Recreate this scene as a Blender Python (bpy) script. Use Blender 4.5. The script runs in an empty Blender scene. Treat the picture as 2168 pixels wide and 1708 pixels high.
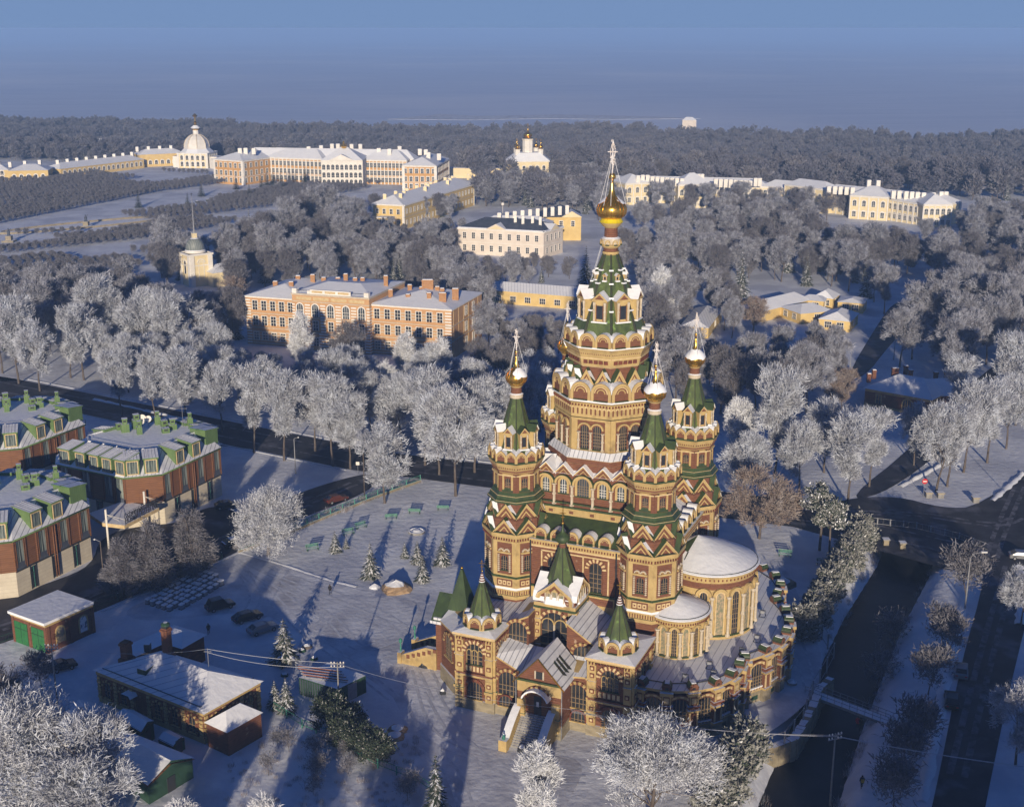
import bpy, math, random
from mathutils import Vector, Matrix
SC = bpy.context.scene
COL = SC.collection
PI = math.pi
rad = math.radians
rnd = random.Random(7)

# ---------------------------------------------------------------- camera model
PITCH = rad(16.16); FPX = 2736.6; CXP, CYP = 1084.0, 854.0; HC = 87.0
def P(x, y, z=0.0):
    """ground point seen at that place of the survey picture, at height z"""
    dx = (x - CXP) / FPX; dy = (y - CYP) / FPX
    c, s = math.cos(PITCH), math.sin(PITCH)
    t = (HC - z) / (s + dy * c)
    return (dx * t, (c - dy * s) * t)
def pixof(X, Y, Z=0.0):
    dz = Z - HC; c, s = math.cos(PITCH), math.sin(PITCH)
    dep = Y * c - dz * s; up = Y * s + dz * c
    return (CXP + FPX * X / dep, CYP - FPX * up / dep)

# ---------------------------------------------------------------- materials
MATS = {}
def mat(name, col, col2=None, scale=1.0, rough=0.8, metal=0.0, bump=0.0, bscale=None, stretch=(1, 1, 1),
        lo=0.35, hi=0.65, wave=None, wcol=None, spec=0.3, detail=5, spots=None, wmix=1.0, alpha=None):
    m = bpy.data.materials.new(name); m.use_nodes = True
    nt = m.node_tree; N = nt.nodes; L = nt.links
    b = N['Principled BSDF']
    b.inputs['Roughness'].default_value = rough
    b.inputs['Metallic'].default_value = metal
    b.inputs['Specular IOR Level'].default_value = spec
    c1 = (*col, 1); b.inputs['Base Color'].default_value = c1
    tc = N.new('ShaderNodeTexCoord')
    out = None
    if col2 or bump:
        mp = N.new('ShaderNodeMapping'); mp.inputs['Scale'].default_value = stretch
        L.new(tc.outputs['Object'], mp.inputs[0])
    if col2:
        n = N.new('ShaderNodeTexNoise'); n.inputs['Scale'].default_value = scale
        n.inputs['Detail'].default_value = detail; n.inputs['Roughness'].default_value = 0.65
        L.new(mp.outputs[0], n.inputs['Vector'])
        r = N.new('ShaderNodeMapRange'); r.inputs[1].default_value = lo; r.inputs[2].default_value = hi
        L.new(n.outputs[0], r.inputs[0])
        mx = N.new('ShaderNodeMix'); mx.data_type = 'RGBA'
        L.new(r.outputs[0], mx.inputs[0]); mx.inputs[6].default_value = c1; mx.inputs[7].default_value = (*col2, 1)
        out = mx.outputs[2]
    if wave:   # (axis, repeats per metre, sharpness threshold)
        wv = N.new('ShaderNodeTexWave'); wv.bands_direction = wave[0]; wv.inputs['Scale'].default_value = wave[1]
        wv.inputs['Distortion'].default_value = wave[3] if len(wave) > 3 else 0.0
        L.new(tc.outputs['Object'], wv.inputs['Vector'])
        r2 = N.new('ShaderNodeMapRange'); r2.inputs[1].default_value = wave[2]; r2.inputs[2].default_value = min(1.0, wave[2] + 0.06)
        r2.inputs[4].default_value = wmix
        L.new(wv.outputs[1], r2.inputs[0])
        mx = N.new('ShaderNodeMix'); mx.data_type = 'RGBA'
        L.new(r2.outputs[0], mx.inputs[0])
        if out: L.new(out, mx.inputs[6])
        else: mx.inputs[6].default_value = c1
        mx.inputs[7].default_value = (*wcol, 1); out = mx.outputs[2]
    if spots:  # (colour, scale, lo, hi)
        n = N.new('ShaderNodeTexNoise'); n.inputs['Scale'].default_value = spots[1]; n.inputs['Detail'].default_value = 4
        L.new(tc.outputs['Object'], n.inputs['Vector'])
        r = N.new('ShaderNodeMapRange'); r.inputs[1].default_value = spots[2]; r.inputs[2].default_value = spots[3]
        L.new(n.outputs[0], r.inputs[0])
        mx = N.new('ShaderNodeMix'); mx.data_type = 'RGBA'; L.new(r.outputs[0], mx.inputs[0])
        if out: L.new(out, mx.inputs[6])
        else: mx.inputs[6].default_value = c1
        mx.inputs[7].default_value = (*spots[0], 1); out = mx.outputs[2]
    if out: L.new(out, b.inputs['Base Color'])
    if bump:
        n = N.new('ShaderNodeTexNoise'); n.inputs['Scale'].default_value = bscale or scale; n.inputs['Detail'].default_value = 4
        L.new(mp.outputs[0], n.inputs['Vector'])
        bp = N.new('ShaderNodeBump'); bp.inputs['Strength'].default_value = 1.0; bp.inputs['Distance'].default_value = bump
        L.new(n.outputs[0], bp.inputs['Height']); L.new(bp.outputs[0], b.inputs['Normal'])
    MATS[name] = m
    return m
mat('snow', (.86, .87, .90), (.78, .80, .85), .35, .75, bump=.08, bscale=1.2)
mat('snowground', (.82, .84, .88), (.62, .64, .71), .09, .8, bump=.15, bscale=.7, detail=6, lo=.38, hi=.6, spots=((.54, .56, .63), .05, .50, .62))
mat('snowpath', (.76, .78, .83), (.52, .53, .59), .20, .8, bump=.11, bscale=.9, lo=.36, hi=.6, detail=9, spots=((.38, .38, .42), .10, .56, .72))
mat('snowroof', (.84, .85, .88), (.76, .77, .82), .25, .7, bump=.05, bscale=.8, wave=('X', .32, .93), wcol=(.48, .50, .57))
mat('snowroofy', (.84, .85, .88), (.76, .77, .82), .25, .7, bump=.05, bscale=.8, wave=('Y', .32, .93), wcol=(.48, .50, .57))
mat('thinsnow', (.76, .77, .81), (.58, .59, .64), .5, .7, bump=.04, wave=('X', .5, .9), wcol=(.30, .31, .36))
mat('brick', (.205, .086, .046), (.115, .047, .029), 1.3, .85, bump=.02, stretch=(1, 1, 3.0), lo=.3, hi=.7, wave=('Z', 1.1, .86), wcol=(.30, .14, .08), wmix=.35, spots=((.38, .26, .18), .9, .66, .74))
mat('schoolbrick', (.58, .345, .17), (.50, .28, .135), .4, .85)
mat('brickdark', (.20, .06, .033), (.10, .034, .024), 1.0, .85, stretch=(1, 1, 2.5))
mat('cream', (.52, .38, .165), (.36, .25, .105), .9, .8, bump=.02, lo=.35, hi=.75, stretch=(1, 1, .6), spots=((.22, .155, .08), .55, .56, .76))
mat('creamlight', (.66, .52, .30), (.52, .37, .18), 1.2, .8)
mat('whitetrim', (.60, .53, .42), (.46, .38, .28), 2.0, .7)
mat('stone', (.34, .29, .20), (.20, .17, .12), .6, .85, bump=.03, stretch=(1, 1, 2))
mat('green', (.058, .092, .032), (.032, .050, .023), .9, .5, spec=.4, stretch=(1, 1, .35))
mat('greenlight', (.105, .142, .040), (.048, .070, .027), 1.1, .5, spec=.4, stretch=(1, 1, .4), spots=((.17, .28, .07), 1.2, .62, .75))
mat('greendark', (.028, .048, .022), (.05, .04, .03), 1.5, .5)
mat('gold', (.83, .50, .10), (.62, .36, .07), 2.2, .24, metal=.9, spec=.5, stretch=(1, 1, .3))
mat('yellow', (.78, .62, .02), None, 1, .35, metal=.3)
mat('glass', (.020, .022, .028), (.04, .045, .05), .8, .12, spec=.7)
mat('glassbright', (.10, .12, .14), (.03, .035, .04), .5, .12, spec=.8)
mat('mullion', (.24, .17, .10), None, 1, .6)
mat('whitewood', (.75, .73, .68), None, 1, .6)
mat('frostmetal', (.72, .70, .72), (.5, .42, .36), 4, .6)
mat('wire', (.55, .56, .60), None, 1, .6)
mat('darkmetal', (.035, .037, .04), None, 1, .5)
mat('greymetal', (.30, .31, .33), (.2, .2, .22), 2, .5)
mat('teal', (.07, .27, .20), (.04, .15, .12), 2, .6)
mat('wood', (.235, .108, .050), (.155, .070, .034), 1.4, .7, stretch=(.3, .3, 3), wave=('Z', .9, .9), wcol=(.09, .034, .018), wmix=.8)
mat('woodlight', (.42, .30, .19), (.30, .2, .12), 2, .7)
mat('paleplaster', (.62, .56, .45), (.52, .46, .36), .5, .8, wave=('Z', .5, .92), wcol=(.45, .4, .32), wmix=.6)
mat('dormergreen', (.145, .225, .085), (.105, .17, .065), .5, .5, wave=('X', .7, .9), wcol=(.06, .15, .03), wmix=.6)
mat('curtain', (.30, .34, .30), (.06, .08, .08), 3.0, .3, stretch=(1, 1, .06), lo=.42, hi=.55)
mat('asphalt', (.026, .026, .032), (.060, .060, .070), .22, .7, spots=((.15, .15, .18), .16, .56, .70), lo=.35, hi=.65)
mat('kerb', (.4, .41, .45), (.55, .57, .62), .7, .8)
mat('ochre', (.60, .345, .125), (.52, .29, .10), .4, .85)
mat('yolk', (.70, .52, .22), (.60, .43, .17), .3, .85)
mat('paleyellow', (.79, .67, .42), (.71, .59, .36), .3, .85)
mat('palepink', (.74, .66, .58), (.64, .56, .48), .3, .85)
mat('white', (.80, .77, .72), (.70, .66, .60), .5, .8)
mat('slate', (.05, .062, .085), (.09, .1, .13), .5, .6)
mat('chimneybrick', (.44, .245, .12), (.33, .17, .08), 1.5, .85)
mat('domegrey', (.14, .165, .155), (.22, .24, .22), .7, .4, wave=('X', .5, .9), wcol=(.35, .36, .36))
mat('water', (.005, .007, .012), (.02, .022, .03), .12, .4, spec=.15)
mat('rut', (.48, .50, .57), (.74, .76, .80), .8, .8, lo=.4, hi=.7)
mat('slush', (.17, .17, .20), (.035, .035, .04), .5, .7, lo=.40, hi=.6)
mat('bark', (.085, .064, .050), (.15, .13, .12), 1.5, .9, stretch=(1, 1, .4))
mat('barkfrost', (.20, .17, .155), (.50, .49, .50), .8, .9, lo=.45, hi=.6)
mat('frost', (.62, .66, .75), (.33, .34, .39), .45, .85, lo=.38, hi=.58)
mat('frostbright', (.80, .82, .87), (.50, .51, .55), .5, .85, lo=.42, hi=.65)
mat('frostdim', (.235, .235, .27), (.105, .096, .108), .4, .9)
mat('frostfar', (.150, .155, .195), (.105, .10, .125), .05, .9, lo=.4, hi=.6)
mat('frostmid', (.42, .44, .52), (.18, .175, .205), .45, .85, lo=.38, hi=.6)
mat('brownmix', (.22, .155, .12), (.36, .32, .31), .5, .9)
mat('needle', (.032, .050, .032), (.055, .07, .05), 1.0, .8)
mat('needlefrost', (.22, .225, .205), (.36, .36, .36), 1.2, .8, lo=.4, hi=.65)
mat('yew', (.022, .036, .026), (.045, .055, .045), 1.0, .8)
mat('carblack', (.018, .019, .022), None, 1, .25, spec=.6)
mat('carsilver', (.28, .29, .31), None, 1, .3, metal=.5)
mat('carred', (.09, .03, .022), None, 1, .35)
mat('tyre', (.012, .012, .012), None, 1, .9)
mat('cloth', (.016, .016, .02), (.03, .03, .035), 3, .9)
mat('skin', (.45, .27, .19), None, 1, .6)
mat('hair', (.03, .02, .015), None, 1, .8)
mat('clothyellow', (.45, .30, .04), None, 1, .8)
mat('clothred', (.35, .04, .05), None, 1, .8)
mat('greenpaint', (.05, .30, .13), (.04, .2, .09), 2, .5)
mat('benchgreen', (.09, .26, .18), (.06, .18, .12), 2, .5)
mat('garagegreen', (.04, .21, .06), (.03, .14, .05), 1.5, .6, wave=('X', 1.2, .9), wcol=(.02, .1, .03))
mat('concrete', (.30, .29, .27), (.2, .19, .18), 1, .85)
mat('letter', (.05, .05, .06), None, 1, .5)
mat('rust', (.28, .10, .05), (.18, .07, .04), 2, .8)
mat('shedgreen', (.022, .055, .035), (.03, .075, .045), 1, .7)
mat('icon', (.40, .30, .20), (.16, .18, .12), 2.4, .7, lo=.4, hi=.6)
mat('posterwhite', (.7, .7, .7), (.1, .1, .12), .9, .5, lo=.5, hi=.56)
mat('lampwhite', (.7, .7, .68), None, 1, .4)
mat('signred', (.5, .03, .03), None, 1, .4)
mat('tarp', (.02, .022, .024), (.05, .05, .055), 2, .5)

# ---------------------------------------------------------------- mesh builder
I4 = Matrix.Identity(4)
class MB:
    def __init__(s):
        s.v = []; s.f = []; s.m = []; s.names = []; s.T = I4; s.smooth = set()
    def mi(s, name):
        if name not in s.names: s.names.append(name)
        return s.names.index(name)
    def add(s, pts):
        n = len(s.v); T = s.T
        if T is I4: s.v.extend(tuple(p) for p in pts)
        else: s.v.extend(tuple(T @ Vector(p)) for p in pts)
        return n
    def face(s, idx, m, sm=False):
        if sm: s.smooth.add(len(s.f))
        s.f.append(tuple(idx)); s.m.append(s.mi(m))
    def poly(s, pts, m):
        n = s.add(pts); s.face(range(n, n + len(pts)), m)
    def box(s, x0, y0, z0, x1, y1, z1, m, top=None):
        n = s.add([(x0, y0, z0), (x1, y0, z0), (x1, y1, z0), (x0, y1, z0), (x0, y0, z1), (x1, y0, z1), (x1, y1, z1), (x0, y1, z1)])
        for q in ((0, 1, 5, 4), (1, 2, 6, 5), (2, 3, 7, 6), (3, 0, 4, 7), (3, 2, 1, 0)): s.face([n + i for i in q], m)
        s.face([n + i for i in (4, 5, 6, 7)], top or m)
    def prism(s, poly, z0, z1, m, top=None, bot=True):
        k = len(poly)
        n = s.add([(x, y, z0) for x, y in poly] + [(x, y, z1) for x, y in poly])
        for i in range(k):
            j = (i + 1) % k; s.face((n + i, n + j, n + k + j, n + k + i), m)
        s.face([n + k + i for i in range(k)], top or m)
        if bot: s.face([n + i for i in reversed(range(k))], m)
    def extr(s, prof, y0, y1, m, top=None):
        """profile in x,z (counter-clockwise seen from -y) extruded from y0 (front) to y1"""
        k = len(prof)
        n = s.add([(x, y0, z) for x, z in prof] + [(x, y1, z) for x, z in prof])
        s.face([n + i for i in range(k)], m)
        s.face([n + k + i for i in reversed(range(k))], m)
        for i in range(k):
            j = (i + 1) % k
            up = top and (prof[i][0] > prof[j][0] + 1e-6 or (i == 0 and False))
            s.face((n + j, n + i, n + k + i, n + k + j), top if up else m)
    def stack(s, n, prof, c=(0, 0), ph=0.0, cap=True, sm=False, botcap=False, arc=None):
        """rings (circumradius, z, material of the band above)"""
        closed = arc is None
        cnt = n if closed else n + 1
        st = 2 * PI / n if closed else (arc[1] - arc[0]) / n
        a0 = ph if closed else arc[0]
        rings = []
        for r, z, *_ in prof:
            rings.append(s.add([(c[0] + r * math.cos(a0 + st * i), c[1] + r * math.sin(a0 + st * i), z) for i in range(cnt)]))
        for k in range(len(prof) - 1):
            for i in range(n):
                j = (i + 1) % n if closed else i + 1
                s.face((rings[k] + i, rings[k] + j, rings[k + 1] + j, rings[k + 1] + i), prof[k][2], sm)
        if cap: s.face([rings[-1] + i for i in range(cnt)], prof[-1][2] if len(prof[-1]) > 2 else prof[-2][2])
        if botcap: s.face([rings[0] + i for i in reversed(range(cnt))], prof[0][2])
    def tube(s, a, b, r0, r1, m, n=5, cap=True):
        a = Vector(a); b = Vector(b); d = b - a
        if d.length < 1e-6: return
        d.normalize(); u = d.orthogonal().normalized(); w = d.cross(u)
        i0 = s.add([a + (u * math.cos(2 * PI * i / n) + w * math.sin(2 * PI * i / n)) * r0 for i in range(n)])
        i1 = s.add([b + (u * math.cos(2 * PI * i / n) + w * math.sin(2 * PI * i / n)) * r1 for i in range(n)])
        for i in range(n):
            j = (i + 1) % n; s.face((i0 + i, i0 + j, i1 + j, i1 + i), m, n > 4)
        if cap:
            s.face([i1 + i for i in range(n)], m); s.face([i0 + i for i in reversed(range(n))], m)
    def path(s, pts, r, m, n=4):
        for a, b in zip(pts, pts[1:]): s.tube(a, b, r, r, m, n)
    def ball(s, c, r, m, n=10, k=6, sz=1.0):
        prof = [(max(.001, r * math.sin(PI * i / k)), c[2] - r * sz * math.cos(PI * i / k), m) for i in range(k + 1)]
        s.stack(n, prof, (c[0], c[1]), sm=True, cap=False)
    def arch(s, x, z, r0, r1, y0, y1, m, n=8, a0=0.0, a1=PI, m2=None):
        """half ring in the wall plane, centre (x,z)"""
        for i in range(n):
            t0 = a0 + (a1 - a0) * i / n; t1 = a0 + (a1 - a0) * (i + 1) / n
            p = [(x + r0 * math.cos(t0), z + r0 * math.sin(t0)), (x + r1 * math.cos(t0), z + r1 * math.sin(t0)),
                 (x + r1 * math.cos(t1), z + r1 * math.sin(t1)), (x + r0 * math.cos(t1), z + r0 * math.sin(t1))]
            mm = m2 if (m2 and i % 2) else m
            q = s.add([(a, y0, b) for a, b in p] + [(a, y1, b) for a, b in p])
            s.face((q, q + 1, q + 2, q + 3), mm); s.face((q + 1, q + 5, q + 6, q + 2), mm); s.face((q, q + 3, q + 7, q + 4), mm)
    def mesh(s, name):
        me = bpy.data.meshes.new(name)
        me.from_pydata(s.v, [], s.f)
        for nm in s.names: me.materials.append(MATS[nm])
        me.polygons.foreach_set('material_index', s.m)
        if s.smooth:
            sm = [i in s.smooth for i in range(len(s.f))]
            me.polygons.foreach_set('use_smooth', sm)
        me.update(); return me
    def build(s, name, parent=None, M=None, **kw):
        return put(s.mesh(name), name, parent, M, **kw)

def put(me, name, parent=None, M=None, label=None, cat=None, group=None, kind=None):
    o = bpy.data.objects.new(name, me); COL.objects.link(o)
    if parent: o.parent = parent
    if M is not None: o.matrix_local = M if parent else M
    tag(o, label, cat, group, kind)
    return o
def tag(o, label=None, cat=None, group=None, kind=None):
    if label: o['label'] = label
    if cat: o['category'] = cat
    if group: o['group'] = group
    if kind: o['kind'] = kind
    return o
def empty(name, loc=(0, 0, 0), rz=0.0, label=None, cat=None, group=None, parent=None, sc=1.0):
    o = bpy.data.objects.new(name, None); COL.objects.link(o)
    o.location = loc; o.rotation_euler = (0, 0, rz); o.scale = (sc, sc, sc); o.empty_display_size = .5
    if parent: o.parent = parent
    return tag(o, label, cat, group)
CH = {}
def kids(o):
    return [c for c in COL.objects if c.parent == o]
def copy_tree(o, loc=None, rz=None, sc=None, label=None, group=None, tree=None):
    """copy of a thing with copies of its parts; tree = nested (object, children) list"""
    def rec(node, par):
        c = node[0].copy(); COL.objects.link(c)
        if par: c.parent = par
        for k in node[1]: rec(k, c)
        return c
    r = rec(tree or grab(o), None)
    if loc is not None: r.location = loc
    if rz is not None: r.rotation_euler = (0, 0, rz)
    if sc is not None: r.scale = sc if hasattr(sc, '__len__') else (sc, sc, sc)
    if label: r['label'] = label
    if group: r['group'] = group
    return r
def grab(o):
    return (o, [grab(c) for c in kids(o)])
def FR(x, y, z, n):
    """wall frame at (x,y,z) whose outward normal points at angle n; local x runs along the wall, -y is outward"""
    return Matrix.Translation((x, y, z)) @ Matrix.Rotation(n + PI / 2, 4, 'Z')
def oct_frames(ap, z, n=8, c=(0, 0), ph=0.0):
    return [FR(c[0] + ap * math.cos(ph + 2 * PI * i / n), c[1] + ap * math.sin(ph + 2 * PI * i / n), z, ph + 2 * PI * i / n) for i in range(n)]
ORD = ['first', 'second', 'third', 'fourth', 'fifth', 'sixth', 'seventh', 'eighth', 'ninth', 'tenth', 'eleventh', 'twelfth', 'thirteenth',
       'fourteenth', 'fifteenth', 'sixteenth', 'seventeenth', 'eighteenth', 'nineteenth', 'twentieth']
SUN=5.0; SKY=0.0502; EXPO=0.08; HAZE=0.00026; HORIZ=(.17, .27, .48)
# ================================================================= SETTING, LIGHT, CAMERA
def seg_dist(p, a, b):
    ax, ay = a; bx, by = b; dx, dy = bx - ax, by - ay
    t = max(0, min(1, ((p[0] - ax) * dx + (p[1] - ay) * dy) / (dx * dx + dy * dy)))
    return math.hypot(p[0] - ax - dx * t, p[1] - ay - dy * t)
RIV = [P(1935, 1120), P(1915, 1180), P(1850, 1290), P(1755, 1500), P(1680, 1700), P(1600, 1900)]
RIV = [(x, y) for x, y in RIV]
def ground_z(x, y):
    z = 0.0
    if 60 < y < 235 and 0 < x < 110:
        d = min(seg_dist((x, y), a, b) for a, b in zip(RIV, RIV[1:]))
        if y > RIV[0][1]: d = max(d, 0)
        t = max(0, min(1, (d - 3.0) / 4.0)); z = -3.6 * (1 - t * t * (3 - 2 * t))
    edge = 905 - (x + 200) * .35 if x < 100 else 800 - (x - 100) * .2
    t = max(0, min(1, (y - edge) / 70)); z -= 16 * t * t * (3 - 2 * t)
    t = max(0, min(1, (y - 1345 + .2 * x) / 40)); z -= 6 * t
    return z
mainst = [(-420, 460), (-132, 317), (-30, 257), (54, 226), (78, 209), (150, 172), (260, 120)]
# ================================================================= CATHEDRAL
CHU = empty('cathedral', (13.3, 173.0, 2.0), rad(-23), 'large red brick and cream cathedral with five gilded onion domes and green tent roofs', 'cathedral')
CH0 = -2.0   # ground in the cathedral's own heights
O8 = PI / 8

def win_mb(w, h, arch=True, nx=2, nz=3, glass='glass', bar='mullion', sur='cream', sw=.2, sill='green', proud=.14, bt=.07):
    """window seen from -y: origin bottom centre; glass, bars, surround"""
    m = MB(); hw = w / 2; zs = h - hw if arch else h
    if arch:
        k = 8
        pts = [(-hw, -.03, 0), (hw, -.03, 0)] + [(hw * math.cos(PI * i / k), -.03, zs + hw * math.sin(PI * i / k)) for i in range(k + 1)]
        m.poly(pts, glass)
    else:
        m.poly([(-hw, -.03, 0), (hw, -.03, 0), (hw, -.03, h), (-hw, -.03, h)], glass)
    for i in range(1, nx):
        x = -hw + w * i / nx; top = zs + (math.sqrt(max(0, hw * hw - x * x)) if arch else 0)
        m.box(x - bt / 2, -.08, 0, x + bt / 2, -.035, top, bar)
    for j in range(1, nz):
        z = zs * j / (nz - (0 if arch else 0)) if arch else h * j / nz
        m.box(-hw, -.075, z - bt / 2, hw, -.036, z + bt / 2, bar)
    if sur:
        for sx in (-1, 1):
            a, b = sorted((sx * hw, sx * (hw + sw))); m.box(a, -proud, 0, b, 0, zs, sur)
        if arch: m.arch(0, zs, hw, hw + sw, -proud, 0, sur)
        else: m.box(-hw - sw, -proud, h, hw + sw, 0, h + sw, sur)
    if sill: m.box(-hw - sw, -proud - .12, -.14, hw + sw, 0, 0, sill)
    return m

def kok_mb(w, h, d, top='snow', face='cream', inner='brick', pointed=False, drip='green'):
    """rounded gable ornament: origin bottom centre, front at y=0, body runs back to y=d"""
    m = MB(); r = w / 2; st = h - r; k = 8
    def ring(rr):
        pts = []
        for i in range(k + 1):
            t = PI * i / k; x = rr * math.cos(t); z = st + rr * math.sin(t)
            if pointed: z += .22 * rr * max(0, 1 - abs(x) / (rr * .55)) ** 1.5
            pts.append((x, z))
        return pts
    o = ring(r); q = ring(r * .97)
    prof = [(-r, 0), (r, 0)] + q
    n = m.add([(x, 0, z) for x, z in prof]); m.face([n + i for i in range(len(prof))], inner)
    for a, b in zip(o, o[1:]):    # roof shell
        n = m.add([(a[0], -.06, a[1]), (b[0], -.06, b[1]), (b[0], d, b[1]), (a[0], d, a[1])]); m.face((n + 3, n + 2, n + 1, n), top)
    n = m.add([(-r, -.06, 0), (-r, -.06, st), (-r, d, st), (-r, d, 0), (r, -.06, 0), (r, -.06, st), (r, d, st), (r, d, 0)])
    m.face((n, n + 1, n + 2, n + 3), face); m.face((n + 4, n + 7, n + 6, n + 5), face)
    def band(r0, r1, y, mm):
        A = ring(r0); B = ring(r1)
        for i in range(k):
            n = m.add([(A[i][0], y, A[i][1]), (B[i][0], y, B[i][1]), (B[i + 1][0], y, B[i + 1][1]), (A[i + 1][0], y, A[i + 1][1]),
                       (A[i][0], 0, A[i][1]), (B[i][0], 0, B[i][1]), (B[i + 1][0], 0, B[i + 1][1]), (A[i + 1][0], 0, A[i + 1][1])])
            m.face((n, n + 1, n + 2, n + 3), mm); m.face((n + 4, n, n + 3, n + 7), mm); m.face((n + 1, n + 5, n + 6, n + 2), mm)
    band(r * .72, r, -.16, face); band(r * .58, r * .68, -.11, 'creamlight'); band(r * .34, r * .44, -.09, face)
    if st > .05:
        for sx in (-1, 1):
            a, b = sorted((sx * r * .72, sx * r)); m.box(a, -.16, 0, b, 0, st, face)
    m.box(-r * .7, -.3, -.02, r * .7, 0, .12, drip)
    return m

def gable_mb(w, h, d, top='snow', face='cream', inner='brick', tw=.32, base=None, back=0.0, top2=None):
    m = MB(); hw = w / 2
    m.poly([(-hw, 0, 0), (hw, 0, 0), (0, 0, h)], inner)
    L = math.hypot(hw, h)
    for sx in (-1, 1):
        # sloping cream band
        p = [(sx * hw, 0), (0, h), (0, h - tw * L / hw), (sx * (hw - tw * L / h), 0)]
        n = m.add([(x, -.18, z) for x, z in p] + [(x, 0, z) for x, z in p])
        q = (n, n + 1, n + 2, n + 3) if sx > 0 else (n + 3, n + 2, n + 1, n)
        m.face(q, face); m.face((n + 2, n + 6, n + 7, n + 3), face)
        t2 = .62
        p2 = [(sx * hw * t2 * .8, 0), (0, h * t2 * .8), (0, h * t2 * .8 - tw * .5 * L / hw), (sx * (hw * t2 * .8 - tw * .5 * L / h), 0)]
        n = m.add([(x, -.1, z) for x, z in p2]); m.face((n, n + 1, n + 2, n + 3) if sx > 0 else (n + 3, n + 2, n + 1, n), face)
        # roof slope
        tt = top if sx > 0 or not top2 else top2
        n = m.add([(sx * (hw + .05), -.3, -.04), (0, -.3, h + .06), (0, d, h + .06 + back), (sx * (hw + .05), d, -.04 + back),
                   (sx * (hw + .05), -.3, -.12), (0, -.3, h - .04), (0, -.02, h - .06), (sx * (hw + .05), -.02, -.14)])
        if tt == 'snow' and top2: # green slope with a narrower snow strip lying on it
            m.face((n, n + 1, n + 2, n + 3), 'green'); m.face((n, n + 4, n + 5, n + 1), 'creamlight')
            n = m.add([(sx * hw * .93, -.26, .10), (sx * hw * .16, -.26, h * .84 + .12), (sx * hw * .28, d * .55, h * .74 + .14 + back * .5), (sx * hw * .98, d * .8, .08 + back)]); m.face((n, n + 1, n + 2, n + 3), 'snow')
        else: m.face((n, n + 1, n + 2, n + 3), tt); m.face((n, n + 4, n + 5, n + 1), tt)
    if base: m.box(-hw * .8, -.28, -.02, hw * .8, 0, .14, base)
    return m

def col_mb(h, r=.13, m_='whitetrim', n=6):
    m = MB()
    m.stack(n, [(r * 1.7, 0, m_), (r * 1.7, h * .05, m_), (r, h * .08, m_), (r * .95, h * .45, m_), (r * 1.5, h * .47, m_), (r * 1.5, h * .53, m_), (r, h * .55, m_), (r * .95, h * .9, m_), (r * 1.8, h * .95, m_), (r * 1.8, h, m_)])
    return m

ONP = [(.62, 0), (.84, .07), (.96, .14), (1.0, .22), (.98, .29), (.90, .36), (.76, .42), (.57, .475), (.38, .53), (.25, .60), (.17, .72), (.12, .85), (.09, 1.0)]
def ribs(m, n, z, r, h, t):
    for i in range(n): m.path([((a * r + .005) * math.cos(2 * PI * i / n), (a * r + .005) * math.sin(2 * PI * i / n), z + b * h) for a, b in ONP[1:9]], t, 'gold', 3)
def onion(m, z, r, h, matn='gold', n=24):
    m.stack(n, [(a * r, z + b * h, matn) for a, b in ONP], sm=True)
def snowcap(m, z, r, h, a0, a1, seed, low=.23):
    q = random.Random(seed); n = 26
    pr = [(a + .015, b) for a, b in ONP[3:10]]
    def rz(b):
        for (a_, b_), (c_, d_) in zip(pr, pr[1:]):
            if b <= d_: t = (b - b_) / (d_ - b_); return a_ + (c_ - a_) * t
        return pr[-1][0]
    rows = []
    for i in range(n + 1):
        t = a0 + (a1 - a0) * i / n; e = min(i, n - i) / n
        lo = low + q.uniform(0, .07) + max(0, .12 - e) * 1.2; hi = .57 - q.uniform(0, .05) - max(0, .1 - e)
        rows.append(m.add([((rz(b) * r + .05) * math.cos(t), (rz(b) * r + .05) * math.sin(t), z + b * h + .03) for b in [lo + (hi - lo) * k / 5 for k in range(6)]]))
    for a, b in zip(rows, rows[1:]):
        for k in range(5): m.face((a + k, b + k, b + k + 1, a + k + 1), 'snow', True)

def cross_mb(z0, h, w, frosty=True, t=.09, seed=1):
    m = MB(); q = random.Random(seed); a = 'frostmetal' if frosty else 'gold'
    m.box(-t / 2, -t / 2, z0, t / 2, t / 2, z0 + h, a)
    for f, ww in ((.86, .3), (.66, 1.0), (.36, .5)):
        m.box(-w / 2 * ww, -t / 2, z0 + h * f - t / 2, w / 2 * ww, t / 2, z0 + h * f + t / 2, a)
    if frosty:   # openwork arms heavy with rime
        for i in range(46):
            f = q.uniform(.08, 1.0); s = w * .34 * (1 - abs(f - .6) * 1.25) * q.uniform(.2, 1)
            x = q.uniform(-s, s); c = (x, q.uniform(-.06, .06), z0 + h * f)
            m.tube(c, (c[0] + q.uniform(-.12, .12), c[1] + q.uniform(-.05, .05), c[2] + q.uniform(.15, .4)), t * .5, t * .25, a, 4)
        for s in (-1, 1):
            m.tube((0, 0, z0 + h * .36), (s * w * .28, 0, z0 + h * .66), t * .35, t * .35, a, 4)
            m.tube((s * w * .28, 0, z0 + h * .66), (0, 0, z0 + h * .98), t * .35, t * .2, a, 4)
    return m

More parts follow.
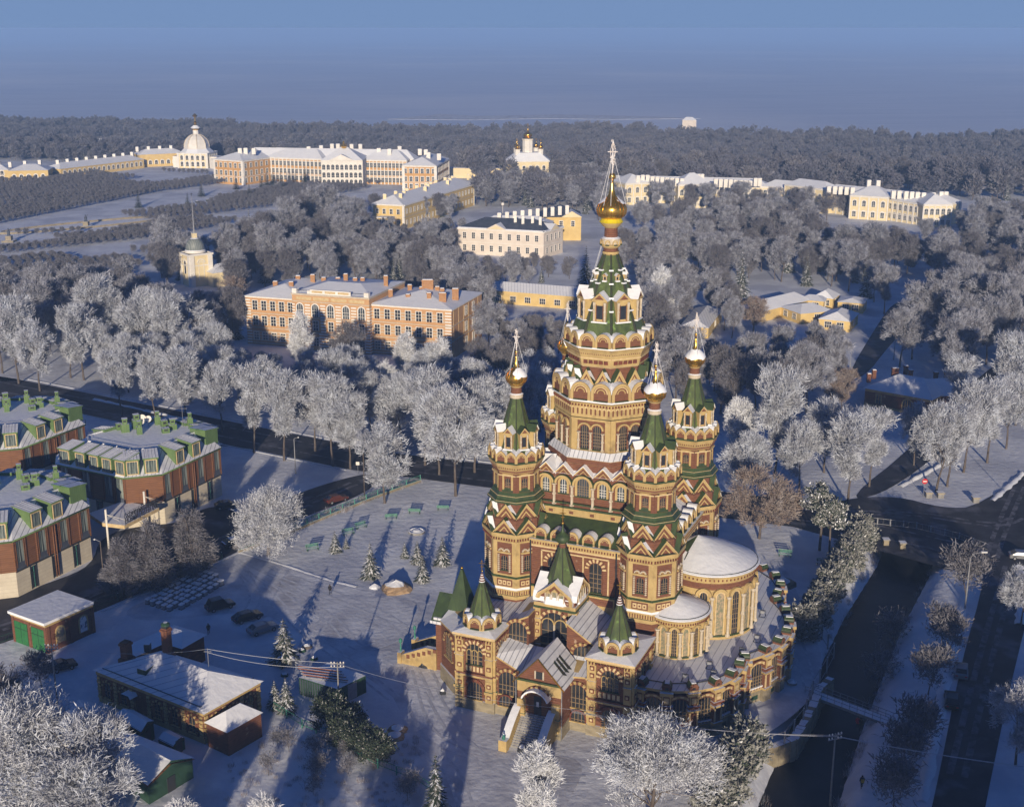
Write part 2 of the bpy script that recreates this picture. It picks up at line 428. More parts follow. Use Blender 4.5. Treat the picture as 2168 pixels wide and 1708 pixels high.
def dormer_mb(w, h, g, d, gl='glass', rr='snow', kk=False):
    """little gabled window house on a tent roof; origin bottom centre of its front"""
    m = MB(); hw = w / 2
    m.box(-hw, 0, 0, hw, d, h, 'cream')
    m.box(-hw * .48, -.03, h * .12, hw * .48, 0, h * .8, gl); m.box(-hw * .62, -.02, .05, -hw * .48, .02, h * .85, 'brick'); m.box(hw * .48, -.02, .05, hw * .62, .02, h * .85, 'brick')
    for sx in (-1, 1):
        m.T = Matrix.Translation((sx * hw * .86, -.12, 0)); m.stack(6, [(w * .085, 0, 'whitetrim'), (w * .07, h * .4, 'whitetrim'), (w * .11, h * .5, 'whitetrim'), (w * .07, h * .6, 'whitetrim'), (w * .12, h * .97, 'whitetrim')])
    m.T = I4
    m.box(-hw * 1.25, -.28, h, hw * 1.25, d, h + g * .18, 'cream')
    m.box(-hw * 1.25, -.3, -.16, hw * 1.25, .3, 0, 'snow')
    m.extr([(-hw * 1.25, h + g * .18), (hw * 1.25, h + g * .18), (0, h + g)], -.22, d, 'cream', None)
    m.poly([(-hw * .75, -.24, h + g * .26), (hw * .75, -.24, h + g * .26), (0, -.24, h + g * .78)], 'brick')
    for sx in (-1, 1):
        n = m.add([(sx * hw * 1.4, -.34, h + g * .12), (0, -.34, h + g * 1.08), (0, d, h + g * 1.08), (sx * hw * 1.4, d, h + g * .12)])
        m.face((n, n + 1, n + 2, n + 3), rr if sx > 0 or not kk else 'green')
    return m

# ---- shared meshes of the corner towers
def W(mb, name): return mb.mesh(name)
tw_win = W(win_mb(.85, 1.5, True, 3, 4, sur='brick', sw=.22, proud=.05, sill='green'), 'tower_window')
def framed(w, h, t, mm):
    m = win_mb(.75, 1.35, True, 3, 4, sur=None, sill=None)
    for sx in (-1, 1):
        a, b = sorted((sx * w / 2, sx * (w / 2 - t))); m.box(a, -.1, -.3, b, 0, h - .3, mm)
    m.box(-w / 2, -.1, h - .3 - t, w / 2, 0, h - .3, mm)
    m.box(-w / 2, -.22, -.55, w / 2, 0, -.3, 'green'); n = m.add([(-w / 2 + t, -.2, -.3), (w / 2 - t, -.2, -.3), (.4, -.03, .02), (-.4, -.03, .02)]); m.face((n, n + 1, n + 2, n + 3), 'green')
    return m
tw_up = W(framed(1.55, 2.3, .26, 'cream'), 'upper_window')
def low_win():
    m = win_mb(.95, 2.1, True, 3, 5, sur='brick', sw=.12, proud=.05, sill='green')
    for sx in (-1, 1):   # turned white columns and the double keel arch on top
        m.T = Matrix.Translation((sx * .82, -.16, -.3))
        m.stack(6, [(.16, .1 * i, 'whitetrim') if i % 3 else (.09, .1 * i, 'brick') for i in range(27)])
        m.T = I4
        m.arch(sx * .42, 2.75, .27, .43, -.2, 0, 'whitetrim', 6)
        m.arch(sx * .42, 2.75, .12, .2, -.1, 0, 'cream', 6)
    m.box(-1.0, -.2, 2.42, 1.0, 0, 2.68, 'cream'); m.box(-.95, -.14, 2.24, .95, 0, 2.42, 'brickdark')
    return m
tw_low = W(low_win(), 'lower_window')
tw_g2 = W(gable_mb(3.5, 2.0, .9, 'snow', base='greendark', back=.2, top2='green'), 'gable')
tw_g1 = W(gable_mb(3.2, 2.0, .8, 'snow', back=.2, top2='green'), 'gable')
tw_k = W(kok_mb(1.5, 1.45, 1.2, 'snow', pointed=True), 'kokoshnik')
tw_d = W(dormer_mb(1.1, 2.0, .95, 1.5, kk=True), 'dormer')

def corner_tower(x, y, seed, cap):
    q = random.Random(seed)
    m = MB(); R_ = 1 / math.cos(O8)
    m.stack(8, [(4.62, 7.0, 'brick'), (4.62, 9.5, 'creamlight'), (4.75, 9.6, 'cream'), (4.6, 10.0, 'greendark'), (4.62, 10.1, 'cream'), (4.62, 10.9, 'snow'),
                (4.42, 11.15, 'cream'), (4.42, 12.5, 'green'), (4.6, 12.6, 'green'), (4.6, 12.72, 'green'), (4.4, 12.85, 'cream'), (4.4, 17.9, 'cream'), (4.55, 18.1, 'cream'),
                (4.55, 18.5, 'greendark'), (4.75, 18.6, 'cream'), (4.75, 19.1, 'green'), (4.4, 19.2, 'brick'), (4.05, 19.3, 'brick'), (4.0, 20.9, 'brick'),
                (3.4, 21.2, 'brick'), (3.3, 23.2, 'green'), (4.0, 23.2, 'green'), (4.0, 23.45, 'creamlight'), (3.95, 23.5, 'green'), (3.65, 23.8, 'green'),
                (3.6, 24.1, 'creamlight'), (3.5, 24.15, 'green'), (3.2, 24.6, 'brick'), (3.15, 27.3, 'cream'), (3.35, 27.5, 'brick'), (3.3, 27.7, 'cream'), (3.6, 28.2, 'cream'),
                (3.85, 28.8, 'green'), (3.9, 28.95, 'green'), (3.3, 29.1, 'green'), (3.2, 30.0, 'greenlight'), (2.5, 30.5, 'greenlight')], ph=O8, botcap=True)
    for T in oct_frames(4.4 * math.cos(O8), 0):
        m.T = T
        m.box(-1.08, -.03, 13.1, 1.08, 0, 17.7, 'brick'); m.box(-1.15, -.03, 11.3, 1.15, 0, 12.35, 'brick')
        for k in range(3): m.box(-.95 + k * .68, -.09, 11.5, -.41 + k * .68, 0, 12.15, 'creamlight'); m.box(-.8 + k * .68, -.11, 11.7, -.56 + k * .68, 0, 11.95, 'brick')
        for k in range(9): m.box(-1.6 + k * .38, -.3, 18.12, -1.42 + k * .38, -.1, 18.42, 'brickdark')
        for k in range(10): m.box(-1.7 + k * .36, -.24, 10.15, -1.54 + k * .36, -.14, 10.7, 'brick')
    for T in oct_frames(3.15 * math.cos(O8), 0):
        m.T = T
        m.box(-1.2, -.06, 24.6, -.98, 0, 27.2, 'brick'); m.box(.98, -.06, 24.6, 1.2, 0, 27.2, 'brick')
        m.box(-1.2, -.2, 26.95, 1.2, 0, 27.1, 'creamlight')
        for k in range(8): m.box(-1.2 + k * .32, -.42, 28.0, -1.06 + k * .32, -.2, 28.35, 'brick')
    m.T = I4
    body = m.build('corner_tower', CHU, Matrix.Translation((x, y, 0)))
    ap = 4.4 * math.cos(O8)
    for i, T in enumerate(oct_frames(ap, 13.75)):
        nx_, ny_ = math.cos(PI / 4 * i), math.sin(PI / 4 * i)
        inward = abs(x + nx_ * 4) < 9.9 and abs(y + ny_ * 4) < 9.9 or (abs(x + nx_ * 4.2) < 12 and abs(y + ny_ * 4.2) < 12)
        if not inward: put(tw_low, 'lower_window', body, T @ Matrix.Translation((0, -.03, 0)))
    for T in oct_frames(4.35 * math.cos(O8) + .1, 19.15): put(tw_g2, 'gable', body, T)
    for T in oct_frames(3.75 * math.cos(O8), 21.15): put(tw_g1, 'gable', body, T)
    for i, T in enumerate(oct_frames(3.15 * math.cos(O8), 25.25)): put(tw_up, 'upper_window', body, T)
    for T in oct_frames(3.72 * math.cos(O8), 29.0):
        for s in (-.74, .74): put(tw_k, 'kokoshnik', body, T @ Matrix.Translation((s, 0, 0)))
    for T in oct_frames(2.75, 30.75): put(tw_d, 'dormer', body, T)
    t = MB(); t.stack(8, [(2.72, 29.9, 'greenlight'), (.74, 37.2, 'greenlight')], ph=O8, cap=False)
    for i in range(8):
        a = O8 + PI / 4 * i
        t.tube((2.74 * math.cos(a), 2.74 * math.sin(a), 29.9), (.76 * math.cos(a), .76 * math.sin(a), 37.2), .11, .07, 'greendark', 4)
    t.build('tent_roof', body)
    d = MB(); d.stack(16, [(.75, 37.15, 'whitetrim'), (.92, 37.3, 'whitetrim'), (.92, 37.7, 'cream'), (.98, 37.75, 'snow'), (.74, 37.9, 'brick'), (.7, 38.7, 'cream'), (.95, 39.0, 'gold'), (.9, 39.1, 'gold')])
    onion(d, 39.05, 1.45, 4.3)
    ribs(d, 16, 39.05, 1.45, 4.3, .035)
    d.ball((0, 0, 43.55), .24, 'gold')
    dome = d.build('dome', body)
    s_ = MB(); snowcap(s_, 39.05, 1.45, 4.3, cap[0], cap[1], seed); s_.build('snow_cap', body)
    cross_mb(43.75, 2.8, 1.0, seed=seed).build('cross', body, Matrix.Rotation(rad(23 - 10), 4, 'Z'))
    w_ = MB()
    for a in (rad(20), rad(160), rad(250), rad(300)):
        w_.tube((0, 0, 45.7), (1.35 * math.cos(a), 1.35 * math.sin(a), 40.6), .024, .024, 'wire', 3)
    w_.build('stay_wire', body)
    return body
corner_tower(-9.7, -9.7, 3, (rad(-90), rad(160)))
corner_tower(9.7, -9.7, 4, (rad(-200), rad(158)))
corner_tower(9.7, 9.7, 5, (rad(-200), rad(140)))
corner_tower(-9.7, 9.7, 6, (rad(-100), rad(200)))

# ---- central tower
m = MB()
m.stack(8, [(8.0, 25.5, 'brick'), (8.0, 28.1, 'creamlight'), (8.2, 28.2, 'brick'), (8.15, 28.9, 'creamlight'), (8.25, 29.0, 'thinsnow'), (7.35, 29.9, 'cream'), (7.15, 30.0, 'cream'),
            (7.15, 34.5, 'green'), (7.4, 34.65, 'cream'), (7.4, 36.6, 'cream'), (7.8, 36.9, 'snow'), (7.9, 37.15, 'snow'), (6.6, 37.3, 'brick'), (6.1, 38.6, 'brick'),
            (5.5, 38.8, 'brick'), (5.1, 40.2, 'brick'), (5.25, 41.2, 'creamlight'), (5.45, 41.4, 'cream'), (5.75, 42.9, 'cream'), (5.95, 43.4, 'cream'), (6.25, 43.9, 'snow'), (6.3, 44.1, 'snow'), (5.5, 44.25, 'green')], ph=O8, cap=True)
for T in oct_frames(7.15 * math.cos(O8), 0):
    m.T = T
    m.box(-1.95, -.05, 30.0, 1.95, 0, 34.2, 'brick')
    for s in (-1, 1): a, b = sorted((s * 2.0, s * 2.72)); m.box(a, -.1, 30.0, b, 0, 34.5, 'cream')
    m.box(-2.75, -.16, 34.2, 2.75, 0, 34.5, 'cream')
    for k in range(9): m.arch(-2.52 + k * .63, 35.9, .13, .27, -.34, -.2, 'creamlight', 5); m.box(-2.63 + k * .63, -.28, 35.1, -2.41 + k * .63, -.2, 35.9, 'brick')
    for k in range(13): m.box(-2.7 + k * .44, -.42, 36.25, -2.52 + k * .44, -.2, 36.5, 'brickdark')
for T in oct_frames(5.5 * math.cos(O8), 0):
    m.T = T
    for k in range(5): m.box(-1.75 + k * .72, -.2, 41.75, -1.2 + k * .72, 0, 42.25, 'brickdark')
    for k in range(14): m.box(-2.1 + k * .31, -.34, 43.05, -1.98 + k * .31, -.1, 43.25, 'brick')
    m.box(-2.15, -.25, 42.45, 2.15, 0, 42.6, 'creamlight')
m.T = I4
CT = m.build('central_tower', CHU)
w1 = W(win_mb(1.15, 3.3, True, 4, 6, sur='brick', sw=.3, proud=.12, sill='green'), 'tall_window')
c1 = W(col_mb(2.5, .15), 'column')
for T in oct_frames(7.15 * math.cos(O8) + .05, 30.25):
    for s in (-.9, .9): put(w1, 'tall_window', CT, T @ Matrix.Translation((s, 0, 0)))
    for s in (-1.72, 0, 1.72): put(c1, 'column', CT, T @ Matrix.Translation((s, -.25, -.1)))
    bm = MB(); [bm.arch(s, 2.75, .74, .95, -.3, 0, 'cream', 8) for s in (-.9, .9)]; bm.build('twin_arch', CT, T)
k2 = W(kok_mb(2.85, 2.5, 1.5, 'snow'), 'kokoshnik'); k1 = W(kok_mb(2.2, 1.95, 1.3, 'snow'), 'kokoshnik'); zg = W(gable_mb(2.3, 2.1, .9, 'snow', top2='green', back=.1), 'gable')
for T in oct_frames(7.0, 37.15):
    for s in (-1.45, 1.45): put(k2, 'kokoshnik', CT, T @ Matrix.Translation((s, 0, 0)))
for T in oct_frames(5.55, 39.0):
    for s in (-1.15, 1.15): put(zg, 'gable', CT, T @ Matrix.Translation((s, 0, 0)))
for T in oct_frames(5.62, 44.1):
    for s in (-1.12, 1.12): put(k1, 'kokoshnik', CT, T @ Matrix.Translation((s, 0, 0)))
t = MB(); t.stack(8, [(5.2, 44.1, 'greenlight'), (4.95, 45.6, 'greenlight'), (4.3, 47.2, 'greenlight'), (1.0, 55.9, 'greenlight')], ph=O8, cap=False)
for i in range(8):
    a = O8 + PI / 4 * i; ca, sa = math.cos(a), math.sin(a)
    t.tube((5.2 * ca, 5.2 * sa, 44.9), (4.32 * ca, 4.32 * sa, 47.2), .2, .2, 'greendark', 4)
    t.tube((4.32 * ca, 4.32 * sa, 47.2), (1.0 * ca, 1.0 * sa, 55.9), .2, .14, 'greendark', 4)
    for zz in (48.7, 50.4, 52.2, 53.9):
        r = 4.3 - (zz - 47.2) * .379; t.T = Matrix.Translation((r * ca, r * sa, zz)) @ Matrix.Rotation(a, 4, 'Z')
        t.box(-.25, -.3, -.08, .3, .3, .1, 'snow'); t.T = I4
t.build('tent_roof', CT)
dm = W(dormer_mb(1.75, 2.7, 1.2, 2.2), 'dormer')
for T in oct_frames(4.1, 47.35): put(dm, 'dormer', CT, T)
lu = W(dormer_mb(.5, .6, .35, .7), 'lucarne')
for T in oct_frames(2.15, 52.6): put(lu, 'lucarne', CT, T)
d = MB()
d.stack(16, [(1.0, 55.8, 'cream'), (1.15, 56.0, 'cream'), (1.12, 56.25, 'brick'), (.98, 56.3, 'brick'), (.98, 56.7, 'cream'), (1.25, 56.9, 'cream'), (1.35, 57.3, 'whitetrim'), (1.3, 58.0, 'snow'),
             (.92, 58.2, 'brick'), (.86, 59.4, 'cream'), (1.1, 59.6, 'cream'), (1.45, 60.0, 'cream'), (1.5, 60.1, 'yellow'), (1.62, 60.2, 'yellow'), (1.36, 60.65, 'yellow')])
kk = kok_mb(.8, .75, .2, 'whitetrim')
for i in range(8): d.T = I4
onion(d, 60.55, 2.02, 5.4)
ribs(d, 20, 60.55, 2.02, 5.4, .04)
d.ball((0, 0, 66.2), .48, 'gold', 14, 8)
d.build('dome', CT)
kq = W(kok_mb(.75, .7, .25, 'whitetrim', inner='creamlight'), 'neck_kokoshnik')
for T in oct_frames(1.25, 57.15): put(kq, 'neck_kokoshnik', CT, T)
s_ = MB(); snowcap(s_, 60.55, 2.02, 5.4, rad(-35), rad(250), 9, .33); s_.build('snow_cap', CT)
cross_mb(66.5, 4.4, 1.3, seed=2, t=.12).build('cross', CT, Matrix.Rotation(rad(13), 4, 'Z'))
w_ = MB()
for a in (rad(20), rad(165), rad(255), rad(285)): w_.tube((0, 0, 69.3), (1.9 * math.cos(a), 1.9 * math.sin(a), 62.5), .03, .03, 'wire', 3)
for a, rr in ((rad(190), 6.6), (rad(172), 6.8)): w_.tube((.95 * math.cos(a), .95 * math.sin(a), 58.2), (rr * math.cos(a), rr * math.sin(a), 37.6), .025, .025, 'wire', 3)
w_.build('stay_wire', CT)

# ---- cross-shaped body: nave walls, clerestory, roofs
m = MB()
m.box(-12.3, -6.5, 0, 12.3, 6.5, 18.4, 'brick'); m.box(-6.5, -12.3, 0, 6.5, 12.3, 18.4, 'brick'); m.box(-9.6, -9.6, 0, 9.6, 9.6, 18.3, 'brick')
m.box(-7.5, -8.2, 18.3, 6.9, 8.2, 21.9, 'cream'); m.box(-8.2, -7, 18.3, 8.2, 7, 21.85, 'cream')
m.box(-7.5, -8.6, 21.9, 6.9, 8.6, 22.15, 'green'); m.box(-8.6, -7, 21.93, 8.6, 7, 22.12, 'green')
m.box(-7.5, -8.3, 22.15, 6.9, 8.3, 22.5, 'brick'); m.box(-7.5, -8.5, 22.5, 6.9, 8.5, 22.7, 'green')
m.box(-7.5, -8.0, 22.7, 6.9, 8.0, 26.7, 'brick'); m.box(-8.0, -7.0, 22.1, 8.0, 7.0, 26.65, 'brick')
# roof between the clerestory gables and the drum
m.poly([(-7.8, -8.1, 26.72), (7.3, -8.1, 26.72), (5, -5, 28.4), (-5, -5, 28.4)], 'snowroof'); m.poly([(7.3, -8.1, 26.72), (7.3, 8.1, 26.72), (5, 5, 28.4), (5, -5, 28.4)], 'snow')
m.poly([(-7.8, 8.1, 26.72), (-7.8, -8.1, 26.72), (-5, -5, 28.4), (-5, 5, 28.4)], 'snow'); m.poly([(7.3, 8.1, 26.72), (-7.8, 8.1, 26.72), (-5, 5, 28.4), (5, 5, 28.4)], 'snow')
# lean-to roofs
m.poly([(-6.6, -12.5, 18.75), (6.4, -12.5, 18.75), (6.9, -8.2, 20.75), (-7.2, -8.2, 20.75)], 'green')
m.poly([(12.5, -6.6, 18.4), (12.5, 6.6, 18.4), (8.0, 6.8, 20.9), (8.0, -6.8, 20.9)], 'snowroofy')
m.poly([(-12.5, 6.6, 18.6), (-12.5, -6.6, 18.6), (-8.0, -6.8, 20.9), (-8.0, 6.8, 20.9)], 'snow')
m.poly([(6.6, 12.5, 18.6), (-6.6, 12.5, 18.6), (-6.8, 8.0, 20.9), (6.8, 8.0, 20.9)], 'snow')
for n_, o_ in ((-PI / 2, 12.3), (0, 12.3), (PI / 2, 12.3), (PI, 12.3)):
    m.T = FR(o_ * math.cos(n_), o_ * math.sin(n_), 0, n_)
    m.box(-6.4, -.12, 17.3, 6.4, 0, 17.55, 'creamlight'); m.box(-6.4, -.2, 17.55, 6.4, 0, 18.2, 'cream'); m.box(-6.5, -.45, 18.2, 6.5, 0, 18.5, 'cream', 'snow')
    for k in range(32): m.box(-6.2 + k * .4, -.3, 17.75, -6.04 + k * .4, -.2, 18.05, 'brickdark')
    m.box(-6.4, -.25, 9.0, 6.4, 0, 11.6, 'cream', 'snow'); m.box(-5.6, -.28, 10.2, 5.6, 0, 11.2, 'brick'); m.box(-6.4, -.4, 11.5, 6.4, 0, 11.72, 'green')
    m.box(-4.9, -.1, 11.8, -4.7, 0, 17, 'creamlight'); m.box(-1.3, -.1, 11.8, -1.1, 0, 17, 'creamlight'); m.box(1.1, -.1, 11.8, 1.3, 0, 17, 'creamlight'); m.box(4.7, -.1, 11.8, 4.9, 0, 17, 'creamlight')
    m.box(-4.9, -.1, 16.8, 4.9, 0, 16.98, 'creamlight')
for n_ in (-PI / 2, 0):
    m.T = FR(8.3 * math.cos(n_), 8.3 * math.sin(n_), 0, n_)
    for k in range(4): m.box(-5.6 + k * 3, .02, 20.95, -4.6 + k * 3, .09, 21.55, 'cream'); m.box(-5.4 + k * 3, -.02, 21.05, -4.8 + k * 3, .1, 21.45, 'brick')
m.T = I4
BODY = m.build('nave', CHU)
cw = W(win_mb(1.0, 2.0, True, 3, 4, glass='glassbright', bar='whitewood', sur='cream', sw=.3, sill='green', bt=.06), 'arched_window')
cwc = W(win_mb(1.7, 2.6, True, 5, 5, glass='glassbright', bar='mullion', sur='cream', sw=.32, sill='green', bt=.07), 'arched_window')
cc = W(col_mb(3.0, .2), 'column'); gz = W(gable_mb(2.9, 1.45, 2.6, 'snow', tw=.2, back=.25), 'gable')
for n_ in (-PI / 2, 0, PI / 2, PI):
    c_ = -.5 if n_ == -PI / 2 else 0
    T = FR(8 * math.cos(n_), 8 * math.sin(n_), 0, n_) @ Matrix.Translation((c_, 0, 0))
    for i, x in enumerate((-5.4, -2.85, 0, 2.85, 5.4)):
        put(cwc if i == 2 else cw, 'arched_window', BODY, T @ Matrix.Translation((x, -.02, 23.9 if i != 2 else 23.75)))
        put(gz, 'gable', BODY, T @ Matrix.Translation((x, -.05, 26.7)))
        a = MB(); r = 1.25 if i != 2 else 1.5; a.arch(0, 25.3, r - .28, r, -.4, 0, 'cream', 10); a.arch(0, 25.3, r, r + .1, -.5, 0, 'green', 10)
        a.build('arcade_arch', BODY, T @ Matrix.Translation((x, 0, 0)))
    for x in (-6.65, -4.1, -1.5, 1.5, 4.1, 6.65): put(cc, 'column', BODY, T @ Matrix.Translation((x, -.42, 22.3)))
nk = W(kok_mb(1.75, 1.6, 1.4, 'snow'), 'kokoshnik')
for n_ in (-PI / 2, 0, PI):
    T = FR(12.35 * math.cos(n_), 12.35 * math.sin(n_), 18.55, n_)
    for x in (-4.6, -2.3, 0, 2.3, 4.6): put(nk, 'kokoshnik', BODY, T @ Matrix.Translation((x - (.4 if n_ == -PI / 2 else 0), .1, 0)))
nw = MB(); nw = win_mb(1.75, 4.2, True, 3, 5, sur='brick', sw=.12); nw.arch(0, 3.32, 1.0, 1.5, -.2, 0, 'creamlight', 15, m2='brick'); nw = W(nw, 'nave_window')
for n_ in (-PI / 2, 0, PI / 2, PI):
    T = FR(12.3 * math.cos(n_), 12.3 * math.sin(n_), 12.0, n_)
    for x in (-3.0, 3.0): put(nw, 'nave_window', BODY, T @ Matrix.Translation((x, 0, 0)))
dp = MB()
for x in (-6.3, 6.0): dp.tube((x, -12.75, 9), (x, -12.75, 18.3), .11, .11, 'darkmetal', 5)
dp.tube((-6.9, -8.5, 22.5), (-6.9, -8.5, 27), .1, .1, 'darkmetal', 5)
dp.build('drainpipe', BODY)

# ---- apses
def apse(cx_, cy_, R_, z0, z1, apex, a0, a1, nb, deep, name):
    m = MB(); seg = 32
    m.stack(40, [(R_ + .15, z0 - 3, 'cream'), (R_ + .15, z0 + .5, 'green'), (R_, z0 + .7, 'cream'), (R_, z1 - 2.2, 'brick'), (R_, z1 - 1.3, 'cream'), (R_ + .15, z1 - 1.2, 'cream'), (R_ + .3, z1 - .3, 'cream'), (R_ + .5, z1 - .15, 'snow'), (R_ + .55, z1, 'snow')], (cx_, cy_), cap=False)
    n = 72
    for i in range(n):
        T = FR(cx_ + (R_ + .22) * math.cos(2 * PI * i / n), cy_ + (R_ + .22) * math.sin(2 * PI * i / n), 0, 2 * PI * i / n); m.T = T
        if i % 1 == 0: m.box(-.08, -.12, z1 - .85, .08, 0, z1 - .6, 'brickdark')
    m.T = I4
    b = m.build(name, CHU)
    r = MB(); rr = R_ + .62; k = 48; q = random.Random(5)
    ring = r.add([(cx_ + rr * math.cos(2 * PI * i / k), cy_ + rr * math.sin(2 * PI * i / k), z1 + .02) for i in range(k)])
    mid = r.add([(cx_ + (apex[0] - cx_) * .5 + rr * .52 * math.cos(2 * PI * i / k), cy_ + (apex[1] - cy_) * .5 + rr * .52 * math.sin(2 * PI * i / k), z1 + (apex[2] - z1) * .55) for i in range(k)])
    ap_ = r.add([apex])
    for i in range(k):
        j = (i + 1) % k; a = 360 * i / k
        bare = deep and (208 < a < 245)
        r.face((ring + i, ring + j, mid + j, mid + i), 'snow'); r.face((mid + i, mid + j, ap_), 'green' if bare else 'snow')
    if deep:
        for a_, l_, wd in ((222, .9, .28), (236, .8, .3), (248, .55, .12), (214, .75, .25), (228, .62, .2)):
            t_ = rad(a_); p0 = Vector(apex) + Vector((0, 0, .04)); p1 = Vector((cx_ + rr * math.cos(t_), cy_ + rr * math.sin(t_), z1 + .1)); pm = Vector((cx_ + (apex[0] - cx_) * .5 + rr * .52 * math.cos(t_), cy_ + rr * .52 * math.sin(t_), z1 + (apex[2] - z1) * .55 + .05))
            sd = Vector((-math.sin(t_), math.cos(t_), 0)) * wd; pe = pm + (p1 - pm) * l_ * .8
            r.poly([pm - sd * .9, pe - sd * .5, pe + sd * .5, pm + sd * .9], 'greendark')
    pts = [(cx_ + (R_ + .3) * math.cos(rad(a)), cy_ + (R_ + .3) * math.sin(rad(a)), z1 + .16) for a in range(-110, 100, 10)]
    r.path(pts, .06, 'greendark', 4)
    r.build('apse_roof', b)
    st = (a1 - a0) / nb; hw = R_ * st / 2
    cm = W(col_mb((z1 - z0) * .62, .2, 'whitetrim', 8), 'column')
    am = MB(); am.arch(0, 0, hw * .62, hw * .98, -.4, 0, 'cream', 10); am.arch(0, 0, hw * .4, hw * .55, -.15, 0, 'creamlight', 8); am = W(am, 'arcade_arch')
    wh = (z1 - z0) * .66
    g = W(win_mb(hw * .9, wh, True, 3, 8, sur='cream', sw=.14, sill='green'), 'tall_window'); ic = W(win_mb(hw * .9, wh, True, 1, 1, glass='icon', sur='creamlight', sw=.16, sill='green'), 'icon_panel')
    for i in range(nb):
        a = a0 + st * (i + .5); T = FR(cx_ + R_ * math.cos(a), cy_ + R_ * math.sin(a), 0, a)
        put(g if i % 2 == (0 if deep else 1) else ic, 'tall_window' if i % 2 == (0 if deep else 1) else 'icon_panel', b, T @ Matrix.Translation((0, 0, z0 + .8)))
        put(am, 'arcade_arch', b, T @ Matrix.Translation((0, 0, z0 + .75 + wh - hw * .45)))
        a = a0 + st * i; T = FR(cx_ + R_ * math.cos(a), cy_ + R_ * math.sin(a), 0, a)
        put(cm, 'column', b, T @ Matrix.Translation((0, -.32, z0 + .6)))
    return b
apse(15.5, 0, 6.3, 4.8, 14.4, (13.7, 0, 17.4), rad(-92), rad(92), 9, True, 'apse')
apse(13.8, -9.7, 3.9, 4.6, 10.7, (13.3, -9.7, 12.5), rad(-112), rad(40), 7, False, 'side_apse')
apse(13.8, 9.7, 3.9, 4.6, 10.7, (13.3, 9.7, 12.5), rad(-40), rad(112), 7, False, 'side_apse')

# ---- round gallery along the east side
def arcp(c, R_, a0, a1, n): return [(c[0] + R_ * math.cos(rad(a0 + (a1 - a0) * i / n)), c[1] + R_ * math.sin(rad(a0 + (a1 - a0) * i / n))) for i in range(n + 1)]
outer = arcp((13.9, -12.6), 9.5, -97, 4, 5) + arcp((12.3, 0), 14.8, -41, 41, 6) + arcp((13.9, 12.6), 9.5, -4, 97, 5)
poly = outer + [(6, 20), (6, -20)]
m = MB(); m.prism(poly, CH0 - 1.5, -.4, 'stone'); m.prism(poly, -.4, 4.6, 'brick')
m.prism([(x * 1.004 + (0.25 if x > 12 else 0), y * 1.012) for x, y in poly], 4.6, 4.95, 'cream', 'snowroof')
GAL = m.build('gallery', CHU)
gw = win_mb(2.7, 3.3, True, 6, 4, sur='brick', sw=.25, sill='snow', bt=.09, bar='mullion'); gw.arch(0, 1.95, 1.6, 1.95, -.35, 0, 'cream', 12, m2='creamlight'); gw.arch(0, 1.95, 1.95, 2.1, -.45, 0, 'brick', 12); gw = W(gw, 'gallery_window')
def pier():
    m = MB(); m.box(-.75, -.5, -2.4, .75, .3, -.3, 'stone'); m.box(-.65, -.45, -.3, .65, .3, 4.6, 'brick')
    for s in (-.6, .4): m.box(s, -.58, .1, s + .2, -.4, 2.1, 'creamlight'); m.box(s, -.55, 3.0, s + .2, -.4, 4.3, 'cream')
    m.box(-.85, -.75, 2.1, .85, .2, 2.35, 'cream', 'snow'); m.box(-.85, -.65, 2.7, .85, .2, 2.9, 'brickdark', 'snow'); m.box(-.85, -.7, 4.3, .85, .3, 4.75, 'cream', 'snow')
    m.box(-.3, -.55, 3.2, .3, -.4, 4.0, 'creamlight'); m.box(-.75, -.7, -.3, .75, .2, 0, 'cream', 'snow')
    return m
pm = W(pier(), 'pier')
def roofdorm():
    m = MB(); m.T = Matrix.Translation((0, -.3, 4.95)); r = .6
    pr = [(-r, 0), (r, 0), (r, .35)] + [(r * math.cos(PI * i / 6), .35 + r * math.sin(PI * i / 6)) for i in range(1, 6)] + [(-r, .35)]
    m.extr(pr, 0, 1.3, 'brick', 'green'); m.box(-.3, .1, .93, .3, 1.1, 1.02, 'snow')
    m.arch(0, .35, .2, .38, -.08, 0, 'brick', 6); m.box(-.2, -.03, .1, .2, 0, .4, 'darkmetal')
    m.box(-r - .05, -.05, .28, -r, 1.35, .5, 'greendark'); m.box(r, -.05, .28, r + .05, 1.35, .5, 'greendark')
    return m
rdm = W(roofdorm(), 'roof_dormer')
for i in range(len(outer)):
    if i < len(outer) - 1:
        a, b = outer[i], outer[i + 1]; n_ = math.atan2(b[1] - a[1], b[0] - a[0]) - PI / 2; L_ = math.dist(a, b)
        if L_ > 2.4: put(gw, 'gallery_window', GAL, FR((a[0] + b[0]) / 2, (a[1] + b[1]) / 2, .35, n_))
        e = MB(); e.box(-L_ / 2, -.12, -.35, L_ / 2, 0, -.15, 'cream', 'snow'); e.box(-L_ / 2, -.15, 4.0, L_ / 2, 0, 4.2, 'cream')
        for k in range(int(L_ / .5)): e.box(-L_ / 2 + .2 + k * .5, -.1, -.12, -L_ / 2 + .4 + k * .5, 0, .25, 'creamlight')
        e.box(-L_ * .15, -.06, -1.6, L_ * .15, 0, -1.0, 'shedgreen')
        e.build('wall_moulding', GAL, FR((a[0] + b[0]) / 2, (a[1] + b[1]) / 2, 0, n_))
    cc_ = (13.9, -12.6) if outer[i][1] < -9 else (12.3, 0) if abs(outer[i][1]) < 10.2 else (13.9, 12.6)
    n_ = math.atan2(outer[i][1] - cc_[1], outer[i][0] - cc_[0])
    T = FR(outer[i][0], outer[i][1], 0, n_)
    put(pm, 'pier', GAL, T); put(rdm, 'roof_dormer', GAL, T)
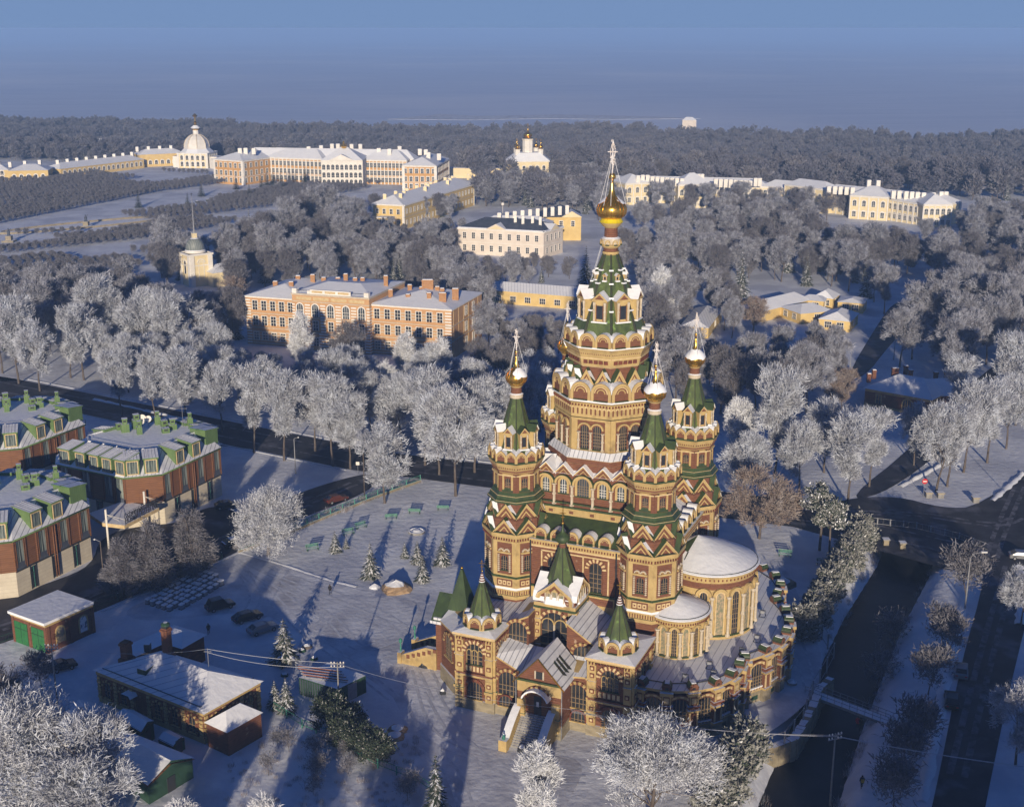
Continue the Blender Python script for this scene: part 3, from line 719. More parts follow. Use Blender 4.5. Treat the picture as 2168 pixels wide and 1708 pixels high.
gu = MB(); gu.path([(x - .06 * (x - 13), y * .93, 5.05) for x, y in outer], .07, 'darkmetal', 4); gu.build('roof_gutter', GAL)
# ---- floodlight frames standing on the roof
for (x, y) in ((17.5, -18.6), (20.6, -16.2), (22.5, -8.5), (23.5, -4.0), (22.5, 4.0), (19.5, -14.0)):
    f = MB()
    for s in (-.4, .4): f.tube((s, -.5, 0), (s, .5, 0), .04, .04, 'darkmetal', 4); f.tube((s, .2, 0), (s, 0, .9), .04, .04, 'darkmetal', 4)
    f.tube((-.4, -.5, 0), (.4, -.5, 0), .04, .04, 'darkmetal', 4); f.tube((-.4, 0, .9), (.4, 0, .9), .04, .04, 'darkmetal', 4); f.box(-.28, -.22, .45, .28, .05, .85, 'greymetal')
    o = f.build('floodlight', GAL, Matrix.Translation((x, y, 4.97)))

# ---- south front: lower galleries, turrets, central bay, entrance
m = MB()
# upper gallery either side of the bay
def slab(m, pts, z0, matn, top, th=.25):
    """wall block under a sloping roof: pts = (x, y, roof z)"""
    k = len(pts); n = m.add([(x, y, z0) for x, y, z in pts] + [(x, y, z) for x, y, z in pts])
    for i in range(k): j = (i + 1) % k; m.face((n + i, n + j, n + k + j, n + k + i), matn)
    c = (sum(p[0] for p in pts) / k, sum(p[1] for p in pts) / k)
    o = [(c[0] + (x - c[0]) * 1.03, c[1] + (y - c[1]) * 1.05) for x, y, z in pts]
    q = m.add([(a, b, p[2] + .02) for (a, b), p in zip(o, pts)] + [(a, b, p[2] + th) for (a, b), p in zip(o, pts)])
    for i in range(k): j = (i + 1) % k; m.face((q + i, q + j, q + k + j, q + k + i), 'cream')
    m.face([q + k + i for i in range(k)], top); m.face([q + i for i in reversed(range(k))], 'cream')
slab(m, [(-6.6, -20.2, 8.9), (-3.5, -20.2, 10.6), (-3.5, -12, 10.6), (-6.6, -12, 9.6)], CH0, 'brick', 'snowroof')
slab(m, [(1.9, -20.2, 10.6), (6.5, -20.2, 7.6), (6.5, -12, 8.0), (1.9, -12, 10.9)], CH0, 'brick', 'thinsnow')
slab(m, [(-12.6, -20.0, 8.7), (-6.6, -20.0, 8.8), (-6.6, -9, 9.2), (-12.6, -9, 9.0)], CH0, 'brick', 'thinsnow')
slab(m, [(-17.2, -18.5, 6.6), (-12.6, -22.6, 6.8), (-12.6, -8, 8.2), (-17.2, -10, 8.0)], CH0, 'brick', 'snow')
m.prism([(-17.4, -18.6), (-12.7, -22.9), (-12.7, -8), (-17.4, -8)], CH0 - .5, .2, 'stone', 'snow')
slab(m, [(-6.7, -24.2, 6.2), (-2.6, -24.2, 4.3), (-2.6, -20, 6.2), (-6.7, -20, 7.0)], CH0, 'brick', 'thinsnow')
slab(m, [(-2.6, -24.0, 4.3), (6.5, -24.0, 5.5), (6.5, -20, 6.3), (-2.6, -20, 6.2)], CH0, 'brick', 'snowroof')
m.box(-7, -24.5, CH0 - .5, 6.8, -20, -.6, 'stone'); m.box(6, -20.5, CH0, 13, -12, 4.9, 'brick', 'snow')
SF = m.build('south_gallery', CHU)
rw = win_mb(2.6, 3.3, True, 5, 3, sur='brick', sw=.1, sill='cream', bt=.08); rw.arch(0, 2.0, 1.4, 1.8, -.25, 0, 'cream', 15, m2='brick'); rw = W(rw, 'gallery_window')
rw2 = W(win_mb(1.9, 1.5, True, 4, 2, sur='brickdark', sw=.2, sill='cream'), 'basement_window')
for x, y, z in ((-5.0, -20.2, 6.3), (4.2, -20.2, 4.6), (-4.7, -24.2, 1.0), (4.9, -24.0, 1.1), (-15.0, -20.55, 2.5)):
    n_ = -PI / 2 if x > -14 else math.atan2(-18.5 + 22.6, -17.2 + 12.6) + PI / 2 + PI / 2 + PI
    if x < -14: n_ = math.atan2(-4.6, -4.1)
    put(rw, 'gallery_window', SF, FR(x, y, z, n_))
for x in (-4.9, 5.2): put(rw2, 'basement_window', SF, FR(x, -24.5 if x > 0 else -24.5, -.55, -PI / 2))
def tent(parent, c, z, r, h, name='turret_roof'):
    t = MB(); t.T = Matrix.Translation((c[0], c[1], 0))
    t.stack(8, [(r * 1.05, z, 'cream'), (r * 1.05, z + .25, 'green'), (r * .98, z + .3, 'green'), (r * .82, z + .95, 'greenlight'), (.2, z + h, 'greenlight')], ph=O8, cap=False)
    for i in range(8):
        a = O8 + PI / 4 * i; t.tube((r * .84 * math.cos(a), r * .84 * math.sin(a), z + .95), (.2 * math.cos(a), .2 * math.sin(a), z + h), .08, .05, 'greendark', 4)
    for i in range(4): t.stack(12, [(.42 - .08 * i, z + h - .25 + .3 * i, 'snow'), (.42 - .08 * i, z + h - .13 + .3 * i, 'brick'), (.32 - .08 * i, z + h + .05 + .3 * i, 'snow')])
    t.ball((0, 0, z + h + 1.2), .13, 'gold', 8, 5)
    o = t.build(name, parent)
    x_ = cross_mb(z + h + 1.3, 1.5, .8, False, .07); x_.T = I4; x_.build('cross', o, Matrix.Translation((c[0], c[1], 0)) @ Matrix.Rotation(rad(13), 4, 'Z'))
    kmm = W(kok_mb(r * .8, r * .72, r * .5, 'snow'), 'kokoshnik')
    for T in oct_frames(r * 1.0, z + .2, c=c): put(kmm, 'kokoshnik', o, T)
    return o
def turret(x0, x1, y0, y1, ztop, cen, name='corner_turret'):
    m = MB(); w = x1 - x0
    m.box(x0 - .25, y0 - .25, CH0 - .5, x1 + .25, y1, -.5, 'stone', 'snow'); m.box(x0, y0, -.5, x1, y1, ztop - .6, 'brick')
    m.box(x0 - .15, y0 - .15, ztop - .6, x1 + .15, y1 + .1, ztop - .3, 'cream'); m.box(x0 - .45, y0 - .45, ztop - .3, x1 + .45, y1 + .4, ztop, 'creamlight', 'snow')
    c = (x0 + x1) / 2
    n = m.add([(x0 - .5, y0 - .5, ztop + .02), (x1 + .5, y0 - .5, ztop + .02), (x1 + .5, y1 + .45, ztop + .02), (x0 - .5, y1 + .45, ztop + .02), (cen[0], cen[1], ztop + .9)])
    for i in range(4): m.face((n + i, n + (i + 1) % 4, n + 4), 'snow')
    faces = [FR(c, y0, 0, -PI / 2), FR(x0, (y0 + y1) / 2, 0, PI), FR(x1, (y0 + y1) / 2, 0, 0)]
    for k, T in enumerate(faces):
        m.T = T; hw = w / 2 if k == 0 else (y1 - y0) / 2
        for s in (-1, 1):
            a, b = sorted((s * hw, s * (hw - 1.0)))
            m.box(a, -.3, 3.4, b, 0, ztop - .6, 'cream'); m.box(a, -.35, -.5, b, 0, 2.9, 'cream'); m.box(a - .05, -.45, 5.6, b + .05, 0, 5.8, 'cream', 'snow')
            m.box(a - .08, -.55, .8, b + .08, 0, 1.15, 'cream', 'teal')
            for z in (4.1, 6.3, 7.3, 1.6, 0): m.box((a + b) / 2 - .3, -.36 - .02, z, (a + b) / 2 + .3, -.2, z + .6, 'brickdark'); m.box((a + b) / 2 - .16, -.42, z + .14, (a + b) / 2 + .16, -.2, z + .46, 'creamlight')
        m.box(-hw, -.4, 2.9, hw, 0, 3.15, 'cream', 'snow'); m.box(-hw, -.34, 3.15, hw, 0, 3.4, 'brick')
        for q in range(5): m.box(-hw + 1.3 + q * (2 * hw - 2.6) / 5, -.08, 3.6, -hw + 1.3 + (q + .6) * (2 * hw - 2.6) / 5, 0, 4.3, 'creamlight')
        for q in range(int(hw * 5)): m.box(-hw + .1 + q * .4, -.5, ztop - .85, -hw + .26 + q * .4, -.02, ztop - .6, 'brickdark' if q % 2 else 'brick')
    m.T = I4
    b = m.build(name, CHU)
    uw = win_mb(2.3, 2.9, True, 4, 3, sur='brick', sw=.1, sill='green', bt=.12); uw.arch(0, 1.75, 1.25, 1.8, -.3, 0, 'creamlight', 17, m2='brick')
    for s in (-.76, 0, .76): uw.arch(s, 1.75, .27, .37, -.16, -.03, 'cream', 6); uw.box(s - .4, -.14, 0, s - .32, -.03, 1.75, 'cream')
    uw = W(uw, 'arched_window'); lw = win_mb(2.1, 2.5, True, 5, 4, sur='brick', sw=.1, sill='cream'); lw.arch(0, 1.45, 1.15, 1.5, -.2, 0, 'brickdark', 12, m2='brick'); lw = W(lw, 'lower_window')
    for T in faces: put(uw, 'arched_window', b, T @ Matrix.Translation((0, -.02, 4.7))); put(lw, 'lower_window', b, T @ Matrix.Translation((0, -.02, -.4)))
    tent(b, cen, ztop + .45, 2.25, 6.3)
    return b
turret(-11.9, -6.7, -24.6, -20.0, 9.0, (-9.3, -22.2))
turret(6.6, 12.3, -24.6, -16.5, 9.0, (9.5, -21.8))
# central bay
m = MB(); bx0, bx1, by = -3.6, 2.0, -17.6; c = (bx0 + bx1) / 2
m.box(bx0, by, CH0, bx1, -12.3, 11.0, 'brick'); m.box(bx0 - .2, by - .2, 11.0, bx1 + .2, -12.3, 11.3, 'green'); m.box(bx0 - .15, by - .15, 11.3, bx1 + .15, -12.3, 11.8, 'cream', 'snow')
for T, hw in ((FR(c, by, 0, -PI / 2), 2.8), (FR(bx0, -15, 0, PI), 2.6), (FR(bx1, -15, 0, 0), 2.6)):
    m.T = T
    for s in (-1, 1):
        a, b = sorted((s * hw, s * (hw - .85))); m.box(a, -.35, CH0, b, 0, 9.3, 'cream'); m.box(a - .1, -.5, 9.3, b + .1, 0, 9.55, 'cream', 'snow'); m.box(a, -.3, 9.55, b, 0, 11, 'cream')
        m.box(a - .1, -.5, 5.6, b + .1, 0, 5.85, 'cream', 'snow')
        for z in (3.9, 6.3, 7.4, 8.5, 10.0): m.box((a + b) / 2 - .25, -.38, z, (a + b) / 2 + .25, -.2, z + .5, 'brickdark'); m.box((a + b) / 2 - .13, -.43, z + .12, (a + b) / 2 + .13, -.2, z + .38, 'creamlight')
m.T = I4
BAY = m.build('central_bay', CHU)
bw = win_mb(3.6, 4.6, True, 4, 3, sur='brick', sw=.1, sill='cream', bt=.09); bw.arch(0, 2.8, 1.9, 2.3, -.3, 0, 'creamlight', 17, m2='brick')
for s in (-.9, .9): bw.arch(s, 2.85, .78, .92, -.22, -.04, 'cream', 8)
bw.box(-.12, -.25, 0, .12, -.04, 2.85, 'whitetrim'); W_ = W(bw, 'twin_window'); put(W_, 'twin_window', BAY, FR(c, by, 6.0, -PI / 2))
def bigkok():
    m = MB(); w = 4.9; hw = w / 2
    pr = [(-hw, 0), (hw, 0), (hw * 1.02, .6), (hw * .9, 1.3), (hw * .55, 1.9), (hw * .2, 2.6), (0, 3.1), (-hw * .2, 2.6), (-hw * .55, 1.9), (-hw * .9, 1.3), (-hw * 1.02, .6)]
    m.extr(pr, 0, 1.2, 'brick', 'snow')
    ins = [(x * .84, z * .84 + .1) for x, z in pr]
    for i in range(1, len(pr) - 1 + 1):
        a, b = pr[i], pr[(i + 1) % len(pr)]; p, q = ins[i], ins[(i + 1) % len(pr)]
        if i == len(pr) - 1: continue
        n = m.add([(a[0], -.2, a[1]), (b[0], -.2, b[1]), (q[0], -.2, q[1]), (p[0], -.2, p[1]), (a[0] * 1.06, -.3, a[1] * 1.03 + .1), (b[0] * 1.06, -.3, b[1] * 1.03 + .1), (b[0] * 1.06, 1.3, b[1] * 1.03 + .1), (a[0] * 1.06, 1.3, a[1] * 1.03 + .1)])
        m.face((n, n + 1, n + 2, n + 3), 'cream'); m.face((n + 4, n + 5, n + 6, n + 7), 'snow'); m.face((n, n + 4, n + 5, n + 1), 'creamlight')
    for x in (-.95, 0, .95):
        z1 = 1.5 if x else 1.75
        m.box(x - .3, -.08, .35, x + .3, 0, z1, 'icon'); m.box(x - .42, -.16, .25, x - .3, 0, z1, 'whitetrim'); m.box(x + .3, -.16, .25, x + .42, 0, z1, 'whitetrim')
        m.extr([(x - .48, z1), (x + .48, z1), (x, z1 + .45)], -.2, 0, 'cream')
    return m
bk = W(bigkok(), 'bay_gable'); put(bk, 'bay_gable', BAY, FR(c, by - .1, 11.85, -PI / 2)); put(bk, 'bay_gable', BAY, FR(bx1, -15.1, 11.85, 0)); put(bk, 'bay_gable', BAY, FR(bx0, -15.1, 11.85, PI))
t = MB(); t.T = Matrix.Translation((c, -15.0, 0))
t.stack(8, [(3.3, 11.8, 'snow'), (2.9, 13.2, 'snow'), (2.3, 13.9, 'snow')], ph=O8)
t.stack(8, [(2.2, 13.7, 'greenlight'), (.42, 19.0, 'greenlight')], ph=O8, cap=False)
for i in range(8):
    a = O8 + PI / 4 * i; t.tube((2.2 * math.cos(a), 2.2 * math.sin(a), 13.7), (.44 * math.cos(a), .44 * math.sin(a), 19.0), .11, .06, 'greendark', 4)
t.stack(12, [(.45, 18.95, 'brick'), (.42, 19.5, 'cream'), (.6, 19.7, 'green')])
t.build('tent_roof', BAY)
t = MB(); onion(t, 19.65, 1.0, 2.6, 'green', 16); t.ball((0, 0, 22.35), .2, 'gold', 8, 5); t.T = I4
dd = t.build('small_dome', BAY, Matrix.Translation((c, -15.0, 0))); cross_mb(22.5, 1.9, .9, False, .08).build('cross', dd, Matrix.Rotation(rad(13), 4, 'Z'))
# entrance porch
m = MB(); ex = .95; ey = -27.4
m.box(ex - 3.0, ey, CH0, ex + 3.0, -23.8, 5.6, 'brick'); m.box(ex - 3.1, ey - .12, CH0 - .2, ex - 1.75, -24, -.2, 'stone'); m.box(ex + 1.75, ey - .12, CH0 - .2, ex + 3.1, -24, -.2, 'stone')
m.box(ex - 3.0, ey - .1, 3.9, ex + 3.0, ey, 5.6, 'cream'); m.box(ex - 3.15, ey - .3, 5.45, ex + 3.15, ey, 5.7, 'green')
m.extr([(ex - 3.05, 5.6), (ex + 3.05, 5.6), (ex, 8.9)], ey + .02, -21.5, 'brick')
for s in (-1, 1):
    n = m.add([(ex + s * 3.5, ey - .5, 5.2), (ex, ey - .5, 9.05), (ex, -21.2, 9.05), (ex + s * 3.5, -21.2, 5.2)]); m.face((n, n + 1, n + 2, n + 3), 'snow' if s < 0 else 'thinsnow')
    m.tube((ex + s * 3.5, ey - .5, 5.15), (ex, ey - .5, 9.0), .1, .1, 'gold', 4)
    if s > 0:
        for y_, z_ in ((-25.8, .5), (-24.9, .75), (-24.0, .35)): n = m.add([(ex + 2.6, y_, 6.3), (ex + 2.9, y_ + .6, 6.0), (ex + 1.2, y_ + .5, 7.85), (ex + 1.3, y_, 7.75)]); m.face((n, n + 1, n + 2, n + 3), 'greendark')
    m.box(ex + s * 2.35 - .5, ey - .55, -.9, ex + s * 2.35 + .5, ey, 3.0, 'cream'); m.box(ex + s * 2.35 - .6, ey - .7, .75, ex + s * 2.35 + .6, ey, 1.0, 'cream', 'teal')
    m.box(ex + s * .55 - .09, ey - .12, 6.0, ex + s * .55 + .09, ey, 7.1, 'whitetrim')
m.box(ex - .45, ey - .05, 6.0, ex + .45, ey + .02, 7.0, 'darkmetal')
n = 14
for i in range(n):   # stone treads
    m.box(-1.35, ey - (i + 1) * 3.9 / n, CH0 - .2, 2.35, ey - i * 3.9 / n, .9 - i * 2.9 / n, 'concrete', 'thinsnow')
EN = m.build('entrance_porch', CHU)
d = MB()
d.poly([(-1.35, -.04, 0), (1.35, -.04, 0)] + [(1.35 * math.cos(PI * i / 8), -.04, 2.4 + 1.35 * math.sin(PI * i / 8)) for i in range(9)], 'wood'); d.box(-.5, -.1, .02, .5, -.05, 2.6, 'darkmetal'); d.box(-.15, -.13, 1.2, .2, -.1, 1.9, 'posterwhite')
d.build('entrance_door', EN, FR(ex - .2, ey - .0, .9, -PI / 2))
a = MB(); a.arch(0, 0, 1.4, 1.75, -.5, 0, 'brickdark', 15, m2='cream'); a.build('portal_arch', EN, FR(ex - .2, ey, 3.35, -PI / 2))
a = MB(); a.arch(0, 0, 1.75, 1.95, -1.3, 0, 'snow', 10, a0=rad(18), a1=rad(162)); a.build('door_canopy', EN, FR(ex - .2, ey, 2.95, -PI / 2))
pr = MB()
def parapet():
    m = MB(); pts = []
    for i in range(9):
        t = i / 8; y = ey - .2 - 4.4 * t; z = 1.9 - 2.7 * (t ** 1.35); pts.append((y, z))
    for (y0, z0), (y1, z1) in zip(pts, pts[1:]):
        n = m.add([(-.45, y0, CH0 - .3), (.45, y0, CH0 - .3), (.45, y1, CH0 - .3), (-.45, y1, CH0 - .3), (-.45, y0, z0), (.45, y0, z0), (.45, y1, z1), (-.45, y1, z1)])
        m.face((n, n + 4, n + 7, n + 3), 'cream'); m.face((n + 1, n + 2, n + 6, n + 5), 'cream'); m.face((n + 4, n + 5, n + 6, n + 7), 'snow')
        n = m.add([(-.52, y0, z0 - .02), (.52, y0, z0 - .02), (.52, y1, z1 - .02), (-.52, y1, z1 - .02), (-.52, y0, z0 + .14), (.52, y0, z0 + .14), (.52, y1, z1 + .14), (-.52, y1, z1 + .14)])
        m.face((n + 4, n + 5, n + 6, n + 7), 'snow'); m.face((n, n + 4, n + 7, n + 3), 'creamlight'); m.face((n + 1, n + 2, n + 6, n + 5), 'creamlight')
    m.box(-.55, ey - 5.4, CH0 - .3, .55, ey - 4.5, -.5, 'cream', 'snow'); m.stack(10, [(.2, -.48, 'teal'), (.25, -.2, 'teal'), (.1, 0, 'teal'), (.12, .2, 'snow'), (.02, .3, 'snow')], (0, ey - 4.95))
    return m
pp = W(parapet(), 'stair_parapet')
for x in (-1.85, 2.85): put(pp, 'stair_parapet', EN, Matrix.Translation((x, 0, 0)))
dp = MB()
for x in (ex - 3.1, ex + 3.15): dp.tube((x, ey - .3, CH0), (x, ey - .3, 5.5), .07, .07, 'greymetal', 5)
dp.build('drainpipe', EN)
# west porch with its green tent and stair
m = MB()
m.box(-19.0, -16.6, CH0, -14, -11.8, 5.4, 'brick'); m.box(-19.2, -16.8, 5.4, -14, -11.6, 5.8, 'cream', 'snow')
n = m.add([(-19.5, -17.1, 5.7), (-16.6, -17.1, 5.7), (-16.6, -14.2, 8.9), (-19.5, -14.2, 8.9), (-19.5, -11.3, 5.7), (-16.6, -11.3, 5.7)])
m.face((n, n + 1, n + 2, n + 3), 'green'); m.face((n + 3, n + 2, n + 5, n + 4), 'green'); m.face((n, n + 3, n + 4), 'cream')
m.box(-19.6, -17.2, 5.35, -14.6, -17.0, 5.75, 'thinsnow'); m.extr([(-19.2, 5.75), (-14.5, 5.75), (-14.5, 6.2), (-19.2, 6.2)], -16.95, -12, 'thinsnow')
WP = m.build('west_porch', CHU)
t = MB(); t.stack(4, [(2.75, 6.0, 'green'), (2.5, 6.5, 'green'), (.2, 13.0, 'green')], (-15.9, -14.4), ph=PI / 4); t.ball((-15.9, -14.4, 13.2), .2, 'gold', 8, 5); t.build('tent_roof', WP)
m = MB()
for y0, y1 in ((-16.9, -16.1), (-12.5, -11.7)):
    m.extr([(-24.4, CH0 - .3), (-18.9, CH0 - .3), (-18.9, 1.2), (-20.6, 1.2), (-24.4, -.6)], y0, y1, 'cream', 'snow')
    m.box(-25.0, y0 - .15, CH0 - .3, -24.4, y1 + .15, -.3, 'cream', 'snow'); m.stack(8, [(.14, -.28, 'teal'), (.09, 1.0, 'teal'), (.22, 1.1, 'teal'), (.26, 1.5, 'teal'), (.05, 1.75, 'teal')], (-24.7, (y0 + y1) / 2))
    for k in range(6): m.box(-23.6 + k * .85, y0 - .04, -1.0 + k * .33, -23.1 + k * .85, y0, -.4 + k * .33, 'brick')
for i in range(10): m.box(-24.2 + i * .5, -16.1, CH0 - .2, -23.7 + i * .5, -12.5, CH0 + .22 * (i + 1), 'concrete', 'concrete')
m.build('west_stair', WP)
# ================================================================= HOTEL BLOCKS (three alike)
HO = P((1725) / 3.416 * .92767, (880 + 480 / 3.416) * .92767, 9.8)     # east eave corner of the middle block
def hp(x, y, z): 
    p = P(x / 3.416 * .92767, (880 + y / 3.416) * .92767, z); return (p[0] - HO[0], p[1] - HO[1])
EZ = 9.8
E_ = (0, 0); S2 = hp(1262, 690, EZ); S1 = hp(962, 720, EZ); W1 = hp(430, 610, EZ)
def addv(a, b, t=1): return (a[0] + b[0] * t, a[1] + b[1] * t)
cenH = ((E_[0] + W1[0]) / 2 + 2.0, (E_[1] + W1[1]) / 2 + 6.2)
N2 = (2 * cenH[0] - S2[0], 2 * cenH[1] - S2[1]); N1 = (2 * cenH[0] - S1[0], 2 * cenH[1] - S1[1])
NE = addv(E_, (-1.2, 3.4)); WW = (2 * cenH[0] - NE[0], 2 * cenH[1] - NE[1])
out8 = [W1, S1, S2, E_, NE, N1, N2, WW] if False else [W1, S1, S2, E_, NE, (cenH[0] + 3.4, cenH[1] + 8.6), (cenH[0] - 6.5, cenH[1] + 9.0), (W1[0] - 1.5, W1[1] + 5)]
inn8 = [(cenH[0] + (x - cenH[0]) * .68, cenH[1] + (y - cenH[1]) * .68) for x, y in out8]
RZ = 13.0
def hotel_block(name_label, loc):
    root = empty('hotel_block', (loc[0], loc[1], 0), 0, name_label, 'hotel', 'three alike hotel blocks with green dormers')
    m = MB(); sc = .965
    wl = [(cenH[0] + (x - cenH[0]) * sc, cenH[1] + (y - cenH[1]) * sc) for x, y in out8]
    m.prism(wl, -.3, 4.3, 'paleplaster'); m.prism([(cenH[0] + (x - cenH[0]) * 1.004, cenH[1] + (y - cenH[1]) * 1.004) for x, y in wl], 4.3, 9.5, 'wood')
    body = m.build('wall', root)
    r = MB()
    r.prism(out8, 9.5, EZ, 'dormergreen', 'snow')
    n = r.add([(x, y, EZ + .02) for x, y in out8] + [(x, y, RZ) for x, y in inn8])
    for i in range(8): j = (i + 1) % 8; r.face((n + i, n + j, n + 8 + j, n + 8 + i), 'thinsnow' if i in (1, 2, 3) else 'snow')
    r.face([n + 8 + i for i in range(8)], 'snow')
    # parapet with rail round the flat roof
    for i in range(8):
        a, b = inn8[i], inn8[(i + 1) % 8]
        r.tube((*a, RZ + .15), (*b, RZ + .15), .14, .14, 'snow', 4); r.tube((*a, RZ + .55), (*b, RZ + .55), .035, .035, 'greymetal', 4)
        L_ = math.dist(a, b)
        for k in range(int(L_ / 1.5)): t = k * 1.5 / L_; p = (a[0] + (b[0] - a[0]) * t, a[1] + (b[1] - a[1]) * t); r.tube((*p, RZ), (*p, RZ + .55), .03, .03, 'greymetal', 3)
        r.tube((*out8[i], EZ - .1), (*out8[(i + 1) % 8], EZ - .1), .13, .13, 'dormergreen', 5)
    r.build('roof', root)
    # facade bays on the visible sides
    def bays(a, b, n, solid=()):
        L_ = math.dist(a, b); ang = math.atan2(b[1] - a[1], b[0] - a[0]); T = FR((a[0] + b[0]) / 2, (a[1] + b[1]) / 2, 0, ang - PI / 2)
        st = L_ / n
        f = MB()
        for k in range(n + 1):
            x = -L_ / 2 + k * st; f.box(x - .1, -.2, 4.3, x + .1, 0, 9.5, 'wood')
        f.box(-L_ / 2, -.22, 4.2, L_ / 2, 0, 4.45, 'darkmetal'); f.build('facade_frame', root, T)
        for k in range(n):
            x = -L_ / 2 + (k + .5) * st
            if k in solid: continue
            w = MB(); ww = st * .7
            w.box(-ww / 2, -.12, 4.9, ww / 2, 0, 9.2, 'curtain'); w.box(-ww / 2 - .1, -.16, 4.45, ww / 2 + .1, 0, 5.6, 'slate'); w.box(-.04, -.18, 5.6, .04, -.1, 9.2, 'darkmetal')
            for s in (-1, 1): w.box(s * ww / 2 - .06, -.2, 4.9, s * ww / 2 + .06, 0, 9.3, 'wood')
            w.build('window', root, T @ Matrix.Translation((x, 0, 0)))
        for k in range(n):
            x = -L_ / 2 + (k + .5) * st
            if k % 2 == 1 or k in solid:
                w = MB(); ww = st * .55; w.box(-ww / 2, -.06, .3, ww / 2, 0, 4.0, 'glass'); w.box(-.05, -.1, .3, .05, 0, 4.0, 'teal'); w.box(-ww / 2 - .08, -.12, 2.9, ww / 2 + .08, 0, 3.0, 'darkmetal')
                for s in (-1, 1): w.box(s * ww / 2 - .06, -.1, .2, s * ww / 2 + .06, 0, 4.2, 'darkmetal')
                w.build('lower_window', root, T @ Matrix.Translation((x, 0, 0)))
    bays(wl[2], wl[3], 7, (1, 3, 5)); bays(wl[3], wl[4], 1)
    bays(wl[0], wl[1], 6, (1, 3))
    f = MB(); a, b = wl[1], wl[2]; L_ = math.dist(a, b); T = FR((a[0] + b[0]) / 2, (a[1] + b[1]) / 2, 0, math.atan2(b[1] - a[1], b[0] - a[0]) - PI / 2)
    for k in range(4): f.box(-L_ / 2 + k * L_ / 3 - .05, -.12, 4.3, -L_ / 2 + k * L_ / 3 + .05, 0, 9.4, 'wood')
    f.build('facade_frame', root, T)
    # pairs of brown downpipes
    g = MB(); T = FR((wl[2][0] + wl[3][0]) / 2, (wl[2][1] + wl[3][1]) / 2, 0, math.atan2(wl[3][1] - wl[2][1], wl[3][0] - wl[2][0]) - PI / 2)
    for x in (-.25, .25): g.tube((x, -.4, .4), (x, -.4, 9.3), .12, .12, 'wood', 5)
    g.build('downpipe', root, T)
    # dormers
    def dormer(a, b, t, w=2.5, out=.40, blind=False):
        """shed dormer between eave edge a-b at fraction t"""
        ang = math.atan2(b[1] - a[1], b[0] - a[0]); x = a[0] + (b[0] - a[0]) * t; y = a[1] + (b[1] - a[1]) * t
        d = MB(); hw = w / 2
        z0, zt, zb = EZ + .1, EZ + 3.0, EZ + 3.6
        n = d.add([(-hw, 0, z0), (hw, 0, z0), (hw, 0, zt), (-hw, 0, zt), (-hw, 3.7, z0 + 1.2), (hw, 3.7, z0 + 1.2), (hw, 3.7, zb), (-hw, 3.7, zb)])
        for q in ((0, 1, 2, 3), (1, 5, 6, 2), (4, 0, 3, 7), (5, 4, 7, 6)): d.face([n + i for i in q], 'dormergreen')
        n = d.add([(-hw - .15, -.25, zt), (hw + .15, -.25, zt), (hw + .15, 3.7, zb), (-hw - .15, 3.7, zb), (-hw - .15, -.25, zt + .22), (hw + .15, -.25, zt + .22), (hw + .15, 3.7, zb + .2), (-hw - .15, 3.7, zb + .2)])
        for q in ((0, 1, 5, 4), (1, 2, 6, 5), (3, 0, 4, 7), (2, 3, 7, 6)): d.face([n + i for i in q], 'creamlight' if False else 'dormergreen')
        d.face([n + i for i in (4, 5, 6, 7)], 'thinsnow')
        for k in range(1, 5): xx = -hw + w * k / 5; d.tube((xx, -.2, zt + .25), (xx, 3.6, zb + .23), .035, .035, 'snow', 3)
        T = FR(x, y, 0, ang - PI / 2) @ Matrix.Translation((0, out, 0))
        o = d.build('dormer', root, T)
        g = MB()
        g.box(-hw * .72, -.05, z0 + .35, hw * .72, -.01, zt - .25, 'curtain' if not blind else 'slate')
        for s in (-1, 1): aa, bb = sorted((s * hw * .72, s * hw * .85)); g.box(aa, -.12, z0 + .25, bb, 0, zt - .15, 'creamlight')
        g.box(-hw * .85, -.12, zt - .27, hw * .85, 0, zt - .12, 'creamlight'); g.box(-hw * .85, -.12, z0 + .2, hw * .85, 0, z0 + .35, 'creamlight')
        g.build('window', o)
    for t in (.56, .75, .94): dormer(W1, S1, t)
    dormer(W1, S1, .36); dormer(S1, S2, .25); dormer(S1, S2, .74)
    dormer(S2, E_, .33); dormer(S2, E_, .60); dormer(W1, S1, .13, 2.8)
    for t in (.25, .6, .85): dormer(out8[4], out8[5], t)
    for t in (.3, .7): dormer(out8[5], out8[6], t)
    dormer(out8[6], out8[7], .5)
    # tall side screen at the east end
    for T, s in ((FR(E_[0], E_[1], 0, 0), 1),):
        a = addv(E_, (-.9, -1.9)); b = addv(NE, (-.3, .4)); d = MB()
        ang = math.atan2(b[1] - a[1], b[0] - a[0]); Tm = Matrix.Translation((a[0], a[1], 0)) @ Matrix.Rotation(ang, 4, 'Z'); L_ = math.dist(a, b)
    d = MB(); T = FR(-1.6, -.6, 0, math.atan2(E_[1] - S2[1], E_[0] - S2[0]) - PI / 2)
    n = d.add([(-1.8, 0, EZ + 1.2), (1.9, 0, EZ + .1), (1.9, 0, EZ + 3.4), (-1.8, 0, EZ + 3.9), (-1.8, 3.6, EZ + 1.2), (1.9, 3.6, EZ + .1), (1.9, 3.6, EZ + 3.4), (-1.8, 3.6, EZ + 3.9)])
    for q in ((0, 1, 2, 3), (1, 5, 6, 2), (4, 0, 3, 7), (5, 4, 7, 6)): d.face([n + i for i in q], 'dormergreen')
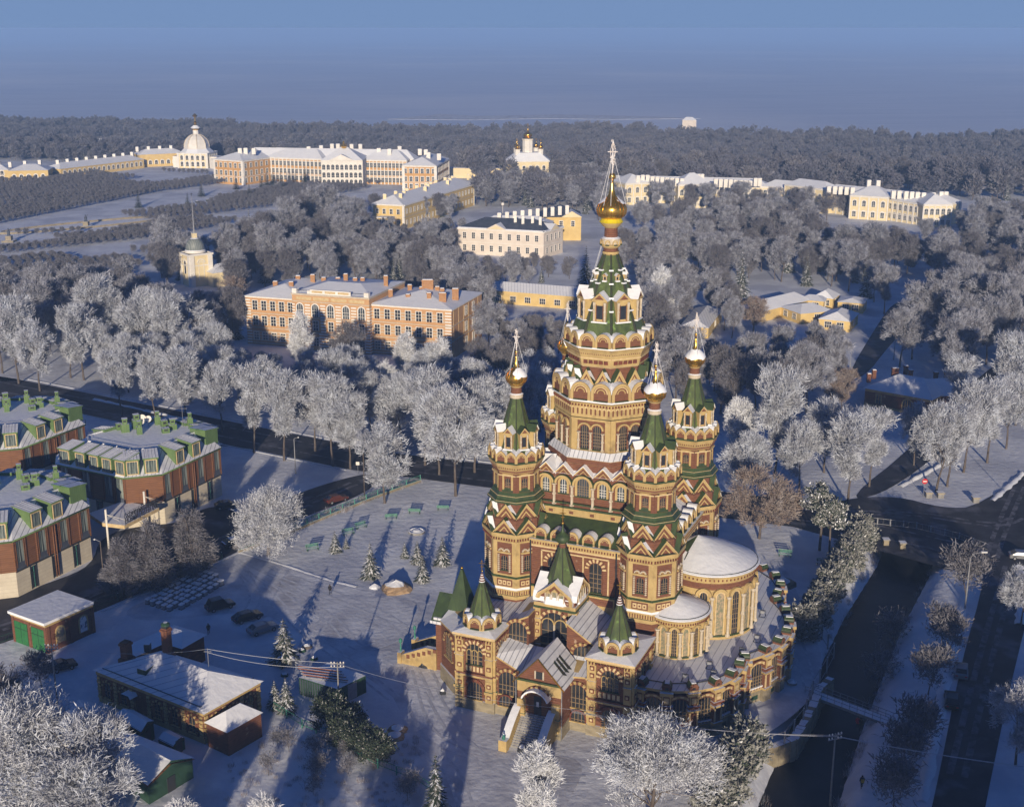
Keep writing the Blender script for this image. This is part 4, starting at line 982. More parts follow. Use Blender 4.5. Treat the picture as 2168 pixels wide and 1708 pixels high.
    for y0, y1 in ((-.2, 1.6), (1.95, 3.8)):
        n = d.add([(-2, y0, EZ + 3.95), (2.1, y0, EZ + 3.42), (2.1, y1, EZ + 3.5), (-2, y1, EZ + 4.0), (-2, y0, EZ + 4.15), (2.1, y0, EZ + 3.62), (2.1, y1, EZ + 3.7), (-2, y1, EZ + 4.2)])
        for q in ((0, 1, 5, 4), (1, 2, 6, 5), (2, 3, 7, 6), (3, 0, 4, 7)): d.face([n + i for i in q], 'dormergreen')
        d.face([n + i for i in (4, 5, 6, 7)], 'snow')
    d.build('stair_head', root, T)
    # ventilation boxes
    q = random.Random(4)
    for (x, y, w, h) in ((-3.0, -3.2, 1.0, 1.5), (-6.5, -1.5, 1.5, 1.6), (2.2, -2.0, 1.4, .9), (-1.0, 3.8, 1.1, 1.6), (3.1, .4, 1.5, 1.0), (6.2, 3.0, 1.0, 1.5), (.8, 2.2, 1.2, 1.3), (-8.3, -.2, .9, 1.3), (-4.8, 1.2, 1.6, 1.7)):
        v = MB(); v.box(-w / 2, -w / 2, 0, w / 2, w / 2, h, 'dormergreen', 'thinsnow')
        if h > 1.4 and w < 1.2 or w > 1.4:
            v.box(-w * .3, -w * .3, h, w * .3, w * .3, h + .9, 'dormergreen'); v.box(-w * .36, -w * .36, h + .9, w * .36, w * .36, h + 1.05, 'dormergreen', 'snow'); v.box(-w * .18, -w * .3 - .03, h + .4, w * .18, -w * .3, h + .7, 'darkmetal')
        else: v.box(-w * .25, -w / 2 - .03, h * .5, w * .25, -w / 2, h * .8, 'darkmetal')
        v.build('roof_vent', root, Matrix.Translation((cenH[0] + x * .9, cenH[1] + y * .9, RZ)) @ Matrix.Rotation(q.uniform(-.1, .1) + .45, 4, 'Z'))
    return root
h1 = hotel_block('green-dormered hotel block with satellite dishes, nearest the letter sign canopy on its right side', HO)
hotel_block('green-dormered hotel block cut by the left edge, furthest back of the three', (HO[0] - 30.9, HO[1] + 15.1))
hotel_block('green-dormered hotel block cut by the left edge, nearest the brick garage with green doors', (HO[0] - 15.3, HO[1] - 31.7))
def dish(x, y, z, r, nm):
    m = MB(); m.tube((0, 0, 0), (0, 0, 1.3), .06, .06, 'greymetal', 5); m.T = Matrix.Translation((0, -.1, 1.5)) @ Matrix.Rotation(rad(65), 4, 'X')
    m.stack(14, [(.05, 0, 'white'), (r * .5, .06, 'white'), (r, .22, 'white')], cap=False, sm=True); m.stack(14, [(r, .23, 'white'), (r * .5, .07, 'white'), (.05, .01, 'white')], cap=False, sm=True); m.tube((0, 0, 0), (0, 0, .6), .03, .03, 'greymetal', 4)
    o = m.build('satellite_dish', None, Matrix.Translation((x, y, z))); tag(o, nm, 'satellite dish', 'satellite dishes on the hotel roof')
x0, y0 = HO[0] + cenH[0], HO[1] + cenH[1]
dish(x0 - 3.4, y0 + 1.8, RZ, .95, 'larger white satellite dish on the flat hotel roof, left of its pair'); dish(x0 - 2.2, y0 + 2.0, RZ, .65, 'smaller white satellite dish on the flat hotel roof, right of its pair')
m = MB(); m.tube((0, 0, 0), (0, 0, 4.6), .05, .03, 'greymetal', 5)
for z, l in ((4.4, 1.5), (3.6, 1.0)): m.tube((-l, 0, z), (l, 0, z), .04, .04, 'greymetal', 4)
for k in range(7): m.tube((-1.4 + k * .45, -.3, 4.4), (-1.4 + k * .45, .3, 4.4), .025, .025, 'greymetal', 3)
o = m.build('roof_aerial', None, Matrix.Translation((x0 + 4.4, y0 + 2.0, RZ))); tag(o, 'tall thin metal aerial with crossbars on the flat roof of the middle hotel block', 'aerial')

# canopy with the letter sign
def hq(x, y, z): return P(x / 3.416 * .92767, (880 + y / 3.416) * .92767, z)
C1 = hq(800, 1075, 4.6); C2 = hq(970, 1095, 4.6); C3 = hq(1240, 955, 4.6); C4 = hq(960, 905, 4.6); C5 = hq(690, 1000, 4.6)
root = empty('entrance_canopy', (C2[0], C2[1], 0), 0, 'flat snowy entrance canopy between two hotel blocks, carrying a row of dark letters', 'canopy')
m = MB(); rel = [(p[0] - C2[0], p[1] - C2[1]) for p in (C1, C2, C3, C4, C5)]
m.prism(rel, 4.1, 4.75, 'creamlight', 'snow'); m.build('canopy_roof', root)
d = (C3[0] - C2[0], C3[1] - C2[1]); ang = math.atan2(d[1], d[0]); LL = math.hypot(*d)
T0 = Matrix.Rotation(ang, 4, 'Z')
sg = MB(); sg.T = T0
for z in (4.95, 5.95, 6.85): sg.tube((.3, 0, z), (LL - .3, 0, z), .03, .03, 'darkmetal', 4)
for k in range(8): sg.tube((.3 + k * (LL - .6) / 7, 0, 4.7), (.3 + k * (LL - .6) / 7, 0, 6.85), .03, .03, 'darkmetal', 4)
sign = sg.build('letter_sign', root)
def text(s, size, x, z, width):
    cu = bpy.data.curves.new('letters', 'FONT'); cu.body = s; cu.size = size; cu.extrude = .04; cu.resolution_u = 3; cu.offset = .012
    o = bpy.data.objects.new('letters', cu); COL.objects.link(o); bpy.context.view_layer.update()
    dg = bpy.context.evaluated_depsgraph_get(); me = bpy.data.meshes.new_from_object(o.evaluated_get(dg)); w = max(v.co.x for v in me.vertices) - min(v.co.x for v in me.vertices)
    COL.objects.unlink(o); me.materials.clear(); me.materials.append(MATS['letter'])
    M = T0 @ Matrix.Translation((x, -.08, z)) @ Matrix.Scale(width / w, 4, (1, 0, 0)) @ Matrix.Rotation(PI / 2, 4, 'X')
    put(me, 'letters', sign, M)
text('НОВЫЙ ПЕТЕРГОФ', 1.35, .25, 4.95, LL - .9)
text('ГОСТИНИЧНЫЙ КОМПЛЕКС', .85, .1, 6.05, LL - .9)
for (fx, fy), (tx, ty) in (((850, 1270), (820, 970)), ((1145, 1120), (1115, 835))):
    p = hq(fx, fy, 0); m = MB(); m.tube((p[0] - C2[0], p[1] - C2[1], -.2), (p[0] - C2[0], p[1] - C2[1], 7.3), .2, .2, 'white', 8)
    for s in (2.0, 3.5): m.tube((p[0] - C2[0], p[1] - C2[1], 6.4), (p[0] - C2[0] - .2 + s, p[1] - C2[1] + 1.2, 4.75), .04, .04, 'white', 4)
    m.build('pylon', root)
m = MB(); a = hq(700, 800, 4.7)
for i in range(9): m.box(i * .38, 0, 2.5 - i * .28, i * .38 + .3, 1.5, 2.6 - i * .28, 'darkmetal', 'thinsnow')
for y in (0, 1.5): m.tube((0, y, 3.5), (3.4, y, 1.2), .04, .04, 'darkmetal', 4)
o = m.build('fire_stair', None, Matrix.Translation((a[0], a[1], 1.8)) @ Matrix.Rotation(rad(-20), 4, 'Z')); tag(o, 'dark metal outside stair with thin snow between two hotel blocks', 'stair')
# ================================================================= OTHER BUILDINGS
def win_simple(w, h, arch=False, gl='glass', fr='white', t=.18, nx=2, nz=2, deep=.12):
    return win_mb(w, h, arch, nx, nz, gl, fr, fr, t, None, deep, .09)
def poly_frames(pts):
    r = []
    for i in range(len(pts)):
        a, b = pts[i], pts[(i + 1) % len(pts)]
        r.append((FR((a[0] + b[0]) / 2, (a[1] + b[1]) / 2, 0, math.atan2(b[1] - a[1], b[0] - a[0]) - PI / 2), math.dist(a, b)))
    return r
def hip(m, pts, z, rise, inset, matn, over=.5):
    """hip roof on a convex outline: eave polygon to an inset ridge polygon"""
    cx_ = sum(p[0] for p in pts) / len(pts); cy_ = sum(p[1] for p in pts) / len(pts)
    def off(p, d):
        L_ = math.hypot(p[0] - cx_, p[1] - cy_); return (p[0] + (p[0] - cx_) / L_ * d, p[1] + (p[1] - cy_) / L_ * d)
    o = [off(p, over) for p in pts]; k = len(pts)
    if len(pts) == 4:
        # true hip: ridge along the long direction
        e = [Vector(p) for p in o]; a = (e[1] - e[0]).length; b = (e[2] - e[1]).length
        if a >= b: r0 = (e[0] + e[3]) / 2; r1 = (e[1] + e[2]) / 2; L_ = b
        else: r0 = (e[0] + e[1]) / 2; r1 = (e[3] + e[2]) / 2; L_ = a
        dd = (r1 - r0); ln = dd.length; dd = dd / ln; s = min(L_ * .5, ln * .48) * inset; R0 = r0 + dd * s; R1 = r1 - dd * s
        n = m.add([(p.x, p.y, z) for p in e] + [(R0.x, R0.y, z + rise), (R1.x, R1.y, z + rise)])
        if a >= b: fs = ((0, 1, 5, 4), (1, 2, 5), (2, 3, 4, 5), (3, 0, 4))
        else: fs = ((0, 1, 4), (1, 2, 5, 4), (2, 3, 5), (3, 0, 4, 5))
        for f in fs: m.face([n + i for i in f], matn)
        m.face([n + i for i in (3, 2, 1, 0)], matn); return R0, R1
    n = m.add([(x, y, z) for x, y in o] + [(cx_ + (x - cx_) * inset, cy_ + (y - cy_) * inset, z + rise) for x, y in o])
    for i in range(k): j = (i + 1) % k; m.face((n + i, n + j, n + k + j, n + k + i), matn)
    m.face([n + k + i for i in range(k)], matn)
def rel(pts, o): return [(p[0] - o[0], p[1] - o[1]) for p in pts]
def quad_from(a, b, depth):
    """rectangle with front edge a-b (left to right seen from the camera), running back by depth"""
    d = Vector((b[0] - a[0], b[1] - a[1])).normalized(); n = Vector((-d.y, d.x))
    return [tuple(a), tuple(b), (b[0] + n.x * depth, b[1] + n.y * depth), (a[0] + n.x * depth, a[1] + n.y * depth)]
def chimneys(root, spots, z, w, h, m_, cap='snow', name='chimney'):
    for s in spots:
        x, y = s[0], s[1]; hh = s[2] if len(s) > 2 else h; ww = s[3] if len(s) > 3 else w
        c = MB(); c.box(-ww / 2, -w / 2, 0, ww / 2, w / 2, hh, m_); c.box(-ww / 2 - .12, -w / 2 - .12, hh - .35, ww / 2 + .12, w / 2 + .12, hh - .15, m_); c.box(-ww * .45, -w * .45, hh, ww * .45, w * .45, hh + .15, cap)
        c.build(name, root, Matrix.Translation((x, y, z)))
def rows(root, T, L_, zs, n, me, name='window', margin=1.0, skip=()):
    for z in (zs if hasattr(zs, '__len__') else [zs]):
        for i in range(n):
            if i in skip: continue
            x = -L_ / 2 + margin + (L_ - 2 * margin) * (i + .5) / n
            put(me, name, root, T @ Matrix.Translation((x, 0, z)))

# ---- striped school-like building
A = P(519, 625.7, 14); B = P(955.6, 655.5, 14); Bk = P(1029.8, 617, 14)
SCH = empty('striped_building', (A[0], A[1], 0), 0, 'long three-storey orange building with white stripes and a raised middle', 'building')
q4 = quad_from((0, 0), (B[0] - A[0], B[1] - A[1]), 25)
m = MB(); m.prism(q4, -.5, 13.6, 'schoolbrick'); m.prism([(x * 1.004 - .1, y * 1.01 - .2) for x, y in q4], 13.6, 14.0, 'white')
fr = poly_frames(q4)
T, L_ = fr[0]
m.T = T
for z in (9.1, 4.9): m.box(-L_ / 2, -.25, z, L_ / 2, 0, z + .25, 'whitetrim'); m.box(-L_ / 2, -.12, z - .5, L_ / 2, 0, z - .3, 'schoolbrick')
cx0 = L_ * (-.5 + .25); cx1 = L_ * (-.5 + .625)
for k in range(17):   # stripes
    z = .4 + k * .82
    if 13.2 > z: 
        for x0, x1 in ((-L_ / 2, -L_ / 2 + 1.6), (L_ / 2 - 1.8, L_ / 2)): m.box(x0, -.14, z, x1, 0, z + .4, 'white')
    if z < 4.5: m.box(-L_ / 2 + 1.6, -.1, z, L_ / 2 - 1.8, 0, z + .36, 'whitetrim')
    elif abs(z - 7) < 1.2 or abs(z - 11.2) < 1.2:
        for x0, x1, n in ((-L_ / 2 + 1.6, cx0, 5), (cx1, L_ / 2 - 1.8, 7)):
            w = (x1 - x0) / n
            for i in range(n + 1): xx = x0 + i * w; m.box(max(xx - w * .22, x0), -.08, z, min(xx + w * .22, x1), 0, z + .34, 'whitetrim')
m.T = I4
m.build('wall', SCH)
for i, (T_, l_) in enumerate(fr[1:3]):
    f = MB(); 
    for z in (9.1, 4.9): f.box(-l_ / 2, -.2, z, l_ / 2, 0, z + .22, 'whitetrim')
    for k in range(6): f.box(-l_ / 2 + 1.5 + k * 4, -.08, .5, -l_ / 2 + 1.65 + k * 4, 0, 13.4, 'creamlight')
    f.build('side_moulding', SCH, T_)
sw = W(win_simple(1.5, 2.7, nx=2, nz=3), 'window'); swl = W(win_simple(1.5, 2.3, nx=2, nz=3), 'window')
for x0, x1, n in ((-L_ / 2 + 1.6, cx0, 5), (cx1, L_ / 2 - 1.8, 7)):
    w = (x1 - x0) / n
    for i in range(n):
        for z in (10.1, 5.7): put(sw, 'window', SCH, fr[0][0] @ Matrix.Translation((x0 + (i + .5) * w, 0, z)))
        put(swl, 'window', SCH, fr[0][0] @ Matrix.Translation((x0 + (i + .5) * w, 0, 1.3)))
for z in (10.1, 5.7, 1.3):
    for x in (-1.0, 5): put(sw, 'window', SCH, fr[1][0] @ Matrix.Translation((x, 0, z)))
# raised middle
m = MB(); m.T = T; mw = (cx1 - cx0) / 2; mc = (cx0 + cx1) / 2
m.box(cx0, -1.6, -.5, cx1, 24, 15.6, 'schoolbrick'); m.box(cx0 - .2, -1.9, 15.6, cx1 + .2, 24, 16.1, 'whitetrim', 'snow'); m.box(cx0 - .1, -1.75, 13.7, cx1 + .1, 0, 14.0, 'whitetrim')
for k in range(17):
    z = .4 + k * .82
    if z < 13.4:
        for i in range(6):
            xx = cx0 + i * (cx1 - cx0) / 5; ww = .8 if z > 4.5 else 1.4
            m.box(max(cx0 - .03, xx - ww), -1.72, z, min(cx1 + .03, xx + ww), -1.55, z + .4, 'white')
        m.box(cx1 - .5, -1.65, z, cx1 + .08, -.1, z + .4, 'white'); m.box(cx0 - .08, -1.65, z, cx0 + .5, -.1, z + .4, 'white')
for z in (9.1, 4.9): m.box(cx0 - .1, -1.9, z, cx1 + .1, -1.6, z + .25, 'whitetrim')
for k in range(4): m.box(cx0 + 1.2 + k * (cx1 - cx0 - 2) / 4, -1.66, 14.3, cx0 + .6 + (k + 1) * (cx1 - cx0 - 2) / 4, -1.6, 15.2, 'creamlight')
m.box(mc - 6.2, -1.5, 16.1, mc + 6.2, -1.0, 17.3, 'white', 'snow'); m.box(mc - 7.0, -1.6, 16.1, mc - 6.2, -.9, 17.0, 'white', 'snow')
for s in (-1, 1): a, b = sorted((mc + s * (mw - .1), mc + s * (mw - 1.5))); m.box(a, -1.7, 16.1, b, -.4, 17.4, 'white', 'snow'); a, b = sorted((mc + s * (mw - 1.5), mc + s * 6.2)); m.box(a, -1.4, 16.9, b, -1.3, 17.0, 'darkmetal'); 
for k in range(3): m.box(mc - 5.6 + k * 4, -1.54, 16.4, mc - 2.4 + k * 4, -1.5, 17.0, 'creamlight')
m.build('middle_block', SCH)
aw = W(win_simple(1.9, 3.6, True, gl='glassbright', nx=3, nz=3, t=.3), 'arched_window')
for i in range(5):
    x = cx0 + (cx1 - cx0) * (i + .5) / 5
    put(aw, 'arched_window', SCH, T @ Matrix.Translation((x, -1.62, 9.6))); put(sw, 'window', SCH, T @ Matrix.Translation((x, -1.62, 5.7))); put(swl, 'window', SCH, T @ Matrix.Translation((x, -1.62, 1.3)))
m = MB(); a = [q4[0], ((q4[0][0] * .72 + q4[1][0] * .28), (q4[0][1] * .72 + q4[1][1] * .28)), ((q4[3][0] * .72 + q4[2][0] * .28), (q4[3][1] * .72 + q4[2][1] * .28)), q4[3]]
hip(m, a, 14.0, 2.6, .9, 'snow', .5)
b = [((q4[0][0] * .39 + q4[1][0] * .61), (q4[0][1] * .39 + q4[1][1] * .61)), q4[1], q4[2], ((q4[3][0] * .39 + q4[2][0] * .61), (q4[3][1] * .39 + q4[2][1] * .61))]
hip(m, b, 14.0, 2.8, .9, 'snow', .5)
m.T = T; n = m.add([(cx0, -.4, 16.12), (cx1, -.4, 16.12), (cx1, 24, 16.12), (cx0, 24, 16.12), (mc - 5, 8, 18), (mc + 5, 8, 18)])
for f in ((0, 1, 5, 4), (1, 2, 5), (2, 3, 4, 5), (3, 0, 4)): m.face([n + i for i in f], 'snow')
m.build('roof', SCH)
def sT(x, y): v = T @ Vector((x, y, 0)); return (v.x, v.y)
chimneys(SCH, [(*sT(-L_ * .42, 9), 2.6), (*sT(-L_ * .36, 16), 3.2), (*sT(-L_ * .33, 8), 3.0), (*sT(-L_ * .3, 18), 3.4), (*sT(-L_ * .22, 15), 3.4), (*sT(-L_ * .17, 18), 3.0)], 14.2, 1.3, 3, 'chimneybrick')
chimneys(SCH, [(*sT(-L_ * .1, 14), 3.6), (*sT(-L_ * .06, 15), 2.4), (*sT(-L_ * .03, 16), 2.4), (*sT(L_ * .1, 14), 3.8)], 15.6, 1.2, 3, 'chimneybrick')
chimneys(SCH, [(*sT(L_ * .17, 7), 2.4), (*sT(L_ * .21, 15), 2.4), (*sT(L_ * .28, 13), 2.4), (*sT(L_ * .31, 13), 4.6, 3.2), (*sT(L_ * .26, 6), 1.6), (*sT(L_ * .36, 6), 2.4), (*sT(L_ * .38, 13), 2.4), (*sT(L_ * .35, 14), 2.6), (*sT(L_ * .43, 5), 2.8, 2.0), (*sT(L_ * .46, 10), 3.2, 1.8)], 14.6, 1.2, 3, 'chimneybrick')

# ---- bell tower with its needle spire
a = P(1410 / 3.497 * .92767, (540 + 375 / 3.497) * .92767); b = P(1530 / 3.497 * .92767, (540 + 372 / 3.497) * .92767)
BT = empty('bell_tower', (-111.5, 452, 0), rad(38), 'square yellow and white bell tower with grey dome and thin spire', 'tower')
m = MB(); m.box(-4.1, -4.1, -1, 4.1, 4.1, 11.2, 'paleyellow')
for T_ in oct_frames(4.1, 0, 4, ph=0):
    m.T = T_
    for s in (-1, 1): a, b = sorted((s * 4.25, s * 2.6)); m.box(a, -.35, -1, b, 0, 11, 'white')
    m.box(-4.6, -.6, 10.9, 4.6, 0, 11.5, 'white', 'snow'); m.box(-4.2, -.3, 7.2, 4.2, 0, 7.5, 'white'); m.arch(0, 8.2, 1.2, 1.5, -.2, 0, 'white', 8)
m.T = I4; m.build('wall', BT)
aw2 = W(win_simple(1.7, 6.5, True, 'paleyellow', 'white', .2, 1, 1), 'arch_opening'); aw3 = W(win_simple(1.5, 4.6, True, 'glass', 'white', .2, 1, 1), 'arch_opening')
for i, T_ in enumerate(oct_frames(4.1, 0, 4)): put(aw2 if i == 3 else aw3, 'arch_opening', BT, T_ @ Matrix.Translation((0, -.02, 2.2 if i == 3 else 4.2)))
m = MB(); m.stack(20, [(3.7, 11.5, 'white'), (3.6, 12.3, 'snow'), (3.35, 12.5, 'domegrey'), (3.2, 14.0, 'domegrey'), (2.6, 15.4, 'domegrey'), (1.6, 16.3, 'snow'), (.9, 16.6, 'white')], sm=True); m.build('dome', BT)
m = MB(); m.box(-.7, -.7, 16.4, .7, .7, 18.2, 'paleyellow', 'snow'); m.stack(8, [(.5, 18.2, 'greymetal'), (.28, 20, 'greymetal'), (.16, 25, 'greymetal'), (.08, 31, 'greymetal')]); m.tube((0, 0, 31), (0, 0, 32.3), .07, .07, 'darkmetal', 4); m.tube((-.5, 0, 31.8), (.5, 0, 31.8), .07, .07, 'darkmetal', 4); m.build('spire', BT)
m = MB(); m.box(2, -9, -1, 14, 2, 5, 'paleyellow'); hip(m, [(2, -9), (14, -9), (14, 2), (2, 2)], 5, 2.2, .9, 'snow'); m.build('side_hall', BT)

# ---- grand palace
def gp(x, y, z): return P((450 + x / 3.097) * .92767, (300 + y / 3.097) * .92767, z)
O = gp(114, 195, 14)
GP = empty('grand_palace', (O[0], O[1], 0), 0, 'wide ochre and white baroque palace with snowy roofs and gilded crest, across the upper garden', 'palace')
def gr(*q): p = gp(*q); return (p[0] - O[0], p[1] - O[1])
def wing(root, front_a, front_b, depth, h, wallm, roofm, rise, nwin, floors, wm, inset=.9, pil=True, extra=None, wz=None, side=0, oo=None):
    q = quad_from(front_a, front_b, depth); mm = MB(); mm.prism(q, -.5, h - .3, wallm); mm.prism([(x, y) for x, y in q], h - .3, h, 'white')
    fr_ = poly_frames(q)
    for j, (T_, l_) in enumerate(fr_):
        mm.T = T_
        if j in (0, 1, 3):
            n = nwin if j == 0 else max(1, int(l_ / 6))
            mm.box(-l_ / 2, -.4, h - .8, l_ / 2, 0, h - .3, 'white'); mm.box(-l_ / 2, -.3, h * .33, l_ / 2, 0, h * .33 + .3, 'white')
            if pil:
                for i in range(0, n + 1): x = -l_ / 2 + i * l_ / n; mm.box(max(-l_ / 2, x - .28), -.25, 0, min(l_ / 2, x + .28), 0, h - .5, 'white')
            else:
                for s in (-1, 1): a, b = sorted((s * l_ / 2, s * (l_ / 2 - 1.3))); mm.box(a, -.3, 0, b, 0, h - .5, 'white')
    mm.T = I4; w_ = mm.build('wing', root)
    r_ = MB(); hip(r_, q, h, rise, inset, roofm, .6); r_.build('roof', w_)
    for z in wz or [h * (k + .25) / floors for k in range(floors)]:
        for i in range(nwin):
            x = -fr_[0][1] / 2 + (i + .5) * fr_[0][1] / nwin; put(wm, 'window', w_, fr_[0][0] @ Matrix.Translation((x, 0, z)))
        if side:
            T_, l_ = fr_[side]
            for i in range(max(1, int(l_ / 4.5))): put(wm, 'window', w_, T_ @ Matrix.Translation((-l_ / 2 + (i + .5) * l_ / max(1, int(l_ / 4.5)), 0, z)))
    return w_, q
pw = W(win_simple(1.6, 2.6, gl='glassbright', fr='white', t=.35, nx=2, nz=2), 'window'); pwa = W(win_simple(1.7, 2.9, True, gl='glass', fr='white', t=.4, nx=2, nz=2), 'window')
WZ = [1.2, 5.2, 9.6]
a, b = gr(114, 195, 14), gr(320, 208, 14); wing(GP, a, b, 42, 14, 'ochre', 'snow', 4, 6, 3, pw, wz=WZ, pil=False, side=1)
a, b = gr(1450, 240, 14), gr(1690, 243, 14); wing(GP, a, b, 42, 14, 'ochre', 'snow', 4, 6, 3, pw, wz=WZ, pil=False, side=1)
a, b = gr(440, 181, 14), gr(880, 196, 14); wing(GP, a, b, 17, 14, 'ochre', 'snow', 5, 16, 3, pw, wz=WZ)
a, b = gr(1165, 200, 14), gr(1480, 206, 14); wing(GP, a, b, 17, 14, 'ochre', 'snow', 5, 12, 3, pw, wz=WZ)
a, b = gr(300, 190, 14), gr(1520, 210, 14); wing(GP, (a[0], a[1] + 9), (b[0], b[1] + 9), 13, 14, 'ochre', 'snow', 5, 0, 3, pw, wz=WZ, pil=False)
a, b = gr(880, 201, 15), gr(1168, 202, 15); a = (a[0], a[1] - 2); b = (b[0], b[1] - 2); cwn, q = wing(GP, a, b, 22, 15, 'white', 'snow', 6.5, 9, 3, pwa, wz=WZ)
T_, l_ = poly_frames(q)[0]
m = MB(); m.T = T_; m.extr([(-7, 15), (7, 15), (0, 18.2)], -.8, 3, 'white', 'snow'); m.build('pediment', cwn)
m = MB(); m.T = T_; m.stack(12, [(1.2, 21, 'gold'), (1.6, 22, 'gold'), (.9, 23.5, 'gold'), (.4, 25, 'gold')], (0, 9)); m.tube((-2, 9, 22.2), (2, 9, 23.4), .3, .2, 'gold', 5); m.tube((2, 9, 22.2), (-2, 9, 23.4), .3, .2, 'gold', 5); m.build('gilded_crest', cwn)
for px, py in ((305, 150), (345, 148), (402, 150), (790, 138), (878, 130), (955, 118), (997, 118), (1093, 120), (1155, 120), (1285, 150), (1360, 155), (1432, 135), (1575, 155), (1617, 160), (1635, 180), (1710, 190)):
    p = gr(px, py, 17.5); chimneys(GP, [p], 16.5, 2.2, 3.4, 'white')
# chapel wing domes with gilded onions
p = P(1117, 350, 8)
CPL = empty('palace_church', (9.5, 785, 0), rad(10), 'small pale palace church with five gilded onion domes, to the right of the grand palace', 'church')
m = MB(); m.prism([(-11, -9), (11, -9), (13, 0), (11, 9), (-11, 9), (-13, 0)], -1, 11, 'paleyellow'); m.prism([(-11.4, -9.4), (11.4, -9.4), (13.5, 0), (11.4, 9.4), (-11.4, 9.4), (-13.5, 0)], 11, 11.6, 'white', 'snow')
m.build('wall', CPL); m = MB(); hip(m, [(-11.4, -9.4), (11.4, -9.4), (13.5, 0), (11.4, 9.4), (-11.4, 9.4), (-13.5, 0)], 11.6, 4.5, .55, 'snow', .2); m.build('roof', CPL)
rows(CPL, FR(0, -9, 0, -PI / 2), 22, (1.5, 6), 5, pwa)
def gdome(x, y, z, r, h):
    m = MB(); m.stack(8, [(r, z, 'white'), (r, z + h * .45, 'paleyellow'), (r * 1.1, z + h * .47, 'white'), (r * 1.1, z + h * .5, 'gold'), (r * .7, z + h * .56, 'gold')], (x, y)); m.T = Matrix.Translation((x, y, 0)); onion(m, z + h * .55, r * .85, h * .3, 'gold', 10); m.tube((0, 0, z + h * .84), (0, 0, z + h), .15, .1, 'gold', 4); m.tube((-.6, 0, z + h * .94), (.6, 0, z + h * .94), .12, .12, 'gold', 4)
    m.build('dome', CPL)
gdome(0, 0, 15, 3.2, 18)
for s in ((-7, -4), (7, -4), (-6, 5), (6, 5)): gdome(*s, 12.5, 1.7, 11.5)
# coat-of-arms building with the big pale dome and low gallery wing
CO = empty('domed_pavilion', (-206, 858, 0), rad(-8), 'pale palace pavilion with large ribbed dome and gilded finial, left of the grand palace', 'palace')
m = MB(); m.box(-10, -9, -1, 10, 9, 9.5, 'paleyellow'); m.prism([(-15, -5), (-10, -5), (-10, 5), (-15, 5)], -1, 7, 'white', 'snow'); m.prism([(10, -5), (15, -5), (15, 5), (10, 5)], -1, 7, 'white', 'snow')
for T_, l_ in poly_frames([(-10, -9), (10, -9), (10, 9), (-10, 9)]):
    m.T = T_; m.box(-l_ / 2 - .4, -.5, 8.9, l_ / 2 + .4, 0, 9.7, 'white', 'snow')
    for k in range(6): m.box(-l_ / 2 + k * (l_ - 1) / 5, -.35, 0, -l_ / 2 + k * (l_ - 1) / 5 + 1, 0, 8.9, 'white')
m.T = I4; m.build('wall', CO); rows(CO, FR(0, -9, 0, -PI / 2), 20, (1.2, 5.2), 5, pwa)
m = MB(); m.T = Matrix.Translation((0, 0, 9.5)) @ Matrix.Scale(.78, 4, (0, 0, 1)) @ Matrix.Translation((0, 0, -14)); m.stack(8, [(11, 14, 'snow'), (8.4, 17, 'white'), (8.0, 18, 'white'), (7.8, 21, 'white'), (6.6, 24.5, 'white'), (4.4, 27.2, 'white'), (2.4, 28.6, 'white'), (1.9, 29, 'white'), (1.9, 32, 'gold'), (2.6, 32.5, 'gold'), (2.8, 33.5, 'snow'), (3.2, 34, 'snow'), (1.2, 36, 'gold'), (.8, 37, 'gold'), (1.2, 38.2, 'gold'), (.5, 39.5, 'gold'), (.4, 43, 'gold')], ph=O8)
for i in range(8): a = O8 + PI / 4 * i; c_, s_ = math.cos(a), math.sin(a); m.path([(8.05 * c_, 8.05 * s_, 18), (7.85 * c_, 7.85 * s_, 21), (6.7 * c_, 6.7 * s_, 24.5), (4.5 * c_, 4.5 * s_, 27.2), (2.4 * c_, 2.4 * s_, 28.7)], .3, 'whitetrim', 4)
m.stack(10, [(.5, 42.5, 'gold'), (1.9, 43.6, 'gold'), (.4, 45.4, 'gold')]); m.build('dome', CO)
GW = empty('palace_gallery', (-283, 782, 0), 0, 'low yellow palace gallery with many stub chimneys, left of the domed pavilion', 'palace')
gwm = W(win_simple(1.8, 2.6, True, gl='glass', fr='white', t=.5, nx=2, nz=2), 'window')
for k, (x0, y0, x1, y1, h) in enumerate(((40, 72, 66, 86, 8), (10, 8, 44, 68, 5.5), (-12, -14, 8, 4, 6.5))):
    q = quad_from((x0, y0), (x1, y1), 14) if k != 2 else quad_from((-14, -12), (8, -8), 18); mm = MB(); mm.prism(q, -1, h, 'yolk'); wg = mm.build('wing', GW); mm = MB(); hip(mm, q, h, 3, .9, 'snow', .6); mm.build('roof', wg)
    T_, l_ = poly_frames(q)[0]; rows(wg, T_, l_, [1.6], max(3, int(l_ / 4)), gwm)
    for i in range(int(l_ / 7)): t = (i + .5) / int(l_ / 7); chimneys(wg, [(x0 + (x1 - x0) * t - 6, y0 + (y1 - y0) * t + 5)], h + 1.5, 1.8, 3, 'white')
q = quad_from((-130, -30), (-14, -12), 14); mm = MB(); mm.prism(q, -1, 7, 'yolk'); wg = mm.build('wing', GW); mm = MB(); hip(mm, q, 7, 3, .9, 'snow', .6); mm.build('roof', wg); T_, l_ = poly_frames(q)[0]; rows(wg, T_, l_, [1.2, 4], 22, gwm)
chimneys(wg, [(-120 + 9 * i, -22 + 1.4 * i) for i in range(12)], 8.5, 1.8, 3, 'white')
